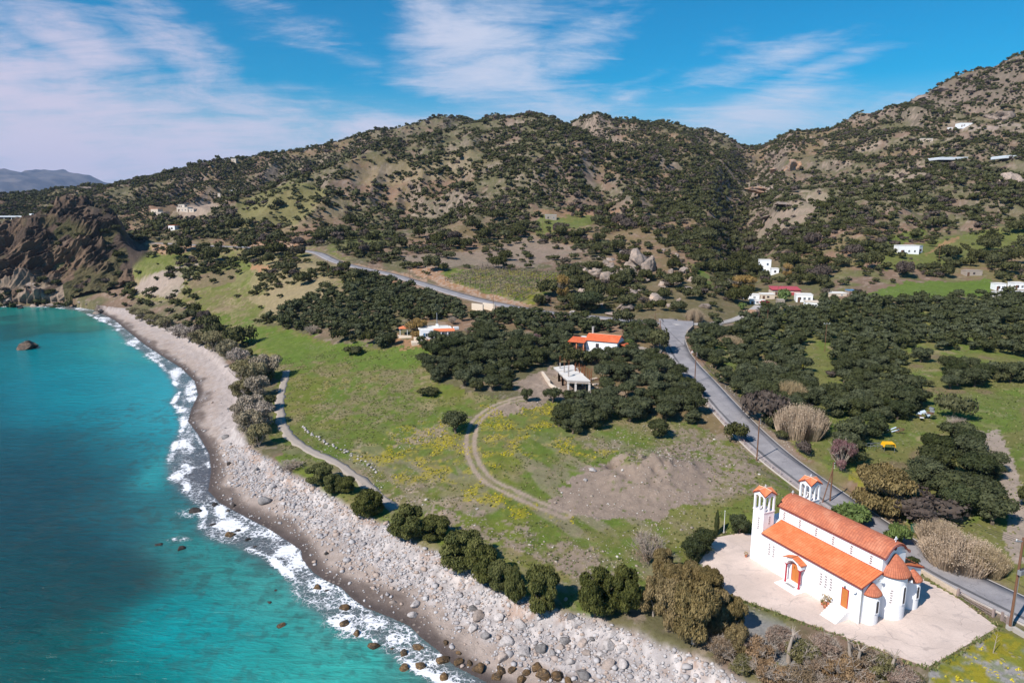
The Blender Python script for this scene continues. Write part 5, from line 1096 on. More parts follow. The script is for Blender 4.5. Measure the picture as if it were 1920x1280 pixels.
OG = {
 'left': [(502,600),(560,575),(600,560),(640,545),(700,522),(745,530),(790,548),(840,562),(885,582),(900,610),(880,640),(850,610),(740,630),(735,655),(700,650),(690,632),(600,622),(530,618)],
 'centre': [(792,650),(860,612),(900,590),(960,585),(1010,592),(1080,602),(1150,612),(1230,620),(1238,650),(1180,668),(1235,676),(1270,702),(1300,735),(1335,775),(1300,795),(1180,790),(1130,780),(1120,740),(1108,705),(1100,672),(1060,668),(1040,695),(1000,705),(945,735),(905,735),(850,722),(795,712)],
 'low': [(1040,775),(1075,740),(1130,745),(1145,770),(1120,800),(1090,818),(1050,812)],
 'right': [(1285,640),(1340,612),(1400,605),(1440,580),(1520,580),(1560,560),(1660,572),(1780,562),(1980,556),(1980,690),(1850,660),(1760,655),(1700,700),(1690,760),(1600,740),(1560,690),(1530,640),(1500,660),(1520,730),(1560,760),(1530,800),(1440,770),(1370,735),(1310,680)],
 'right2': [(1440,770),(1530,800),(1560,745),(1620,745),(1700,765),(1700,720),(1760,690),(1850,700),(1980,700),(1980,740),(1760,740),(1750,790),(1640,790),(1660,850),(1740,880),(1800,800),(1850,830),(1870,880),(1890,960),(1880,1000),(1800,990),(1720,950),(1660,900),(1560,850),(1500,830)],
}
opn = np.zeros(X.shape, bool)
for pl in ([(1500,650),(1560,640),(1570,700),(1520,700)], [(1535,775),(1650,790),(1600,830),(1540,810)], [(1690,690),(1780,670),(1770,740),(1700,730)], [(1525,850),(1580,850),(1580,880)], [(1640,800),(1690,800),(1700,850),(1650,840)], [(1690,660),(1730,640),(1760,670),(1700,680)], [(1345,600),(1372,610),(1380,640),(1345,630)], [(1450,620),(1475,620),(1475,645),(1450,640)], [(930,610),(990,620),(960,640),(920,630)], [(860,600),(890,600),(880,640),(850,640)], [(1750,735),(1930,720),(1930,800),(1830,830),(1760,800)]): opn |= Q(pl, 3)
od = np.zeros(X.shape); gid = np.zeros(X.shape, int)
for k, (nm, pl) in enumerate(OG.items()):
    q_ = Q(pl, 4); od[q_] = {'right2': .07, 'right': .11}.get(nm, .10); gid[q_] = k + 1
od *= offroad & ~house_zone & ~opn & ~bare_; od *= np.where((fbm(X, Y, 13, 3, 130) < .38) & ((gid == 4) | (gid == 5)), .3, 1)
ol = sow(od, .60, 0, 3200, lambda x, y, g, i: np.where(gid.ravel()[i] == 5, g.uniform(2.2, 3.8, len(x)), g.uniform(2.0, 3.0, len(x))), 21, TAKEN)
sized = lambda a: a[np.argsort(-(a[:, 2] / np.hypot(a[:, 0], a[:, 1])))]
ol = sized(ol)
GN_ = ['', 'olive grove left of the flat roofed house', 'olive grove between the two roads', 'olives in front of the concrete shell', 'grove right of the road', 'trees behind the church']
GL_ = ['', 'dark olive tree in the tight grove on the slope left of the flat roofed house', 'grey green olive tree in the grove around the orange roofed house', 'olive tree in the cluster in front of the unfinished concrete building', 'dark olive tree in the big dense grove right of the road', 'broad dark olive in the scattered grove behind the church and road']
g_ = np.random.default_rng(5)
def look(x, y, arr):
    a = np.arctan2(x, y); i = int(np.clip(np.searchsorted(AZ, a), 0, NA - 1)); j = int(np.clip((math.log(math.hypot(x, y)) - LR0) / LRS, 0, NR - 1)); return arr[i, j]
for x, y, s, z in ol[:290]:
    k = int(look(x, y, gid)) or 4
    kd = 'dark' if (k == 5 and rnd.random() < .35) else 'olive'
    o = plant(kd, x, y, z, s, s * rnd.uniform(.85, 1.1), GL_[k] if kd == 'olive' else 'broad dark evergreen in the scattered grove behind the church and road', GN_[k] if kd == 'olive' else 'evergreens behind the church')
def scatter(name, arr, protos, mat, hf, seed, label, cat, kind='stuff', zoff=0., tilt=False):
    """one mesh holding every small member of a mass"""
    g = np.random.default_rng(seed); Vs, A, Rn, FT, FQ, n0 = [], [], [], [], [], 0; pick = g.integers(0, len(protos), len(arr))
    for k, (pv_, fs, pa) in enumerate(protos):
        q = arr[pick == k]; m_ = len(q)
        if not m_: continue
        th = g.uniform(0, 6.283, m_); c, s_ = np.cos(th)[:, None], np.sin(th)[:, None]; sx = q[:, 2:3]; sz = sx * (hf * g.uniform(.8, 1.2, (m_, 1)))
        vx = (pv_[None, :, 0] * c - pv_[None, :, 1] * s_) * sx + q[:, 0:1]; vy = (pv_[None, :, 0] * s_ + pv_[None, :, 1] * c) * sx + q[:, 1:2]; vz = pv_[None, :, 2] * sz + q[:, 3:4] + zoff * sx
        Vs.append(np.stack([vx, vy, vz], -1).reshape(-1, 3)); A.append(np.tile(pa, m_)); Rn.append(np.repeat(g.uniform(0, 1, m_), len(pv_)))
        off = (np.arange(m_) * len(pv_) + n0)[:, None, None]
        for f in fs: (FT if f.shape[1] == 3 else FQ).append((f[None] + off).reshape(-1, f.shape[1]))
        n0 += m_ * len(pv_)
    fs = ([np.concatenate(FT)] if FT else []) + ([np.concatenate(FQ)] if FQ else [])
    o = npmesh(name, np.concatenate(Vs), fs, mat, attrs={'v': np.concatenate(A), 'rnd': np.concatenate(Rn)}); return tag(o, label, cat, kind=kind)
scatter('olive_grove', ol[290:], [crown(700 + k, 7, 34, .22, 1.5, lr=(.34, .5), base=.2, tri=True) for k in range(4)], L_OLIVE, .95, 31, 'rest of the dark olive groves on the lower slopes', 'olive grove')
# hill scrub
sd_ = np.where(hillw > .1, .17, .09) * (.10 + .90 * sst(fbm(X, Y, 17, 3, 110), .38, .54)) * (1. - .55 * sst(n30, .52, .64))
sd_ *= np.where(P(TAN[0], 4), .50, 1.); sd_ *= np.where(Q([(225,565),(330,505),(470,435),(490,470),(360,520),(300,565)], 4), 2.6, 1); sd_ *= np.where(Q([(330,575),(430,545),(480,560),(520,600),(430,605)], 3), .5, 1); sd_ *= np.where(P(TAN[1], 0), 0., 1.)
spz = Q([(440,370),(640,300),(860,235),(930,235),(900,300),(760,360),(640,430),(430,450)], 6); sd_ *= np.where(spz, .50, 1)
dnz = Q([(1060,240),(1400,285),(1400,560),(1330,560),(1200,430),(1120,330)], 6) | Q([(0,370),(560,290),(760,245),(700,290),(500,350),(300,440),(240,400),(0,400)], 4); sd_ *= np.where(dnz, 2.6, 1); sd_ *= .45 + 1.2 * sst(fbm(X, Y, 48, 3, 142), .38, .6)
for pl, f in (([(440,375),(560,340),(620,360),(560,420),(450,430)], .45), ([(740,480),(900,470),(990,440),(1100,470),(1000,500),(870,500),(790,505)], .35), ([(1010,395),(1115,390),(1115,430),(1000,440)], .25), ([(1580,560),(1700,522),(1870,520),(1870,552),(1700,566)], 0), ([(1600,462),(1730,420),(1740,440),(1640,475)], .2), ([(1660,470),(1790,440),(1920,415),(1920,470),(1760,500),(1640,505)], .3),
              ([(1290,490),(1335,520),(1338,540),(1310,530)], 0), (VY, 0), ([(800,520),(850,500),(1020,580),(980,590)], 0), ([(330,385),(390,368),(415,385),(390,402),(345,410)], .2), ([(1420,420),(1540,350),(1560,380),(1470,440),(1420,450)], .45), ([(1700,185),(1780,150),(1920,105),(1920,190),(1800,200),(1740,210)], .6), ([(240,470),(340,470),(360,545),(250,560)], .6), ([(590,445),(760,425),(760,470),(600,475)], .8), ([(1740,465),(1800,440),(1780,480),(1700,500)], .1), ([(1085,490),(1160,475),(1190,455),(1245,465),(1250,520),(1180,530),(1085,530)], .4), ([(1075,530),(1290,520),(1420,470),(1560,500),(1560,560),(1400,600),(1075,602)], 2.2), ([(1465,285),(1525,280),(1525,328),(1440,328)], .1), ([(1720,150),(1800,150),(1800,190),(1715,190)], .3)):
    sd_ *= np.where(Q(pl, 3), f, 1)
sd_ *= np.where(hw > .2, .0, 1); sd_ *= np.where((gid > 0), 0.05, 1); sd_ *= offroad & ~house_zone & ~bare_ & (RV[None] > 100) & (PX > 20 - 9999)
sd_ *= np.where(Q(GR, 0) & (gid == 0), .06, 1); sd_ *= np.hypot(X - church(9, 5)[0], Y - church(9, 5)[1]) > 34
def ssz(x, y, g, i): 
    r_ = np.hypot(x, y); return np.clip(g.lognormal(.74, .46, len(x)), .9, 5.6) * np.where(r_ > 700, .80, np.where(r_ > 380, .96, 1.0))
tk = TAKEN + [(a[0], a[1], a[2]) for a in ol]
sb = sized(sow(sd_ * 1.6, .45, 0, 40000, ssz, 33, tk))
# shrub belt on the lower coast slope
ndense = 0
for x, y, s, z in sb[:172]:
    px_, py_ = pj(x, y, z); side = 0 if px_ < 700 else (1 if px_ < 1380 else 2)
    plant('scrub', x, y, z, s, s * rnd.uniform(1.2, 1.8), ['dark rounded bush dotted over the coastal slope left of the bend in the road', 'dark rounded scrub bush on the foot of the central hill above the road', 'dark scrub bush on the slope right of the road junction'][side], ['bushes on the coastal slope', 'bushes at the foot of the central hill', 'bushes on the right-hand slope'][side])
rb_ = np.hypot(sb[:, 0], sb[:, 1]); rest = sb[172:]; rr_ = rb_[172:]
big = [crown(720 + k, 6, 26, .24, 1.0, lr=(.36, .55), flat=True, tri=True) for k in range(5)]
small = [crown(740 + k, 3, 12, .34, 1.0, lr=(.45, .62), flat=True, tri=True) for k in range(5)]
comb_ = big + small
def scatter_two():
    a = rest[rr_ < 480]; b = rest[rr_ >= 480]
    return a, b
a_, b_ = scatter_two()
o1 = scatter('hillside_scrub', a_, big, L_SCRUB, 1.2, 41, 'dark scrub covering the hills in scattered rounded bushes', 'scrub')
o2 = scatter('hillside_scrub', b_, small, L_SCRUB, 1.25, 42, 'x', 'scrub')
# join the two halves into the one mass
_m1, _m2 = o1.data, o2.data
bmj = bmesh.new(); bmj.from_mesh(_m1); bmj.from_mesh(_m2); bmj.to_mesh(_m1); bmj.free(); bpy.data.objects.remove(o2)
print('olives', len(ol), 'scrub', len(sb))
# ------------------------------------------------------------------ rocks
def rock_verts(seed, sub=3, facets=12, rough=.07, lo=.52, hi=.86):
    g = np.random.default_rng(seed); v, f = ICO[sub]; v = v.copy()
    n = g.normal(size=(facets, 3)); n /= np.linalg.norm(n, axis=1, keepdims=True); d = g.uniform(lo, hi, facets)
    for k in range(facets):
        q = v @ n[k]; v -= np.maximum(q - d[k], 0)[:, None] * n[k]
    nn = v / (np.linalg.norm(v, axis=1, keepdims=True) + 1e-6); h = fbm(v[:, 0] * 3 + seed, v[:, 1] * 3 + v[:, 2] * 2.3, 1, 3, seed) - .5
    return v + nn * (h * rough * 2.4)[:, None], f
def crag_verts(seed):
    v, f = rock_verts(seed, 4, 26, .05, .30, .9); d = v / (np.linalg.norm(v, axis=1, keepdims=True) + 1e-6)
    r_ = ridg(v[:, 0] * 2.2 + seed + v[:, 2], v[:, 1] * 2.2 - v[:, 2] * 1.4, 1, 4, seed); s_ = np.floor((v[:, 2] * 1.2 + v[:, 0] * .5 + r_ * .3) * 4.5) / 4.5 - (v[:, 2] * 1.2 + v[:, 0] * .5)
    return v + d * ((r_ - .6) * .42 + s_ * .22)[:, None], f
def mat_rock(name, c0, c1, scale=1.2, warm=None, bmp=1.2):
    m, t, b = newmat(name); c = obj_coord(t); r_ = t.node('ShaderNodeObjectInfo').outputs['Random']
    cc = t.vm('ADD', c, t.vm('SCALE', t.comb(r_, r_, r_), 37.))
    n = t.noise(cc, scale, 6, .65, .5); ms = t.node('ShaderNodeMapping', {'Vector': cc, 'Scale': (1, 1, 4), 'Rotation': (.5, .3, 0)}).outputs[0]; n2 = t.noise(ms, scale * 2.2, 5, .65)
    col = t.mix(t.ss(n, .35, .65), c0, c1)
    if warm: col = t.mix(t.ss(n2, .52, .64), col, warm)
    k = t.m('ADD', .8, t.m('MULTIPLY', r_, .4)); col = t.mix(1, col, t.comb(k, k, k), 'MULTIPLY'); col = t.mix(t.m('MULTIPLY', t.ss(n2, .44, .34), .5), col, (.05, .045, .04, 1))
    t.put(b.inputs['Base Color'], col); b.inputs['Roughness'].default_value = .85; bump(t, b, t.m('ADD', n, n2), bmp, .12); return m
K_PALE = mat_rock('pale_boulder', (.50, .45, .43), (.38, .34, .325), 1.5); K_GREY = mat_rock('grey_boulder', (.26, .24, .235), (.17, .155, .15), 1.5)
K_PINK = mat_rock('pinkish_boulder', (.46, .36, .30), (.34, .28, .25), 1.5); K_WET = mat_rock('wet_brown_boulder', (.15, .085, .035), (.05, .038, .028), 1.3, (.26, .17, .09, 1)); K_DARK = mat_rock('dark_wet_rock', (.06, .048, .042), (.025, .022, .02), 1.2)
K_CRAG = mat_rock('crag_rock', (.105, .075, .057), (.045, .036, .031), .16, (.22, .14, .095, 1), 2.0); K_CLIFF = mat_rock('warm_cliff', (.42, .24, .14), (.30, .22, .17), .12, (.22, .19, .17, 1), 2.0); K_BIG = mat_rock('grey_outcrop', (.34, .27, .225), (.20, .165, .145), .35, (.42, .30, .22, 1), 1.8)
def rock_at(x, y, z, sx, sy, sz, mat, label, group=None, seed=0, rot=None, sub=3, name='boulder', cat='boulder', sink=.3, facets=12, lo=.52, tilt=.15):
    v, f = crag_verts(seed) if sub == 4 else rock_verts(seed, sub, facets, .07, lo); g = random.Random(seed * 7 + 1); v = v * (sx, sy, sz)
    M_ = np.array((Matrix.Rotation(g.uniform(-tilt, tilt), 3, 'X') @ Matrix.Rotation(g.uniform(-tilt, tilt), 3, 'Y'))); v = v @ M_.T
    o = npmesh(name, v, f, mat, smooth=sub < 2 and False); o.location = (x, y, z + sz * (1 - 2 * sink) * .8); o.rotation_euler.z = g.uniform(0, 6.28) if rot is None else rot; return tag(o, label, cat, group)
def rock_px(px, py, w, h, mat, label, group=None, lift=0, depth=None, **k):
    """px, py: middle of its foot"""
    x, y, z = hit(px, py); d = y * _c + (CAMH - z) * _s; sx = w / FOC * d / 2 * 1.12; sz = h / FOC * d / 2 * 1.1
    sy = depth if depth else sx * .8; k.setdefault('rot', 0)
    return rock_at(x, y + sy * .6, max(z, -.3), sx, sy, sz, mat, label, group, seed=int(px * 3 + py), **k)
Z2 = lambda x, y: (640 + x / 2.909, 840 + y / 2.909)
Z3 = lambda x, y: (x / 2.909, 840 + y / 2.909)
PB = [(388,930,60),(755,935,85),(862,945,70),(785,1042,62),(905,1080,88),(1000,1135,84),(1095,1110,78),(880,1165,78),(1285,972,75),(1222,1065,60),(1318,1078,60),(1455,1098,95),(1530,1108,66),(1460,1205,82),(1540,1200,72),(1320,1262,84),(1480,1035,55),(400,868,60),(715,888,62),(285,855,48),(720,1000,76),(1250,930,50),(1224,832,30),(525,672,52),(980,980,80),(1200,1100,50),(1270,1090,40),(1370,1050,44),(1420,1140,60),(1250,1180,60),(1150,1130,50),(1340,1130,50)]
for k, (x, y, w) in enumerate(PB):
    p = Z2(x, y); c = [(K_PALE, 'pale rounded'), (K_GREY, 'grey rounded'), (K_PINK, 'pinkish grey angular')][(k * 7 + 1) % 3 if k % 4 else 0]
    rock_px(p[0], p[1], w / 2.9, w / 4.0, c[0], c[1] + ' boulder resting on the upper pebble beach below the tamarisks', c[1] + ' boulders on the pebble beach', rot=k)
WB = [(15,880,60),(15,965,60),(80,1020,58),(175,1090,72),(278,1095,35),(335,1130,62),(415,1100,68),(555,1170,82),(570,1072,40),(338,1210,72),(425,1200,70),(560,1260,76),(640,1125,32),(640,1180,52),(700,1185,44),(748,1222,78),(935,1222,52),(1070,1215,72),(1100,1262,84),(1180,1275,84),(985,1280,60),(870,1228,60),(850,1262,70),(1010,1240,50),(1240,1285,60)]
for k, (x, y, w) in enumerate(WB):
    p = Z2(x, y); rock_px(p[0], p[1], w / 2.9, w / 3.8, K_WET, 'wet brown boulder at the lower waterline with foam around it', 'wet brown boulders in the surf', rot=k)
DB = [(1057,352,62),(1155,422,40),(1248,482,66),(1293,455,38),(1345,502,42),(1170,312,42),(1240,345,32),(862,530,46),(982,556,52),(1390,540,30),(1475,690,30),(1530,975,60),(1725,768,60),(1783,782,36),(1245,92,30),(1268,318,36),(1780,580,30),(1500,778,30),(1463,845,38),(925,395,26)]
for k, (x, y, w) in enumerate(DB):
    p = Z3(x, y); rock_px(p[0], p[1], w / 2.9, w / 4.2, K_DARK if k not in (2, 11, 12) else K_WET, 'dark wet rock awash in the foam off the boulder shore', 'dark rocks awash in the surf', rot=k)
GB = [(1440,305,72),(1480,225,54),(1775,325,42),(1255,198,36),(1395,130,40),(1520,180,30),(1560,240,30),(1330,120,30),(1700,235,40),(1640,330,30)]
for k, (x, y, w) in enumerate(GB):
    p = Z3(x, y); rock_px(p[0], p[1], w / 2.9, w / 4., [K_GREY, K_PALE][k % 2], 'pale grey boulder among the stones on the upper beach, left of the tamarisk row', 'boulders on the left stretch of stones', rot=k)
rock_px(42, 656, 52, 40, K_CRAG, 'lone dark sea rock standing in the turquoise bay', sub=4, name='sea_rock', cat='rock', lo=.62)
rock_px(186, 588, 30, 16, K_BIG, 'jagged brown rock on the far end of the beach at the waterline', sub=4, name='beach_rock', cat='rock', facets=20)
rock_px(178, 589, 14, 8, K_BIG, 'small rock leaning on the left of the jagged beach rock', name='beach_rock', cat='rock')
for px, py, w in [(424,688,9),(428,768,8),(440,766,7),(438,783,7),(422,822,16),(432,834,9),(422,803,5),(356,766,4)]: rock_px(px, py, w, w * .7, K_GREY, 'grey stone lying on the sand beside the tamarisk belt', 'stones on the sandy beach')
rock_px(1112, 884, 16, 9, K_PALE, 'squarish white block left of the rubble mound pit'); rock_px(1098, 902, 11, 8, K_PALE, 'smaller white block at the left foot of the rubble mound'); rock_px(894, 955, 7, 4, K_PALE, 'small white stone alone in the flowering meadow', name='stone', cat='stone'); rock_px(650, 848, 9, 6, K_PALE, 'white stone beside the field boundary stones', name='stone', cat='stone')
# crag outcrops on the headland
g7 = random.Random(3)
CR = [(112,440,46,60),(150,425,44,50),(180,430,40,44),(205,445,34,44),(85,455,40,44),(60,480,34,40),(130,470,46,44),(165,465,44,40),(195,470,40,34),(225,455,24,26),(45,510,34,34),(75,505,40,34),(100,495,34,30),(20,530,40,30),(50,545,44,28),(85,535,36,26),(150,500,34,26),(185,500,34,22),(10,565,34,22),(40,568,36,20),(70,570,28,14),(95,560,22,14),(-10,550,30,30),(110,410,34,34),(140,400,30,26),(165,400,26,22),(95,425,26,30),(220,475,20,14)]
for k, (px, py, w, h) in enumerate(CR):
    if not (py > 540 and px < 60): continue
    rock_px(px, py, w * 1.15, h, K_CRAG if not (py > 540 and px < 60) else K_BIG, 'jagged dark brown crag jutting from the rocky headland' if not (py > 540 and px < 60) else 'paler eroded rock at the foot of the headland cliff by the sea', 'crags of the rocky headland' if not (py > 540 and px < 60) else 'pale rocks at the foot of the headland', sub=4, facets=26, lo=.42, name='crag', cat='crag', sink=.34, tilt=.45, rot=k * 1.3)
def vn3(x, y, z, seed):
    iz = np.floor(z); fz = z - iz; fz = fz * fz * (3 - 2 * fz); a = vnoise_s(x, y, iz, seed); b = vnoise_s(x, y, iz + 1, seed); return a + (b - a) * fz
def vnoise_s(x, y, iz, seed):
    ix, iy = np.floor(x), np.floor(y); fx, fy = x - ix, y - iy; fx = fx * fx * (3 - 2 * fx); fy = fy * fy * (3 - 2 * fy); k = iz * 57.
    h = lambda p, q: _h(p + k * 13, q + k * 7, seed)
    a, b, c, d = h(ix, iy), h(ix + 1, iy), h(ix, iy + 1), h(ix + 1, iy + 1); return (a + (b - a) * fx) + ((c + (d - c) * fx) - (a + (b - a) * fx)) * fy
def cliff():
    cols = np.linspace(-260, 268, 620); nrw = 420; dx, dy, _z = ray(cols, 470.); azc = np.arctan2(dx, dy)
    P_ = np.zeros((len(cols), nrw, 3)); W = np.zeros((len(cols), nrw))
    for i, a in enumerate(azc):
        r0, r1 = 394 / math.cos(a), 476 / math.cos(a); rr = np.linspace(r0, r1, 240); zz = zat(np.sin(a) * rr, np.cos(a) * rr)
        zz = np.convolve(np.pad(zz, 4, mode='edge'), np.ones(9) / 9, 'valid'); sl_ = np.r_[0, np.cumsum(np.hypot(np.diff(rr), np.diff(zz)))]; q = np.linspace(0, sl_[-1], nrw)
        r_, z_ = np.interp(q, sl_, rr), np.interp(q, sl_, zz); P_[i] = np.stack([np.sin(a) * r_, np.cos(a) * r_, z_], 1)
        W[i] = sst(z_, .5, 5) * (1 - sst(r_ * math.cos(a), 455, 472)) * (1 - sst(cols[i], 205, 262))
    dz = np.gradient(P_[..., 2], axis=1); dr = np.hypot(np.gradient(P_[..., 0], axis=1), np.gradient(P_[..., 1], axis=1)); n_ = np.hypot(dz, dr) + 1e-6
    rad = P_[..., :2] / np.linalg.norm(P_[..., :2], axis=-1, keepdims=True); N = np.concatenate([-rad * (dz / n_)[..., None], (dr / n_)[..., None]], -1)
    x, y, z = P_[..., 0], P_[..., 1], P_[..., 2]; u = x * .80 + z * .60; v = -x * .60 + z * .80      # tilted bedding
    def rg(sc, st, seed): return 1 - np.abs(2 * vn3(u / sc, y / sc, v / (sc * st), seed) - 1)
    D = (rg(26, .5, 1) - .5) * 11 + (rg(11, .45, 2) - .5) * 6.5 + (rg(5, .4, 3) - .5) * 3.6 + (rg(2.3, .5, 4) - .5) * 1.7
    led = v / 3.4 + 1.2 * vn3(u / 18, y / 18, v / 30, 9); D += ((led - np.floor(led)) - .5) * 2.4
    soft = sst(vn3(x / 20, y / 20, z / 14, 12), .50, .64) * (1 - sst(cols, 60, 190) * .2)[:, None]      # gentler vegetated ledges
    D = D * (1 - .75 * soft)
    Pd = P_ + N * ((D + .6) * W - (1 - W) * 1.6)[..., None]
    k1 = rg(3, .5, 21); k2 = vn3(u / 9, y / 9, v / 5, 22); k3 = vn3(x / 30, y / 30, z / 20, 23)
    C_ = np.zeros(P_.shape) + np.array((.085, .060, .046)); mx = lambda w, c: C_.__iadd__((np.array(c) - C_) * np.clip(w, 0, 1)[..., None])
    mx(sst(k2, .5, .66) * .8, (.17, .112, .076)); mx(sst(k3, .56, .68) * .5, (.24, .155, .10)); mx(sst(k1, .35, .15) * .6, (.035, .028, .024)); mx(soft * .8 * sst(k2, .35, .5), (.065, .068, .026)); mx(sst(z, 16, 6) * (cols < 110)[:, None] * .75 * sst(k2, .35, .5), (.34, .25, .195)); mx(sst(z, 3.0, 1.0), (.05, .04, .034))
    n0, n1 = len(cols), nrw; i, j = np.meshgrid(np.arange(n0 - 1), np.arange(n1 - 1), indexing='ij'); k = i * n1 + j
    m, t, b = newmat('cliff_rock'); c = obj_coord(t); nf = t.noise(c, .9, 6, .7); kk_ = t.m('ADD', .45, t.m('MULTIPLY', nf, 1.1))
    t.put(b.inputs['Base Color'], t.mix(1, t.node('ShaderNodeAttribute', attribute_name='Col').outputs['Color'], t.comb(kk_, kk_, kk_), 'MULTIPLY')); b.inputs['Roughness'].default_value = .95; b.inputs['Specular IOR Level'].default_value = .1; bump(t, b, nf, .9, .8)
    o = npmesh('cliff', Pd.reshape(-1, 3), np.stack([k, k + n1, k + n1 + 1, k + 1], -1).reshape(-1, 4), m, smooth=False, attrs={'Col': C_.reshape(-1, 3)}); tag(o, 'dark craggy headland of tilted brown rock at the end of the bay', 'cliff', kind='structure')
    g = np.random.default_rng(4); ws = (soft * W).ravel(); idx = g.choice(len(ws), 110, p=ws / ws.sum(), replace=False)
    for q in idx:
        p = Pd.reshape(-1, 3)[q]; s_ = g.uniform(1.4, 3.4); plant('scrub', p[0], p[1], p[2] - .3, s_, s_ * g.uniform(.9, 1.3), 'dark bush rooted in the ledges of the rocky headland', 'bushes on the rocky headland')
cliff()
for px, py, w, h in [(92,574,16,8),(108,574,14,7),(122,573,12,6),(136,571,14,8),(150,569,12,7),(76,575,12,7),(60,575,14,8),(162,571,10,5),(30,575,16,8)]: rock_px(px, py, w, h, K_BIG, 'small rock along the waterline under the headland', 'small rocks under the headland', name='shore_rock', cat='rock')
# big outcrops on the hills: px, foot py, w, h, material, label
BO = [
 (1204,505,50,44,K_BIG,'tallest tilted slab of rock above the road junction, right half'), (1184,484,34,26,K_CLIFF,'orange upper slab of the tilted rock above the junction'), (1220,510,28,48,K_BIG,'steep dark right end of the tilted slab'),  # upper slab is given the orange rock, its neighbours the grey
 (1128,524,36,36,K_BIG,'large cracked grey outcrop left of the tilted slab'), (1150,528,34,34,K_BIG,'rounded right part of the cracked grey outcrop'), (1102,518,28,22,K_BIG,'left shoulder of the cracked grey outcrop'), (1170,514,22,16,K_BIG,'low ledge between the grey outcrop and the tilted slab'), (1188,510,22,14,K_BIG,'pale ledge at the left foot of the tilted slab'), (1138,498,20,14,K_BIG,'top knob of the cracked grey outcrop'),
 (1091,552,24,20,K_BIG,'striped grey rock with a flat lean-to under it'), (1187,552,40,16,K_BIG,'small broken rocks among bushes below the grey outcrop'), (1234,572,32,28,K_BIG,'jagged grey rock above the road, left of the rounded boulder'), (1262,578,32,15,K_BIG,'rounded grey boulder just above the upper road'),
 (1133,578,26,12,K_BIG,'pale rock ledge hidden in bushes left above the road'), (1160,594,32,12,K_BIG,'loose pale rocks on the road cut'), (1298,528,26,18,K_BIG,'isolated brown boulder beside the bright grass strip'), (1328,580,24,20,K_BIG,'pinkish rock slab right of the junction'), (1076,587,12,8,K_PALE,'small white rock left above the road'),
 (1417,598,42,30,K_CLIFF,'huge tan boulder in front of the hamlet'), (1494,320,50,36,K_CLIFF,'big orange cliff block on the right-hand hill'), (1455,322,22,15,K_CLIFF,'small dark orange cliff left of the big orange block'), (1436,360,60,16,K_CLIFF,'pale orange ledges below the cliff block'), 
 (164,358,26,13,K_BIG,'blocky rock on the ridge behind the headland'), (531,330,40,16,K_BIG,'brown cliff face in the middle of the back ridge'), (1740,186,46,16,K_BIG,'left rocky knoll on the right-hand skyline'), (1772,172,34,18,K_BIG,'higher rocky knoll on the right-hand skyline'), (1893,222,56,22,K_BIG,'bare rock slope at the right edge high on the hill'), (1900,345,44,30,K_BIG,'rock outcrop at the right edge halfway up the hill'),
 (1480,385,46,10,K_BIG,'pale rock strip on the right slope of the ravine'), (1440,410,30,10,K_BIG,'lower pale rock strip on the right slope of the ravine'),
]
for k, (px, py, w, h, mt, lb) in enumerate(BO): rock_px(px, py, w * 1.3, h * 1.1, mt, lb, sub=4, facets=22, lo=.5, name='rock_outcrop', cat='rock', sink=.3, tilt=.3, rot=k * .9)
obm = [npmesh('rock_outcrop', v, f, K_BIG, link=False) for v, f in [crag_verts(3300 + k) for k in range(7)]]
ow_ = sow(np.where(Q([(1085,480),(1240,460),(1320,520),(1330,590),(1180,600),(1090,570)], 2) & offroad, .03, 0), .4, 0, 46, lambda x, y, g, i: g.uniform(1.2, 4.2, len(x)), 78)
for k, (x, y, s, z) in enumerate(ow_):
    g = random.Random(k + 40); o = bpy.data.objects.new('rock_outcrop', obm[k % 7]); COL.objects.link(o); o.location = (x, y, z + s * .1); o.scale = (s * g.uniform(.9, 1.5), s * g.uniform(.8, 1.2), s * g.uniform(.8, 1.3)); o.rotation_euler = (g.uniform(-.3, .3), g.uniform(-.3, .3), g.uniform(0, 6)); tag(o, 'brownish grey boulder scattered among bushes on the slope above the road junction', 'rock', 'boulders scattered above the road junction')
# shingle and stones: uncountable
PEB = []
for k in range(5):
    v, f = rock_verts(900 + k, 1, 8, .08, .5); PEB.append((v * (1, .8, .55), [f], np.full(len(v), k / 5)))
def mat_stones(name, c0, c1, c2):
    m, t, b = newmat(name); r_ = t.node('ShaderNodeAttribute', attribute_name='rnd').outputs['Fac']
    col = t.mix(r_, c0, c1); col = t.mix(t.ss(t.m('FRACT', t.m('MULTIPLY', r_, 13.7)), .75, .8), col, c2); t.put(b.inputs['Base Color'], col); b.inputs['Roughness'].default_value = .85; return m
bd = np.zeros(X.shape); onb2 = (dB < .8) & (dS > .6) & (RV[None] < 330) & (PX > 150)
bd[onb2] = 1; tb = np.clip(dS / width, 0, 1)
bd *= np.where(PY > 835, 3.4 * sst(tb + (n3 - .5) * .5, .22, .55) + .35, .15 * sst(n3, .4, .6))
pb = sow(bd, .0, 0, 27000, lambda x, y, g, i: np.clip(g.lognormal(-1.75, .52, len(x)), .09, .95), 51)
scatter('beach_stones', pb, PEB, mat_stones('beach_stone', (.47, .44, .435), (.30, .275, .275), (.38, .29, .24)), 1, 61, 'pale stones and shingle strewn over the beach', 'stones', zoff=.15)
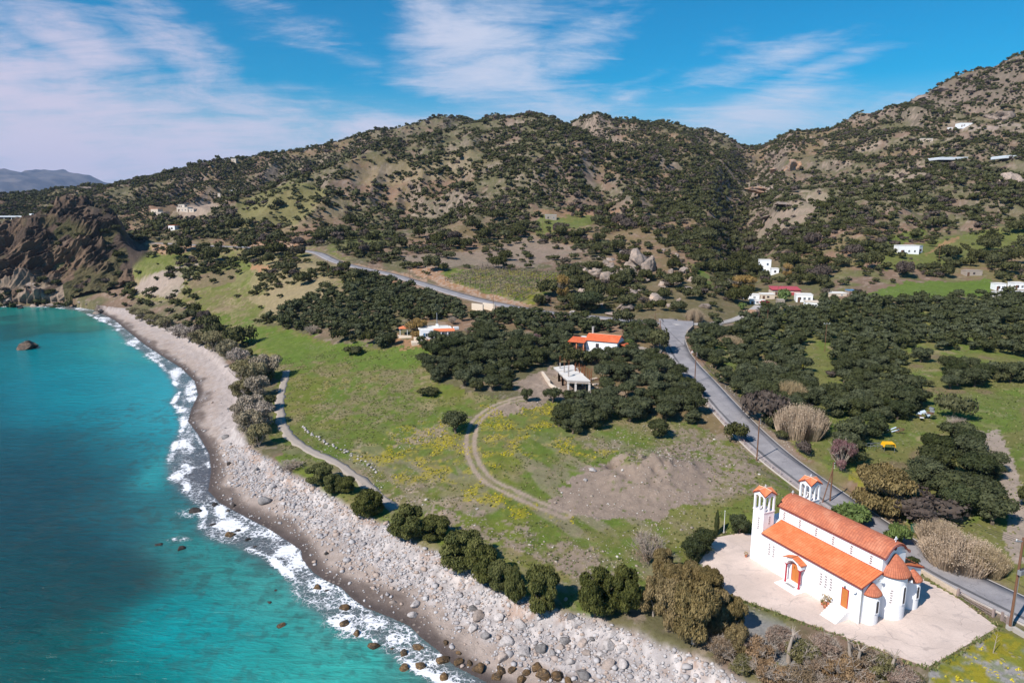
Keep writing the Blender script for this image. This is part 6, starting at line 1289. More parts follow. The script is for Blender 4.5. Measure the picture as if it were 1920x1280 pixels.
fd = (P([(1100,800),(1340,770),(1450,870),(1340,960),(1240,985),(1060,960),(1030,935),(1090,880)], 8) * .35 + P([(640,850),(720,880),(850,960),(1100,1010),(1300,960),(1340,1000),(1250,1080),(1100,1090),(900,1010),(740,950)], 8) * .5 + P([(560,795),(700,860),(740,950),(700,940),(600,850)], 5) * .5 + P([(1040,690),(1130,700),(1200,740),(1100,765),(1000,760)], 3) * .5
      + P([(1330,680),(1420,770),(1500,850),(1480,850),(1380,770)], 4) * .9 + P([(740,840),(860,790),(870,800),(760,850)], 4) * .6 + P([(1180,850),(1280,830),(1330,870),(1200,890)], 4) * .8) * offroad * ~ter
fp = sow(fd * 1.0, .0, 0, 6000, lambda x, y, g, i: np.clip(g.lognormal(-2.25, .5, len(x)), .05, .45), 52)
scatter('field_stones', fp, PEB, mat_stones('field_stone', (.38, .32, .26), (.26, .21, .17), (.5, .46, .42)), 1, 62, 'loose stones and rubble lying about the meadow and the spoil heap', 'stones', zoff=.12)
# dry stone boundary along the path
sbp = dense(path_world([(568,800),(590,818),(620,835),(655,850),(690,868),(705,885)], 2, 3), 1.2)
for k, (x, y, z) in enumerate(sbp): rock_at(x + rnd.uniform(-.4, .4), y + rnd.uniform(-.4, .4), z, rnd.uniform(.35, .6), .4, rnd.uniform(.25, .4), K_PALE, 'pale stone in the tumbled row beside the gravel path', 'tumbled stone row by the path', seed=k + 50, sub=1, name='stone', cat='stone')
# grass: uncountable
TUF = []
for k in range(4):
    g = np.random.default_rng(k + 5); n = 9; th = g.uniform(0, 6.28, n); l = g.uniform(.5, 1, n); b0 = g.normal(size=(n, 3)) * .25 * (1, 1, 0); tip = b0 + np.stack([np.cos(th) * .5, np.sin(th) * .5, l], 1); sd2 = np.stack([-np.sin(th), np.cos(th), 0 * th], 1) * .14
    TUF.append((np.stack([b0 - sd2, b0 + sd2, tip], 1).reshape(-1, 3), [np.arange(3 * n).reshape(-1, 3)], np.repeat(g.uniform(0, 1, n), 3)))
gd = (fld * .9 * sst(n3, .40, .6) + gm * .3) * offroad * ~ter * (RV[None] < 230) * (dK > 1.5) * (dG > 1.5); gd = gd + (dT < .7) * ~ter * 6.; gd *= 1 - .9 * P([(1030,935),(1090,880),(1140,870),(1340,870),(1330,940),(1230,985),(1060,960)], 8)
gp_ = sow(gd, 0, 0, 27000, lambda x, y, g, i: g.uniform(.18, .45, len(x)), 53)
L_GRASS = mat_leaf('grass_blades', (.055, .085, .018), (.16, .17, .055), .5, third=(.30, .25, .12, 1), third_amt=.3)
scatter('grass', gp_, TUF, L_GRASS, .8, 63, 'tufts of meadow grass in the fields', 'grass')
yd = (P([(690,850),(820,790),(870,800),(880,900),(820,900),(720,890)], 10) * 1. + P([(900,760),(1040,760),(1080,830),(1180,850),(1100,860),(960,840),(920,900),(900,860)], 10) + P([(880,900),(960,930),(1060,960),(1090,985),(960,965),(860,930)], 10) + P([(1640,900),(1760,960),(1700,960),(1600,900)], 6) * 1.5 + P([(1740,1270),(1880,1185),(1930,1230),(1900,1290)], 4)) * sst(n3, .48, .58) * offroad * ~ter
yp = sow(yd, 0, 0, 5000, lambda x, y, g, i: g.uniform(.15, .32, len(x)), 54)
scatter('yellow_flowers', yp, [crown(800 + k, 3, 8, .5, .9, core=0, tri=True) for k in range(3)], mat_leaf('flower_yellow', (.42, .34, .01), (.60, .50, .03), .3), .7, 64, 'yellow flowering oxalis carpeting parts of the meadow', 'flowers')

# ------------------------------------------------------------------ utility poles, wires, sign, fence
M_POLE = simple('creosoted_pole', (.17, .085, .05), .9, .3, 2); M_CONCP = simple('pole_concrete', (.42, .39, .36), .9, .15); M_INS = simple('insulator', (.6, .6, .6), .3, .05)
def pole(px, py, ptop, label, arm=None, mat=None, r_=.13, brace=False, group=None, foot=False):
    x, y, z = hit(px, py) if not isinstance(px, tuple) else (*px, py)
    h = next((q * .1 for q in range(20, 220) if pj(x, y, z + q * .1)[1] <= ptop), 8.)
    o = empty('utility_pole', (x, y, z), 0, label, 'utility pole', group)
    MB().tube([(0, 0, -.5), (0, 0, h * .5), (0, 0, h)], [r_, r_ * .88, r_ * .72], 8).build('pole', mat or M_POLE, o)
    if arm == 'side':
        for k in range(4): z_ = h - .2 - k * .3; MB().tube([(0, 0, z_), (.22, -.1, z_ + .02), (.22, -.1, z_ + .12)], .035, 5).build('insulator', M_INS, o)
    if arm == 'cross':
        box('crossarm', M_METAL, o, -1.0, 1.0, -.06, .06, h - .35, h - .25)
        for k in (-.9, 0, .9): MB().lathe([(.0, h - .25), (.06, h - .25), (.09, h - .1), (.04, h + .08), (0, h + .08)], k, 0, 8).build('insulator', M_INS, o)
    if brace: MB().tube([(-1.6, -.6, -.1), (-.05, 0, h * .8)], .09, 6).build('brace', M_POLE, o)
    if foot: box('concrete_foot', M_CONCP, o, -.25, .25, -.25, .25, -.3, 3.2)
    return o, (x, y, z, h)
q1 = pole(1418.7, 863, 785, 'brown roadside pole nearest above the church, throwing its shadow across the road', 'side')[1]
q2 = pole(1302.5, 718, 660, 'brown roadside pole halfway between church and junction', 'side')[1]
q3 = pole(1237, 648, 600, 'pole with a thick concrete foot at the road junction', 'side', foot=True)[1]
q4 = pole(1556, 940, 866, 'braced brown pole with white insulators beside the bell tower', 'side', brace=True)[1]
xb, yb = un(1893, 1179, 5); q5x = float(xb); pb5, q5 = pole((float(xb), float(yb)), 5.0, 1008, 'big near pole carrying a grey transformer at the terrace corner', None, r_=.17, foot=False)
h5 = q5[3]; trf = empty('transformer', (q5[0], q5[1], q5[2] + h5 * .62), .4, 'grey pole-mounted transformer with insulators on the big near pole', 'transformer')
box('tank', M_METAL, trf, -.55, .45, -.62, -.17, 0, .62, bevel=.03); box('bracket', M_METAL, trf, -.4, .3, -.18, -.12, .1, .3)
for k in (-.35, -.05, .25): MB().lathe([(0, .62), (.06, .62), (.08, .72), (.05, .78), (.07, .86), (0, .9)], k, -.4, 8).build('bushing', M_DARK, trf)
box('crossarm', M_METAL, pb5, -.9, .9, -.08, .02, h5 - .5, h5 - .38)
for k in (-.8, 0, .8): MB().lathe([(0, h5 - .38), (.06, h5 - .38), (.08, h5 - .25), (0, h5 - .1)], k, -.03, 8).build('insulator', M_INS, pb5)
MB().tube([(.06, -.2, 0), (.06, -.19, h5 * .6)], .04, 5).build('conduit', M_METAL, pb5); box('concrete_foot', M_CONCP, pb5, -.3, .3, -.3, .3, -.3, .45)
for px, py, tp, lb, ar in [(925,590,553,'thin dark pole beside the upper road below the vineyard',None),(769,533,503,'thin dark pole beside the upper road left of the vineyard',None),(616,518,487,'thin pole by the upper road bend',None),(1546,658,606,'tall pole with a white crossarm rising from the right grove','cross'),(1438,612,580,'thin pole in front of the hamlet',None),
    (1625,504,482,'small pole on the hillside left of the white farmhouse',None),(1760,490,462,'small reddish pole right of the white farmhouse',None),(1033,582,558,'pole in the trees below the vineyard corner',None),(1458,558,537,'pole behind the red roofed sheds',None),(1722,470,452,'white mast beside the white farmhouse',None),(1848,492,472,'pale pole above the stone ruin',None),(1228,604,586,'short pale post at the junction beside the main pole',None),(292,334,320,'thin mast on the left skyline',None),(1017,446,415,'thin pole left of the hillside hut',None),(1900,500,496,'short post at the right edge',None)][:-1]:
    pole(px, py, tp, lb, ar, r_=.10)
M_WIRE = simple('black_wire', (.03, .03, .03), .5, 0)
def wire(a, b, sag, label, off=0, za=0, zb=0, r_=.018, grp='overhead wires along the road'):
    A = Vector((a[0] + off * .2, a[1], a[2] + a[3] - .3 + za)); B = Vector((b[0] + off * .2, b[1], b[2] + b[3] - .3 + zb)); m_ = MB()
    m_.tube([A.lerp(B, k / 12) - Vector((0, 0, sag * 4 * (k / 12) * (1 - k / 12))) for k in range(13)], r_, 4); o = m_.build('power_line', M_WIRE); return tag(o, label, 'wire', grp)
for j in range(3):
    for a, b, nm in ((q3, q2, 'junction pole and the halfway pole'), (q2, q1, 'halfway pole and the pole above the church'), (q1, q4, 'pole above the church and the braced pole'), (q4, q5, 'braced pole and the big near pole')):
        wire(a, b, .8, 'thin black wire strung between the ' + nm, j, -.3 * j, -.3 * j, grp='wires between the ' + nm)
# warning sign
sx_, sy_, sz_ = hit(1297, 672); sg = empty('warning_sign', (sx_, sy_, sz_), .15, 'white triangular warning sign on a thin post beside the road', 'sign')
MB().tube([(0, 0, -.2), (0, 0, 2.2)], .035, 6).build('post', M_METAL, sg)
M_SIGNW = simple('sign_white', (.8, .8, .76), .4, .03); M_SIGNR = simple('sign_red', (.5, .03, .03), .4, .03); M_SIGNY = M_SIGNW
MB().prism([(-.62, 1.6), (.62, 1.6), (0, 2.65)], 'y', -.03, .0).build('border', M_SIGNR, sg); MB().prism([(-.50, 1.67), (.50, 1.67), (0, 2.50)], 'y', -.036, -.031).build('panel', M_SIGNW, sg)
# roadside fence: each post a thing with its own stretch of rails
M_FP = simple('fence_post', (.50, .42, .40), .7, .15); M_RUST = simple('rusty_rail', (.28, .13, .09), .8, .25)
rd = dense(road1, 2.6); dd_ = np.gradient(rd[:, :2], axis=0); dd_ /= np.hypot(*dd_.T)[:, None]; lf = rd[:, :2] + np.stack([dd_[:, 1], -dd_[:, 0]], 1) * 3.75
fpx, fpy = pj(lf[:, 0], lf[:, 1], rd[:, 2]); sel = [k for k in range(len(rd)) if 1278 < fpx[k] < 1690 and 690 < fpy[k] < 1060]
fe = empty('roadside_fence', (*lf[sel[0]], rd[sel[0], 2]), 0, 'low rusty wire fence with pale posts along the seaward side of the road', 'fence'); o0 = Vector((*lf[sel[0]], rd[sel[0], 2]))
pts = [Vector((lf[k, 0], lf[k, 1], rd[k, 2])) - o0 for k in sel]
pm_ = MB().box(-.05, .05, -.05, .05, -.3, 1.05).build('post', M_FP, link=False)
for p in pts:
    c = bpy.data.objects.new('post', pm_); COL.objects.link(c); c.parent = fe; c.location = p
for h_ in (.25, .6, .95): MB().tube([p + Vector((0, 0, h_)) for p in pts], .022, 4).build('rail', M_RUST, fe)
kb = strip(np.c_[np.array([[*(p + o0)] for p in pts])], (-.15, .15), .12, 'footing', M_RUST if 0 else M_GUT, .5); kb.parent = fe; kb.location = -o0
# wheelie bin
bx_, by_, bz_ = hit(1716, 998); bn_ = empty('rubbish_bin', (bx_, by_, bz_), -.8, 'green wheeled rubbish bin on the verge across the road from the church', 'rubbish bin')
M_BIN = simple('green_plastic', (.03, .10, .06), .5, .1); m_ = MB(); m_.add([(-.5,-.4,.15),(.5,-.4,.15),(.5,.4,.15),(-.5,.4,.15),(-.65,-.5,1.1),(.65,-.5,1.1),(.65,.5,1.1),(-.65,.5,1.1)], [(0,3,2,1),(4,5,6,7),(0,1,5,4),(1,2,6,5),(2,3,7,6),(3,0,4,7)]); m_.build('body', M_BIN, bn_, bevel=.03)
MB().prism([(-.7, 1.1), (.7, 1.1), (.6, 1.28), (0, 1.36), (-.6, 1.28)], 'y', -.54, .54).build('lid', M_BIN, bn_, bevel=.02)
for a in (-.45, .45):
    for b in (-.35, .35): w_ = MB().lathe([(0,-.04),(.1,-.04),(.1,.04),(0,.04)], 0, 0, 10).build('wheel', M_DARK, bn_); w_.location = (a, b, .1); w_.rotation_euler.x = R(90)
# things by the church: flagpole, plant pots, street-side slim post
fx, fy, fz = hit(1357, 998); fl = empty('flagpole', (fx, fy, fz), 0, 'thin white flagpole beside the young cypress', 'flagpole'); MB().tube([(0, 0, -.2), (0, 0, 3.6)], [.05, .03], 8).build('pole', M_WHITE, fl); MB().lathe([(0,0),(.07,.03),(.07,.1),(0,.13)], 0, 0, 8).build('finial', M_WHITE, fl, loc=(0, 0, 3.6)); MB().lathe([(0,0),(.2,0),(.2,.15),(0,.15)], 0, 0, 12).build('base', M_GUT, fl)
M_POT = simple('terracotta', (.45, .16, .09), .8, .1)
def potted(u, v, s, label, mk=0, gp=None):
    x, y = church(u, v); o = empty('potted_plant', (x, y, 5.0), 0, label, 'potted plant', gp)
    MB().lathe([(0,0),(.16*s,0),(.22*s,.36*s),(.19*s,.36*s),(.17*s,.3*s),(0,.3*s)], 0, 0, 14).build('pot', M_POT, o, smooth=True)
    V_, fs_, a_ = crown(880 + mk, 7, 26, .16, 1.4, core=0, open_=.4, long_=1.6, up=.5); c = npmesh('foliage', V_ * (.42 * s, .42 * s, .42 * s), fs_, L_RUST if mk == 1 else L_LIGHT, o, attrs={'v': a_, 'rnd': np.zeros(len(V_))}); c.location.z = .3 * s
potted(13.9, -.7, 1.9, 'large reddish leaved potted plant beside the side stairs', 1); potted(13.2, -.5, 1.0, 'small potted plant on the left of the large one by the stairs', 0); potted(-.4, -.35, .9, 'small red potted plant at the foot of the front bell tower', 1)
# kerb edging along the terrace, drain stain is in the concrete
x, y = un(1862, 1224, 5); sp = empty('wooden_stake', (float(x), float(y), float(zat(x, y))), 0, 'bare pale young sapling stake on the yellow grass right of the terrace', 'stake'); MB().tube([(0, 0, -.1), (.1, 0, 1.4), (.25, .1, 2.4)], [.05, .04, .02], 6).build('stem', M_BARKG, sp)
for k in range(5): MB().tube([(.12, 0, 1.3 + k * .2), (.12 + .4 * math.cos(k * 2.1), .4 * math.sin(k * 2.1), 1.7 + k * .2)], .012, 4).build('twig', M_BARKG, sp)
# ------------------------------------------------------------------ other buildings
def gable_roof(nm, x0, x1, y0, y1, ze, zr, par, mat, ov=.35, ncol=None, hip=False):
    ym = (y0 + y1) / 2; ncol = ncol or int((x1 - x0) * 3.2)
    sl = (zr - ze) / ((y1 - y0) / 2)
    for s_, ya in ((1, y0 - ov), (-1, y1 + ov)):
        tiles(nm, (lambda ya: (lambda U, S: (x0 - ov + U * (x1 - x0 + 2 * ov), ya + (ym - ya) * S, ze - ov * sl + (zr - ze + ov * sl) * S + .05)))(ya), ncol, 8, par, mat, amp=.05, per=3, thick=.1)
def win(par, x, y, z, w, h, face='y', d=1, shutters=None, name='window', mat=None):
    """window in a wall across y (face 'y', looking to d*-y) or x"""
    o = empty(name, (x, y, z)); o.parent = par
    if face == 'x': o.rotation_euler.z = R(90 * d)
    elif d < 0: o.rotation_euler.z = R(180)
    m_ = MB(); f = .07; m_.box(-w/2, w/2, -.05, .01, 0, f).box(-w/2, w/2, -.05, .01, h - f, h).box(-w/2, -w/2 + f, -.05, .01, f, h - f).box(w/2 - f, w/2, -.05, .01, f, h - f); m_.build('frame', mat or M_WHITE, o)
    box('glass', M_GLASS, o, -w/2 + f, w/2 - f, -.025, .0, f, h - f)
    if w > .9: box('mullion', mat or M_WHITE, o, -.03, .03, -.048, -.026, f, h - f)
    if shutters:
        for s_ in (-1, 1): box('shutter', shutters, o, s_ * w * .75 - w * .24, s_ * w * .75 + w * .24, -.05, .0, 0, h)
    return o
def wdoor(par, x, y, z, w, h, mat, face='y', d=1):
    o = empty('door', (x, y, z)); o.parent = par
    if face == 'x': o.rotation_euler.z = R(90 * d)
    box('leaf', mat, o, -w/2, w/2, -.04, .0, .02, h); box('handle', M_METAL, o, w * .32, w * .40, -.08, -.04, h * .45, h * .52); return o
M_GLASS = simple('window_glass', (.035, .045, .06), .12, .05, spec=.6); M_BLUE = simple('blue_paint', (.10, .22, .38), .5, .1); M_ORW = simple('orange_timber', (.60, .22, .10), .7, .15); M_BRW = simple('brown_timber', (.13, .07, .045), .8, .2); M_REDM = simple('red_metal_roof', (.42, .07, .08), .5, .15); M_STN = simple('old_stone_wall', (.36, .30, .25), .95, .35, 1.2, bmp=1.); M_CREAM = simple('cream_render', (.62, .52, .42), .9, .12); M_FLATR = simple('pale_flat_roof', (.70, .67, .63), .9, .15)
M_TILE_B = mat_tiles('bright_roof_tiles', (.66, .14, .05), (.56, .11, .04), (.68, .18, .08))
def at_px(px, py, rot, name, label, cat='house', sink=0.):
    x, y, z = hit(px, py); return empty(name, (x, y, z - sink), R(rot), label, cat), (y * _c + (CAMH - z) * _s) / FOC
# 1. white house with the orange roof (pixel scale 0.155 m)
h1, s1 = at_px(1134, 669, -26, 'house', 'white two-storey house with bright orange tiled roof and covered deck, between the roads', sink=.3)
L1, D1 = 9.6, 6.4
MB().box(-L1*.62, L1*.38, 0, D1, -1.5, 4.9).prism([(0, 4.9), (D1, 4.9), (D1/2, 6.3)], 'x', -L1*.62, L1*.38).build('wall', M_WHITE, h1)
gable_roof('roof', -L1*.62, L1*.38, 0, D1, 4.92, 6.35, h1, M_TILE_B)
MB().tube([(-L1*.62 - .3, D1/2, 6.42), (L1*.38 + .3, D1/2, 6.42)], .11, 6).build('ridge_tiles', M_RIDGE, h1)
win(h1, -2.4, -.003, 2.9, 1.0, 1.2, shutters=None, mat=M_BRW); win(h1, 1.0, -.003, .5, 1.5, .9, mat=M_BRW); win(h1, L1*.38 + .003, 3.2, 3.0, .9, 1.1, 'x', 1, mat=M_BRW)
box('stone_plinth', M_STN, h1, -.6, L1*.38 + .02, -.05, -.004, -1.2, .9)
dk = empty('deck', (-L1*.62, 0, 0)); dk.parent = h1
box('floor', M_BRW, dk, -6.5, .2, -2.4, 3.4, 1.95, 2.15)
for x_ in (-6.2, -3.2, -.2): 
    for y_ in (-2.1, 3.0): box('stilt', M_BRW, dk, x_ - .1, x_ + .1, y_ - .1, y_ + .1, -1.5, 1.94)
for x_ in (-4.4, -2.3, -.1): box('pillar', M_ORW, dk, x_ - .15, x_ + .15, -1.9, -1.6, 2.16, 4.25)
for z_ in (2.5, 2.8, 3.05): MB().tube([(-6.4, 3.2, z_), (-6.4, -2.35, z_), (.1, -2.35, z_)], .035, 5).build('railing', M_BRW, dk)
tiles('canopy_roof', lambda U, S: (-5.0 + U * 5.3, -2.3 + S * 4.8, 4.3 + S * .85), 16, 9, dk, M_TILE_B, amp=.05, per=3, thick=.1)
box('canopy_beam', M_ORW, dk, -4.6, .1, -1.92, -1.6, 4.15, 4.32); box('rear_wall', M_WHITE, dk, -3.2, 0, 2.5, 5.5, 1.5, 4.95)
sw_ = empty('outdoor_stair', (-L1*.62 + .2, -2.3, 0)); sw_.parent = h1
for k in range(9): box('tread', M_MARBLE, sw_, .0 + .32 * k, .32 + .32 * k, -1.0, 0, 1.9 - .24 * (k + 1) - .12, 1.9 - .24 * (k + 1) + .06)
pc_ = empty('side_porch', (L1*.38, 1.8, 0)); pc_.parent = h1
tiles('porch_roof', lambda U, S: (2.5 - 2.5 * S, -.6 + U * 4.6, 3.5 + S * .8), 13, 5, pc_, M_TILE_B, amp=.05, per=3, thick=.1)
for y_ in (-.3, 3.7): box('pillar', M_ORW, pc_, 2.0, 2.35, y_ - .18, y_ + .18, -.5, 3.55)
box('porch_floor', M_CREAM, pc_, 0, 2.6, -.6, 4.0, -.8, .4)
chm = empty('chimney', (-L1*.62 - .2, D1 + .4, 0)); chm.parent = h1; box('stack', M_CONCP, chm, -.25, .25, -.25, .25, 0, 7.6); box('cap', M_CONCP, chm, -.35, .35, -.35, .35, 7.602, 7.75)
an = empty('antenna', (-L1*.5, D1/2, 6.3)); an.parent = h1; MB().tube([(0,0,-.1),(0,0,2.4)], .04, 5).build('mast', M_METAL, an)
for k in range(4): MB().tube([(-.7 + .1*k, .1*k, 2.3 - k*.02), (.7 - .1*k, .1*k, 2.3 - k*.02)], .02, 4).build('element', M_METAL, an)
x, y, z = hit(1200, 657); slab([(x-4,y-4),(x+5,y-5),(x+7,y+1),(x+3,y+6),(x-5,y+3)], z + .15, .5, 'yard', M_PATH)['kind'] = 'structure'; COL.objects['yard']['label'] = 'grey gravel yard right of the orange roofed house'
# 2. flat roofed white house
h2, s2 = at_px(820, 634, 12, 'house', 'low white house with flat white roof edged in orange, behind the leafless tree', sink=.2)
MB().box(-5.5, 5.0, 0, 6, -.8, 3.1).build('wall', M_WHITE, h2); box('roof_slab', M_FLATR, h2, -5.9, 4.2, .3, 6.3, 3.102, 3.35); MB().prism([(-1.3, 2.55), (.32, 3.2), (.32, 3.32), (-1.3, 2.68)], 'x', -1.2, 5.6).build('eave_tiles', M_TILE_FLAT, h2)
for x_ in (-1., 1.2, 3.3, 5.2): box('pillar', M_WHITE, h2, x_ - .15, x_ + .15, -1.2, -.9, -.8, 2.6)
chn = empty('chimney', (.4, 4, 3.35)); chn.parent = h2; box('stack', M_WHITE, chn, -.4, .4, -.4, .4, 0, .9); MB().tube([(0,0,.9),(0,0,4.6)], .16, 8).build('flue', M_METAL, chn)
win(h2, -3.2, -.003, .8, 1.3, 1.2, shutters=M_BLUE); wdoor(h2, 1.6, -.003, 0, 1.0, 2.1, M_BLUE); win(h2, 3.9, -.003, .9, 1.0, 1.1)
box('terrace', M_CREAM, h2, -8.5, 5.5, -3.6, -.01, -1.6, -.3)
g2, _ = at_px(757, 628, 10, 'gazebo', 'tiny orange roofed gazebo left of the flat roofed house', 'gazebo')
for a in (-1.2, 1.2):
    for b in (-1.2, 1.2): box('post', M_WHITE, g2, a - .08, a + .08, b - .08, b + .08, -.2, 2.4)
MB().add([(-1.6,-1.6,2.4),(1.6,-1.6,2.4),(1.6,1.6,2.4),(-1.6,1.6,2.4),(0,0,3.2)], [(0,1,4),(1,2,4),(2,3,4),(3,0,4),(3,2,1,0)]).build('roof', M_TILE_FLAT, g2)
for (a, b, lb) in (((746,634),(772,633),'low pinkish garden wall under the tiny gazebo'), ((776,638),(800,637),'pale garden wall between gazebo and flat roofed house')):
    A, B = hit(*a), hit(*b); wall_run(A[:2], B[:2], 1.1, .3, 'garden_wall', lb, M_CREAM, 'wall')
wt, _ = at_px(855, 623, 20, 'water_tank', 'small white tank on a stand at the right end of the flat roofed house', 'tank'); box('tank', M_WHITE, wt, -.9, .9, -.5, .5, 1.0, 1.9, bevel=.05)
for a in (-.7, .7): box('leg', M_METAL, wt, a - .05, a + .05, -.05, .05, -.2, .999)
# 3. concrete shell
uc, s3 = at_px(1086, 738, 0, 'unfinished_building', 'unfinished concrete building on columns with rusty rebar sprouting from its slabs', 'building')
x0, y0, z0 = uc.location; ztop = z0 + 3.25
def ucp(px, py): p = un(px, py, ztop); return (float(p[0]) - x0, float(p[1]) - y0)
M_SLAB = simple('raw_concrete', (.62, .58, .54), .9, .2, .7); M_SLABD = simple('raw_concrete_dark', (.34, .30, .28), .9, .2, .9); M_REB = simple('rebar', (.26, .10, .045), .9, .2)
fl_, fr_, br_, bl_ = ucp(1064.7, 712), ucp(1107, 713.5), ucp(1078, 690), ucp(1041, 694)
lp = lambda a, b, t_: (a[0] + (b[0] - a[0]) * t_, a[1] + (b[1] - a[1]) * t_)
for k, (t0, t1, dz) in enumerate(((0, .42, 0), (.42, .72, .25), (.72, 1.15, .5))):
    P4 = [lp(fl_, bl_, t0), lp(fr_, br_, t0), lp(fr_, br_, t1), lp(fl_, bl_, t1)]; m_ = MB(); m_.prism(P4, 'z', 3.0 + dz, 3.25 + dz); m_.build('slab', M_SLAB, uc); MB().prism([lp(P4[0], P4[2], .02), lp(P4[1], P4[3], .02), lp(P4[2], P4[0], .02), lp(P4[3], P4[1], .02)], 'z', 2.6 + dz, 2.999 + dz).build('beam', M_SLABD, uc)
    for q in (P4[0], P4[1], lp(P4[0], P4[1], .35) if k == 0 else P4[0]):
        c = lp(q, lp(P4[0], P4[2], .5), .06); box('column', M_SLAB, uc, c[0] - .24, c[0] + .24, c[1] - .24, c[1] + .24, -1.2, 2.62 + dz)
MB().prism([lp(fl_, br_, -.04), lp(fr_, bl_, -.04), br_, bl_], 'z', -1.2, .12).build('ground_slab', M_SLABD, uc)
for k, (px, py, hh) in enumerate(((1050, 694, 2.0), (1058, 700, 2.1), (1066, 706, 2.3))):
    c = ucp(px, py); box('starter_column', M_SLABD, uc, c[0] - .15, c[0] + .15, c[1] - .15, c[1] + .15, 3.3, 3.3 + hh); rb = MB()
    for a in (-.1, .1):
        for b in (-.1, .1): rb.tube([(c[0] + a, c[1] + b, 3.3 + hh), (c[0] + a * 1.4, c[1] + b, 3.3 + hh + 1.9)], .035, 4)
    rb.build('rebar', M_REB, uc)
for k, (px, py) in enumerate(((1079, 692), (1084, 693), (1088, 695), (1092, 696), (1096, 698), (1102, 702), (1107, 704))):
    c = ucp(px, py + 5); rb = MB()
    for j in range(9): a, b = rnd.uniform(-.28, .28), rnd.uniform(-.28, .28); rb.tube([(c[0] + a, c[1] + b, 2.), (c[0] + a * 1.5 + .1, c[1] + b, 5.4 + rnd.uniform(-.7, .5))], .035, 4)
    rb.build('rebar', M_REB, uc)
for k in range(16):
    c = lp(lp(fl_, bl_, (k % 8) / 8 + .05), lp(fr_, br_, (k % 8) / 8 + .05), .12 + .7 * (k // 8)); MB().tube([(c[0], c[1], 0), (c[0], c[1], 2.9)], .05, 5).build('prop', M_REB if k % 2 else M_BRW, uc)
fp2 = MB()
for k in range(26):
    c = lp(fl_, fr_, k / 25.); fp2.box(c[0] - .05, c[0] + .02, c[1] - .25, c[1] + .3, 2.42, 2.59)
fp2.build('formwork', M_CREAM, uc)
for k in range(9):
    x, y, z = hit(1112 + (k % 3) * 12 + rnd.uniform(-3, 3), 712 + (k // 3) * 9); o = MB().box(-1.6, 1.6, -.35, .35, 0, .35).build('timber_stack', M_BRW if k % 2 else M_CREAM, loc=(x, y, z), rotz=rnd.uniform(-.7, .7), bevel=.02); tag(o, 'pile of shuttering boards on the yard right of the unfinished building', 'timber', 'board piles by the unfinished building')
for (a, b) in (((1017,700),(1030,722)), ((1030,722),(1048,738))):
    A, B = hit(*a), hit(*b); wall_run(A[:2], B[:2], .6, .5, 'low_wall', 'curved low stone wall on the yard left of the unfinished building', M_CREAM, 'wall', group='curved yard wall')
# 4. simple blocks: px, foot py, width px, height px, depth m, rot, material, features, label
def block(px, py, w, h, depth, rot, mat, label, wins=1, roof=None, name='house', cat='house', door=True, parapet=True, roofm=None):
    o, s = at_px(px, py, rot, name, label, cat, sink=.2); W = w * s / max(.5, math.cos(R(rot))); H = h * s + .2
    box('wall', mat, o, -W/2, W/2, 0, depth, -1.5, H); box('roof', roofm or M_FLATR, o, -W/2 - .12, W/2 + .12, -.12, depth + .12, H + .002, H + .2)
    n = wins; hh = min(1.2, H * .38)
    for k in range(n):
        xx = -W/2 + W * (k + .5 + (.25 if door else 0)) / (n + (.5 if door else 0)); win(o, xx, -.003, min(1.0, H*.35), min(1.0, W / n * .5), hh, mat=M_WHITE if k % 3 else M_BRW)
    if door: wdoor(o, -W/2 + W * .12 + .3, -.003, 0, min(1.0, W*.2), min(2.1, H * .75), M_BRW)
    if h > 18: win(o, W*.2, -.003, H * .62, .9, 1.1, mat=M_BLUE)
    return o, W, H
b1 = block(1434, 512, 20, 24, 6, -12, M_WHITE, 'white cube-shaped two-storey house in the ravine above the hamlet'); block(1453, 514, 13, 10, 5, -12, M_WHITE, 'low white annex on the right of the cube-shaped house', 1, door=False)
block(1408, 561, 30, 8, 5, -10, M_WHITE, 'long low white shed at the left end of the hamlet', 2, roofm=M_FLATR); block(1420, 570, 26, 7, 3, -14, M_WHITE, 'white yard wall building in front of the long low shed', 1); block(1440, 561, 24, 9, 5, -6, M_CREAM, 'pale flat shed between the white shed and the red roof', 1)
o, W, H = block(1474, 553, 50, 8, 7, -8, M_CREAM, 'long low building with a dark red metal roof in the hamlet', 2, roofm=M_REDM); tiles('metal_roof', lambda U, S: (-W/2 - .3 + U * (W + .6), -.6 + S * 8.0, H + .35 + .9 * S), 30, 3, o, M_REDM, amp=.05, per=3); MB().box(-.5, W/2 + .2, -1.4, -.02, -1, H * .7).build('red_porch', M_REDM, o)
block(1464, 577, 12, 14, 4, -10, M_STN, 'small square old stone house in the hamlet', 1, roofm=M_STN); block(1508, 566, 28, 13, 6, -14, M_WHITE, 'white house with blue windows at the right of the hamlet', 3); block(1524, 577, 24, 10, 6, -14, M_WHITE, 'white house with tan terrace in front of the blue windowed one', 2, roofm=M_CREAM); block(1478, 582, 14, 6, 3, -10, M_CREAM, 'low pinkish ruin beside the small stone house', 1)
block(1572, 556, 30, 6, 5, -5, M_CREAM, 'low grey shed row at the foot of the green field', 2); o, W, H = block(1598, 552, 14, 7, 4, -5, M_STN, 'small shed with a bluish roof at the field foot', 1, roofm=M_BLUE); block(1558, 553, 12, 5, 3, 0, M_WHITE, 'tiny white shed at the left end of the low shed row', 1)
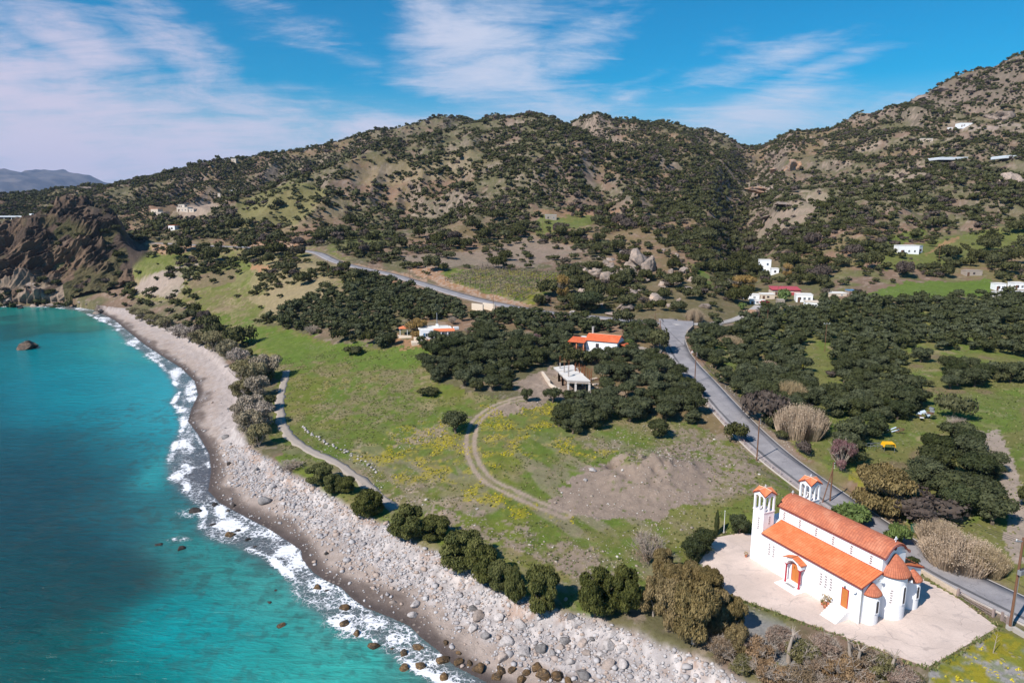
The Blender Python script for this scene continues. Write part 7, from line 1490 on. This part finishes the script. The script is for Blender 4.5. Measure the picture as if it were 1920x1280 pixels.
block(1704, 476, 36, 15, 6, -4, M_WHITE, 'long white farmhouse alone on the right-hand hillside', 3); block(1726, 474, 10, 13, 6, 30, M_WHITE, 'pinkish end wing of the long white farmhouse', 1); block(1779, 475, 10, 6, 3, 0, M_CREAM, 'tiny pale hut right of the long white farmhouse', 1); block(1826, 517, 30, 9, 4, -3, M_STN, 'roofless old stone ruin above the green field', 1, roofm=M_STN)
A, B = hit(1858, 556), hit(1990, 548); wall_run(A[:2], B[:2], 2.2, .4, 'boundary_wall', 'high white boundary wall at the right edge above the grove', M_WHITE); block(1876, 545, 18, 13, 4, -6, M_WHITE, 'white house with blue panels behind the boundary wall', 2); block(1912, 543, 20, 12, 5, -6, M_WHITE, 'second white building behind the boundary wall at the right edge', 2)
block(1033, 412, 21, 9, 4, 2, M_STN, 'small stone hut with two dark doorways high on the central hill', 2, door=False)
block(290, 402, 15, 10, 7, -12, M_CREAM, 'cream house with orange roof at the left of the hillside villas', 2, roofm=M_TILE_FLAT); block(300, 405, 10, 7, 5, 0, M_CREAM, 'small cream annex beside the leftmost hillside villa', 1); block(342, 397, 22, 8, 7, -8, M_CREAM, 'wide cream villa in the middle of the hillside villas', 3); block(356, 398, 16, 6, 6, -8, M_CREAM, 'low cream villa right of the wide one', 2); block(340, 390, 12, 6, 5, 0, M_CREAM, 'upper cream villa behind the wide one', 1); block(322, 432, 13, 9, 6, -10, M_WHITE, 'white house with a red roof below the hillside villas', 1, roofm=M_TILE_FLAT)
block(439, 363, 16, 6, 6, -4, M_WHITE, 'white house on the left shoulder of the central hill', 2); block(411, 372, 5, 9, 3, 0, M_CREAM, 'narrow pale hut on the bare shoulder left of the white house', 1); block(438, 304, 9, 6, 6, 0, M_CREAM, 'small house breaking the left skyline', 1); block(246, 346, 8, 3, 5, 0, M_WHITE, 'tiny white house low on the left skyline', 1)
block(1812, 238, 24, 7, 8, 0, M_WHITE, 'white house on the terrace high on the right-hand hill', 2); block(1783, 243, 6, 4, 4, 0, M_WHITE, 'small white outbuilding left of the high white house', 1); block(1732, 266, 11, 6, 5, 0, M_CREAM, 'left of two small sandy huts on the right-hand hill', 1); block(1745, 266, 8, 6, 5, 0, M_CREAM, 'right of two small sandy huts on the right-hand hill', 1)
# greenhouses
M_POLY = simple('greenhouse_plastic', (.62, .66, .70), .4, .1, .4)
def greenhouse(px, py, w, h, rot, label, n):
    o, s = at_px(px, py, rot, 'greenhouse', label, 'greenhouse', .3); W = w * s; H = max(2.5, h * s); wd = W / n
    for k in range(n):
        m_ = MB(); x0_ = -W/2 + k * wd; m_.prism([(x0_ + .05, 0), (x0_ + wd - .05, 0)] + [(x0_ + wd/2 + (wd/2 - .05) * math.cos(math.pi * q / 8), H * .65 + H * .35 * math.sin(math.pi * q / 8)) for q in range(9)], 'y', 0, 18); m_.build('tunnel', M_POLY, o)
greenhouse(1812, 299, 104, 5, 0, 'long row of pale plastic greenhouses on the right-hand hill', 7); greenhouse(1900, 296, 30, 4, 0, 'short greenhouse row at the right edge of the picture', 2)
o, s = at_px(20, 412, 0, 'greenhouse', 'long white roofed structure on stilts behind the headland at the left edge', 'greenhouse'); W = 84 * s; box('roof', M_POLY, o, -W/2, W/2, 0, 12, 2.6, 4.0); [box('support', M_WHITE, o, -W/2 + W*k/6, -W/2 + W*k/6 + .5, 1, 1.5, -3, 2.59) for k in range(1, 7)]; box('tank', M_WHITE, o, W*.40, W*.46, 2, 5, 4.003, 6.2)
# white parapet of the road on the skyline, retaining walls by the upper road
A, B = hit(566, 284), hit(612, 274); wall_run(A[:2], B[:2], 2.5, .8, 'road_parapet', 'pale road embankment wall on the left skyline', M_CREAM)
for (a, b, h_, lb) in (((885,580),(906,584),2.4,'cream retaining wall below the upper road, its left face'), ((906,578),(928,584),2.2,'cream retaining wall below the upper road, its right face')):
    A, B = hit(*a), hit(*b); wall_run(A[:2], B[:2], h_, .5, 'retaining_wall', lb, M_CREAM)
A, B = hit(1288, 628), hit(1299, 614); wall_run(A[:2], B[:2], 1.4, .4, 'retaining_wall', 'dark short retaining wall right of the junction', M_STN)
# parked car on the upper road, yellow shelter, scrap
def car(px, py, rot, label, col):
    o, s = at_px(px, py, rot, 'parked_car', label, 'car'); 
    MB().prism([(-2.1,.35),(2.1,.35),(2.1,.8),(1.2,.95),(.7,1.4),(-1.0,1.42),(-1.6,.98),(-2.1,.9)], 'y', -.85, .85).build('body', col, o, bevel=.05)
    MB().prism([(1.12,.96),(.68,1.34),(-.95,1.36),(-1.45,1.0)], 'y', -.86, .86).build('window', M_GLASS, o)
    for a in (-1.3, 1.3):
        for b in (-.8, .8): w_ = MB().lathe([(0,-.1),(.33,-.1),(.33,.1),(0,.1)], 0, 0, 14).build('wheel', M_DARK, o); w_.location = (a, b, .33); w_.rotation_euler.x = R(90)
    for b in (-.6, .6): box('headlight', M_WHITE, o, 2.08, 2.12, b - .15, b + .15, .6, .74)
car(457, 465, 5, 'small pale car on the upper road beneath the cut bank', simple('car_silver', (.55, .58, .62), .35, .03, metal=.3)); car(1433, 569, 20, 'dark red car parked in the hamlet yard', simple('car_red', (.30, .02, .03), .35, .03))
ys, s = at_px(1664, 845, -8, 'yellow_shelter', 'bright yellow plastic shelter among the trees behind the road', 'shelter'); M_YP = simple('yellow_plastic', (.80, .42, .01), .5, .05)
ys.scale = (.85, .85, .85)
MB().prism([(-1.3, 1.2), (-1.0, 2.0), (1.15, 2.05), (1.35, 1.25), (1.25, 1.22), (1.07, 1.95), (-.93, 1.9), (-1.2, 1.17)], 'y', -1.0, 1.0).build('roof', M_YP, ys); box('back', M_YP, ys, -1.0, 1.1, .9, .99, 1.2, 1.95)
for a in (-1.1, 1.15):
    for b in (-.9, .85): box('post', M_METAL, ys, a - .04, a + .04, b - .04, b + .04, -.3, 1.3)
ts, s = at_px(1628, 842, 5, 'pipe_frame', 'pale pipe frame lying left of the yellow shelter', 'frame')
for a in (-.7, .7): MB().tube([(-4, a, .9), (3, a * 1.2, 1.0)], .05, 5).build('rail', M_METAL, ts)
for k in range(5): MB().tube([(-3.6 + k * 1.5, -.7, -.1), (-3.6 + k * 1.5, -.7, .95), (-3.6 + k * 1.5, .7, .95), (-3.6 + k * 1.5, .7, -.1)], .04, 5).build('hoop', M_METAL, ts)
M_TARP = simple('pale_blue_tarp', (.45, .53, .62), .5, .25, 1.)
sc1, s = at_px(1736, 785, 10, 'scrap_pile', 'heap of pale blue and white scrap panels among the trees', 'scrap heap')
for k in range(11): 
    m_ = MB().box(-rnd.uniform(.3, .7), rnd.uniform(.3, .7), -rnd.uniform(.2, .5), rnd.uniform(.2, .5), 0, rnd.uniform(.1, .5)).build('panel', [M_TARP, M_METAL, M_METAL, M_BRW][k % 4], sc1, bevel=.02); m_.location = (rnd.uniform(-2, 2.4), rnd.uniform(-1, 1), .3 + k * .16); m_.rotation_euler = (rnd.uniform(-.5, .5), rnd.uniform(-.5, .5), rnd.uniform(0, 3))
sc2, s = at_px(1680, 812, -20, 'scrap_pile', 'small broken white boat-like panels left below the blue scrap heap', 'scrap heap')
for k in range(4): m_ = MB().box(-.9, .9, -.15, .15, 0, .12).build('panel', [M_TARP, M_BRW][k % 2], sc2, bevel=.02); m_.location = (rnd.uniform(-.8, .8), rnd.uniform(-.6, .6), .4 + k * .2); m_.rotation_euler = (.2, rnd.uniform(-.4, .4), rnd.uniform(-.6, .6))
# right edge: small white gate-like thing and its neighbour
# ------------------------------------------------------------------ vineyard trellises
vc = [hit(850, 508), hit(1000, 508), hit(1045, 535), hit(985, 566), hit(830, 520)]
M_VP = simple('trellis_post', (.16, .13, .11), .9, .2); M_VINE = mat_leaf('vine_wood', (.10, .07, .05), (.22, .17, .12), .3)
pvm = MB().box(-.09, .09, -.09, .09, -.3, 2.1).build('post', M_VP, link=False)
A0, A1, B0, B1 = np.array(hit(975, 566)[:2]), np.array(hit(1050, 515)[:2]), np.array(hit(835, 527)[:2]), np.array(hit(905, 500)[:2])
for k in range(15):
    f = k / 14; a, b = A0 + (B0 - A0) * f, A1 + (B1 - A1) * f; L = float(np.hypot(*(b - a))); n = max(3, int(L / 5.5)); za = float(zat(*a))
    o = empty('vine_trellis', (a[0], a[1], za), 0, 'bare vine row on dark posts and wires in the sloping vineyard', 'vine trellis', 'trellis rows of the vineyard'); pp = []
    for j in range(n + 1):
        p = a + (b - a) * j / n; zz = float(zat(*p)) - za; pp.append(Vector((p[0] - a[0], p[1] - a[1], zz))); c = bpy.data.objects.new('post', pvm); COL.objects.link(c); c.parent = o; c.location = pp[-1]
    for z_ in (.9, 1.8): MB().tube([q + Vector((0, 0, z_)) for q in pp], .03, 4).build('wire', M_VP, o)
    g = np.random.default_rng(k); m2 = int(L * 5); tt_ = g.uniform(0, 1, m2); base = np.array([[*q] for q in pp]); pos = np.stack([np.interp(tt_ * n, np.arange(n + 1), base[:, c_]) for c_ in range(3)], 1) + np.c_[g.normal(size=(m2, 2)) * .15, g.uniform(.3, 1.5, m2)]
    v, f_ = leaves(pos, g.normal(size=(m2, 3)), .30, g, True, 2.5, .6); npmesh('vines', v, f_, M_VINE, o, attrs={'v': np.repeat(g.uniform(0, 1, m2), 3), 'rnd': np.zeros(len(v))})

# ------------------------------------------------------------------ air
def build_haze():
    m = bpy.data.materials.new('haze'); m.use_nodes = True; t = NT(m.node_tree); t.n.clear()
    v = t.node('ShaderNodeVolumePrincipled', {'Color': (.50, .66, 1.0, 1), 'Density': 4.0e-5, 'Anisotropy': .1}); o_ = t.node('ShaderNodeOutputMaterial'); t.l.new(v.outputs[0], o_.inputs['Volume'])
    tag(MB().box(-12500, 12500, -300, 12500, -12, 900).build('haze', m), 'thin bluish air over the bay and hills', 'haze', kind='stuff')
build_haze()
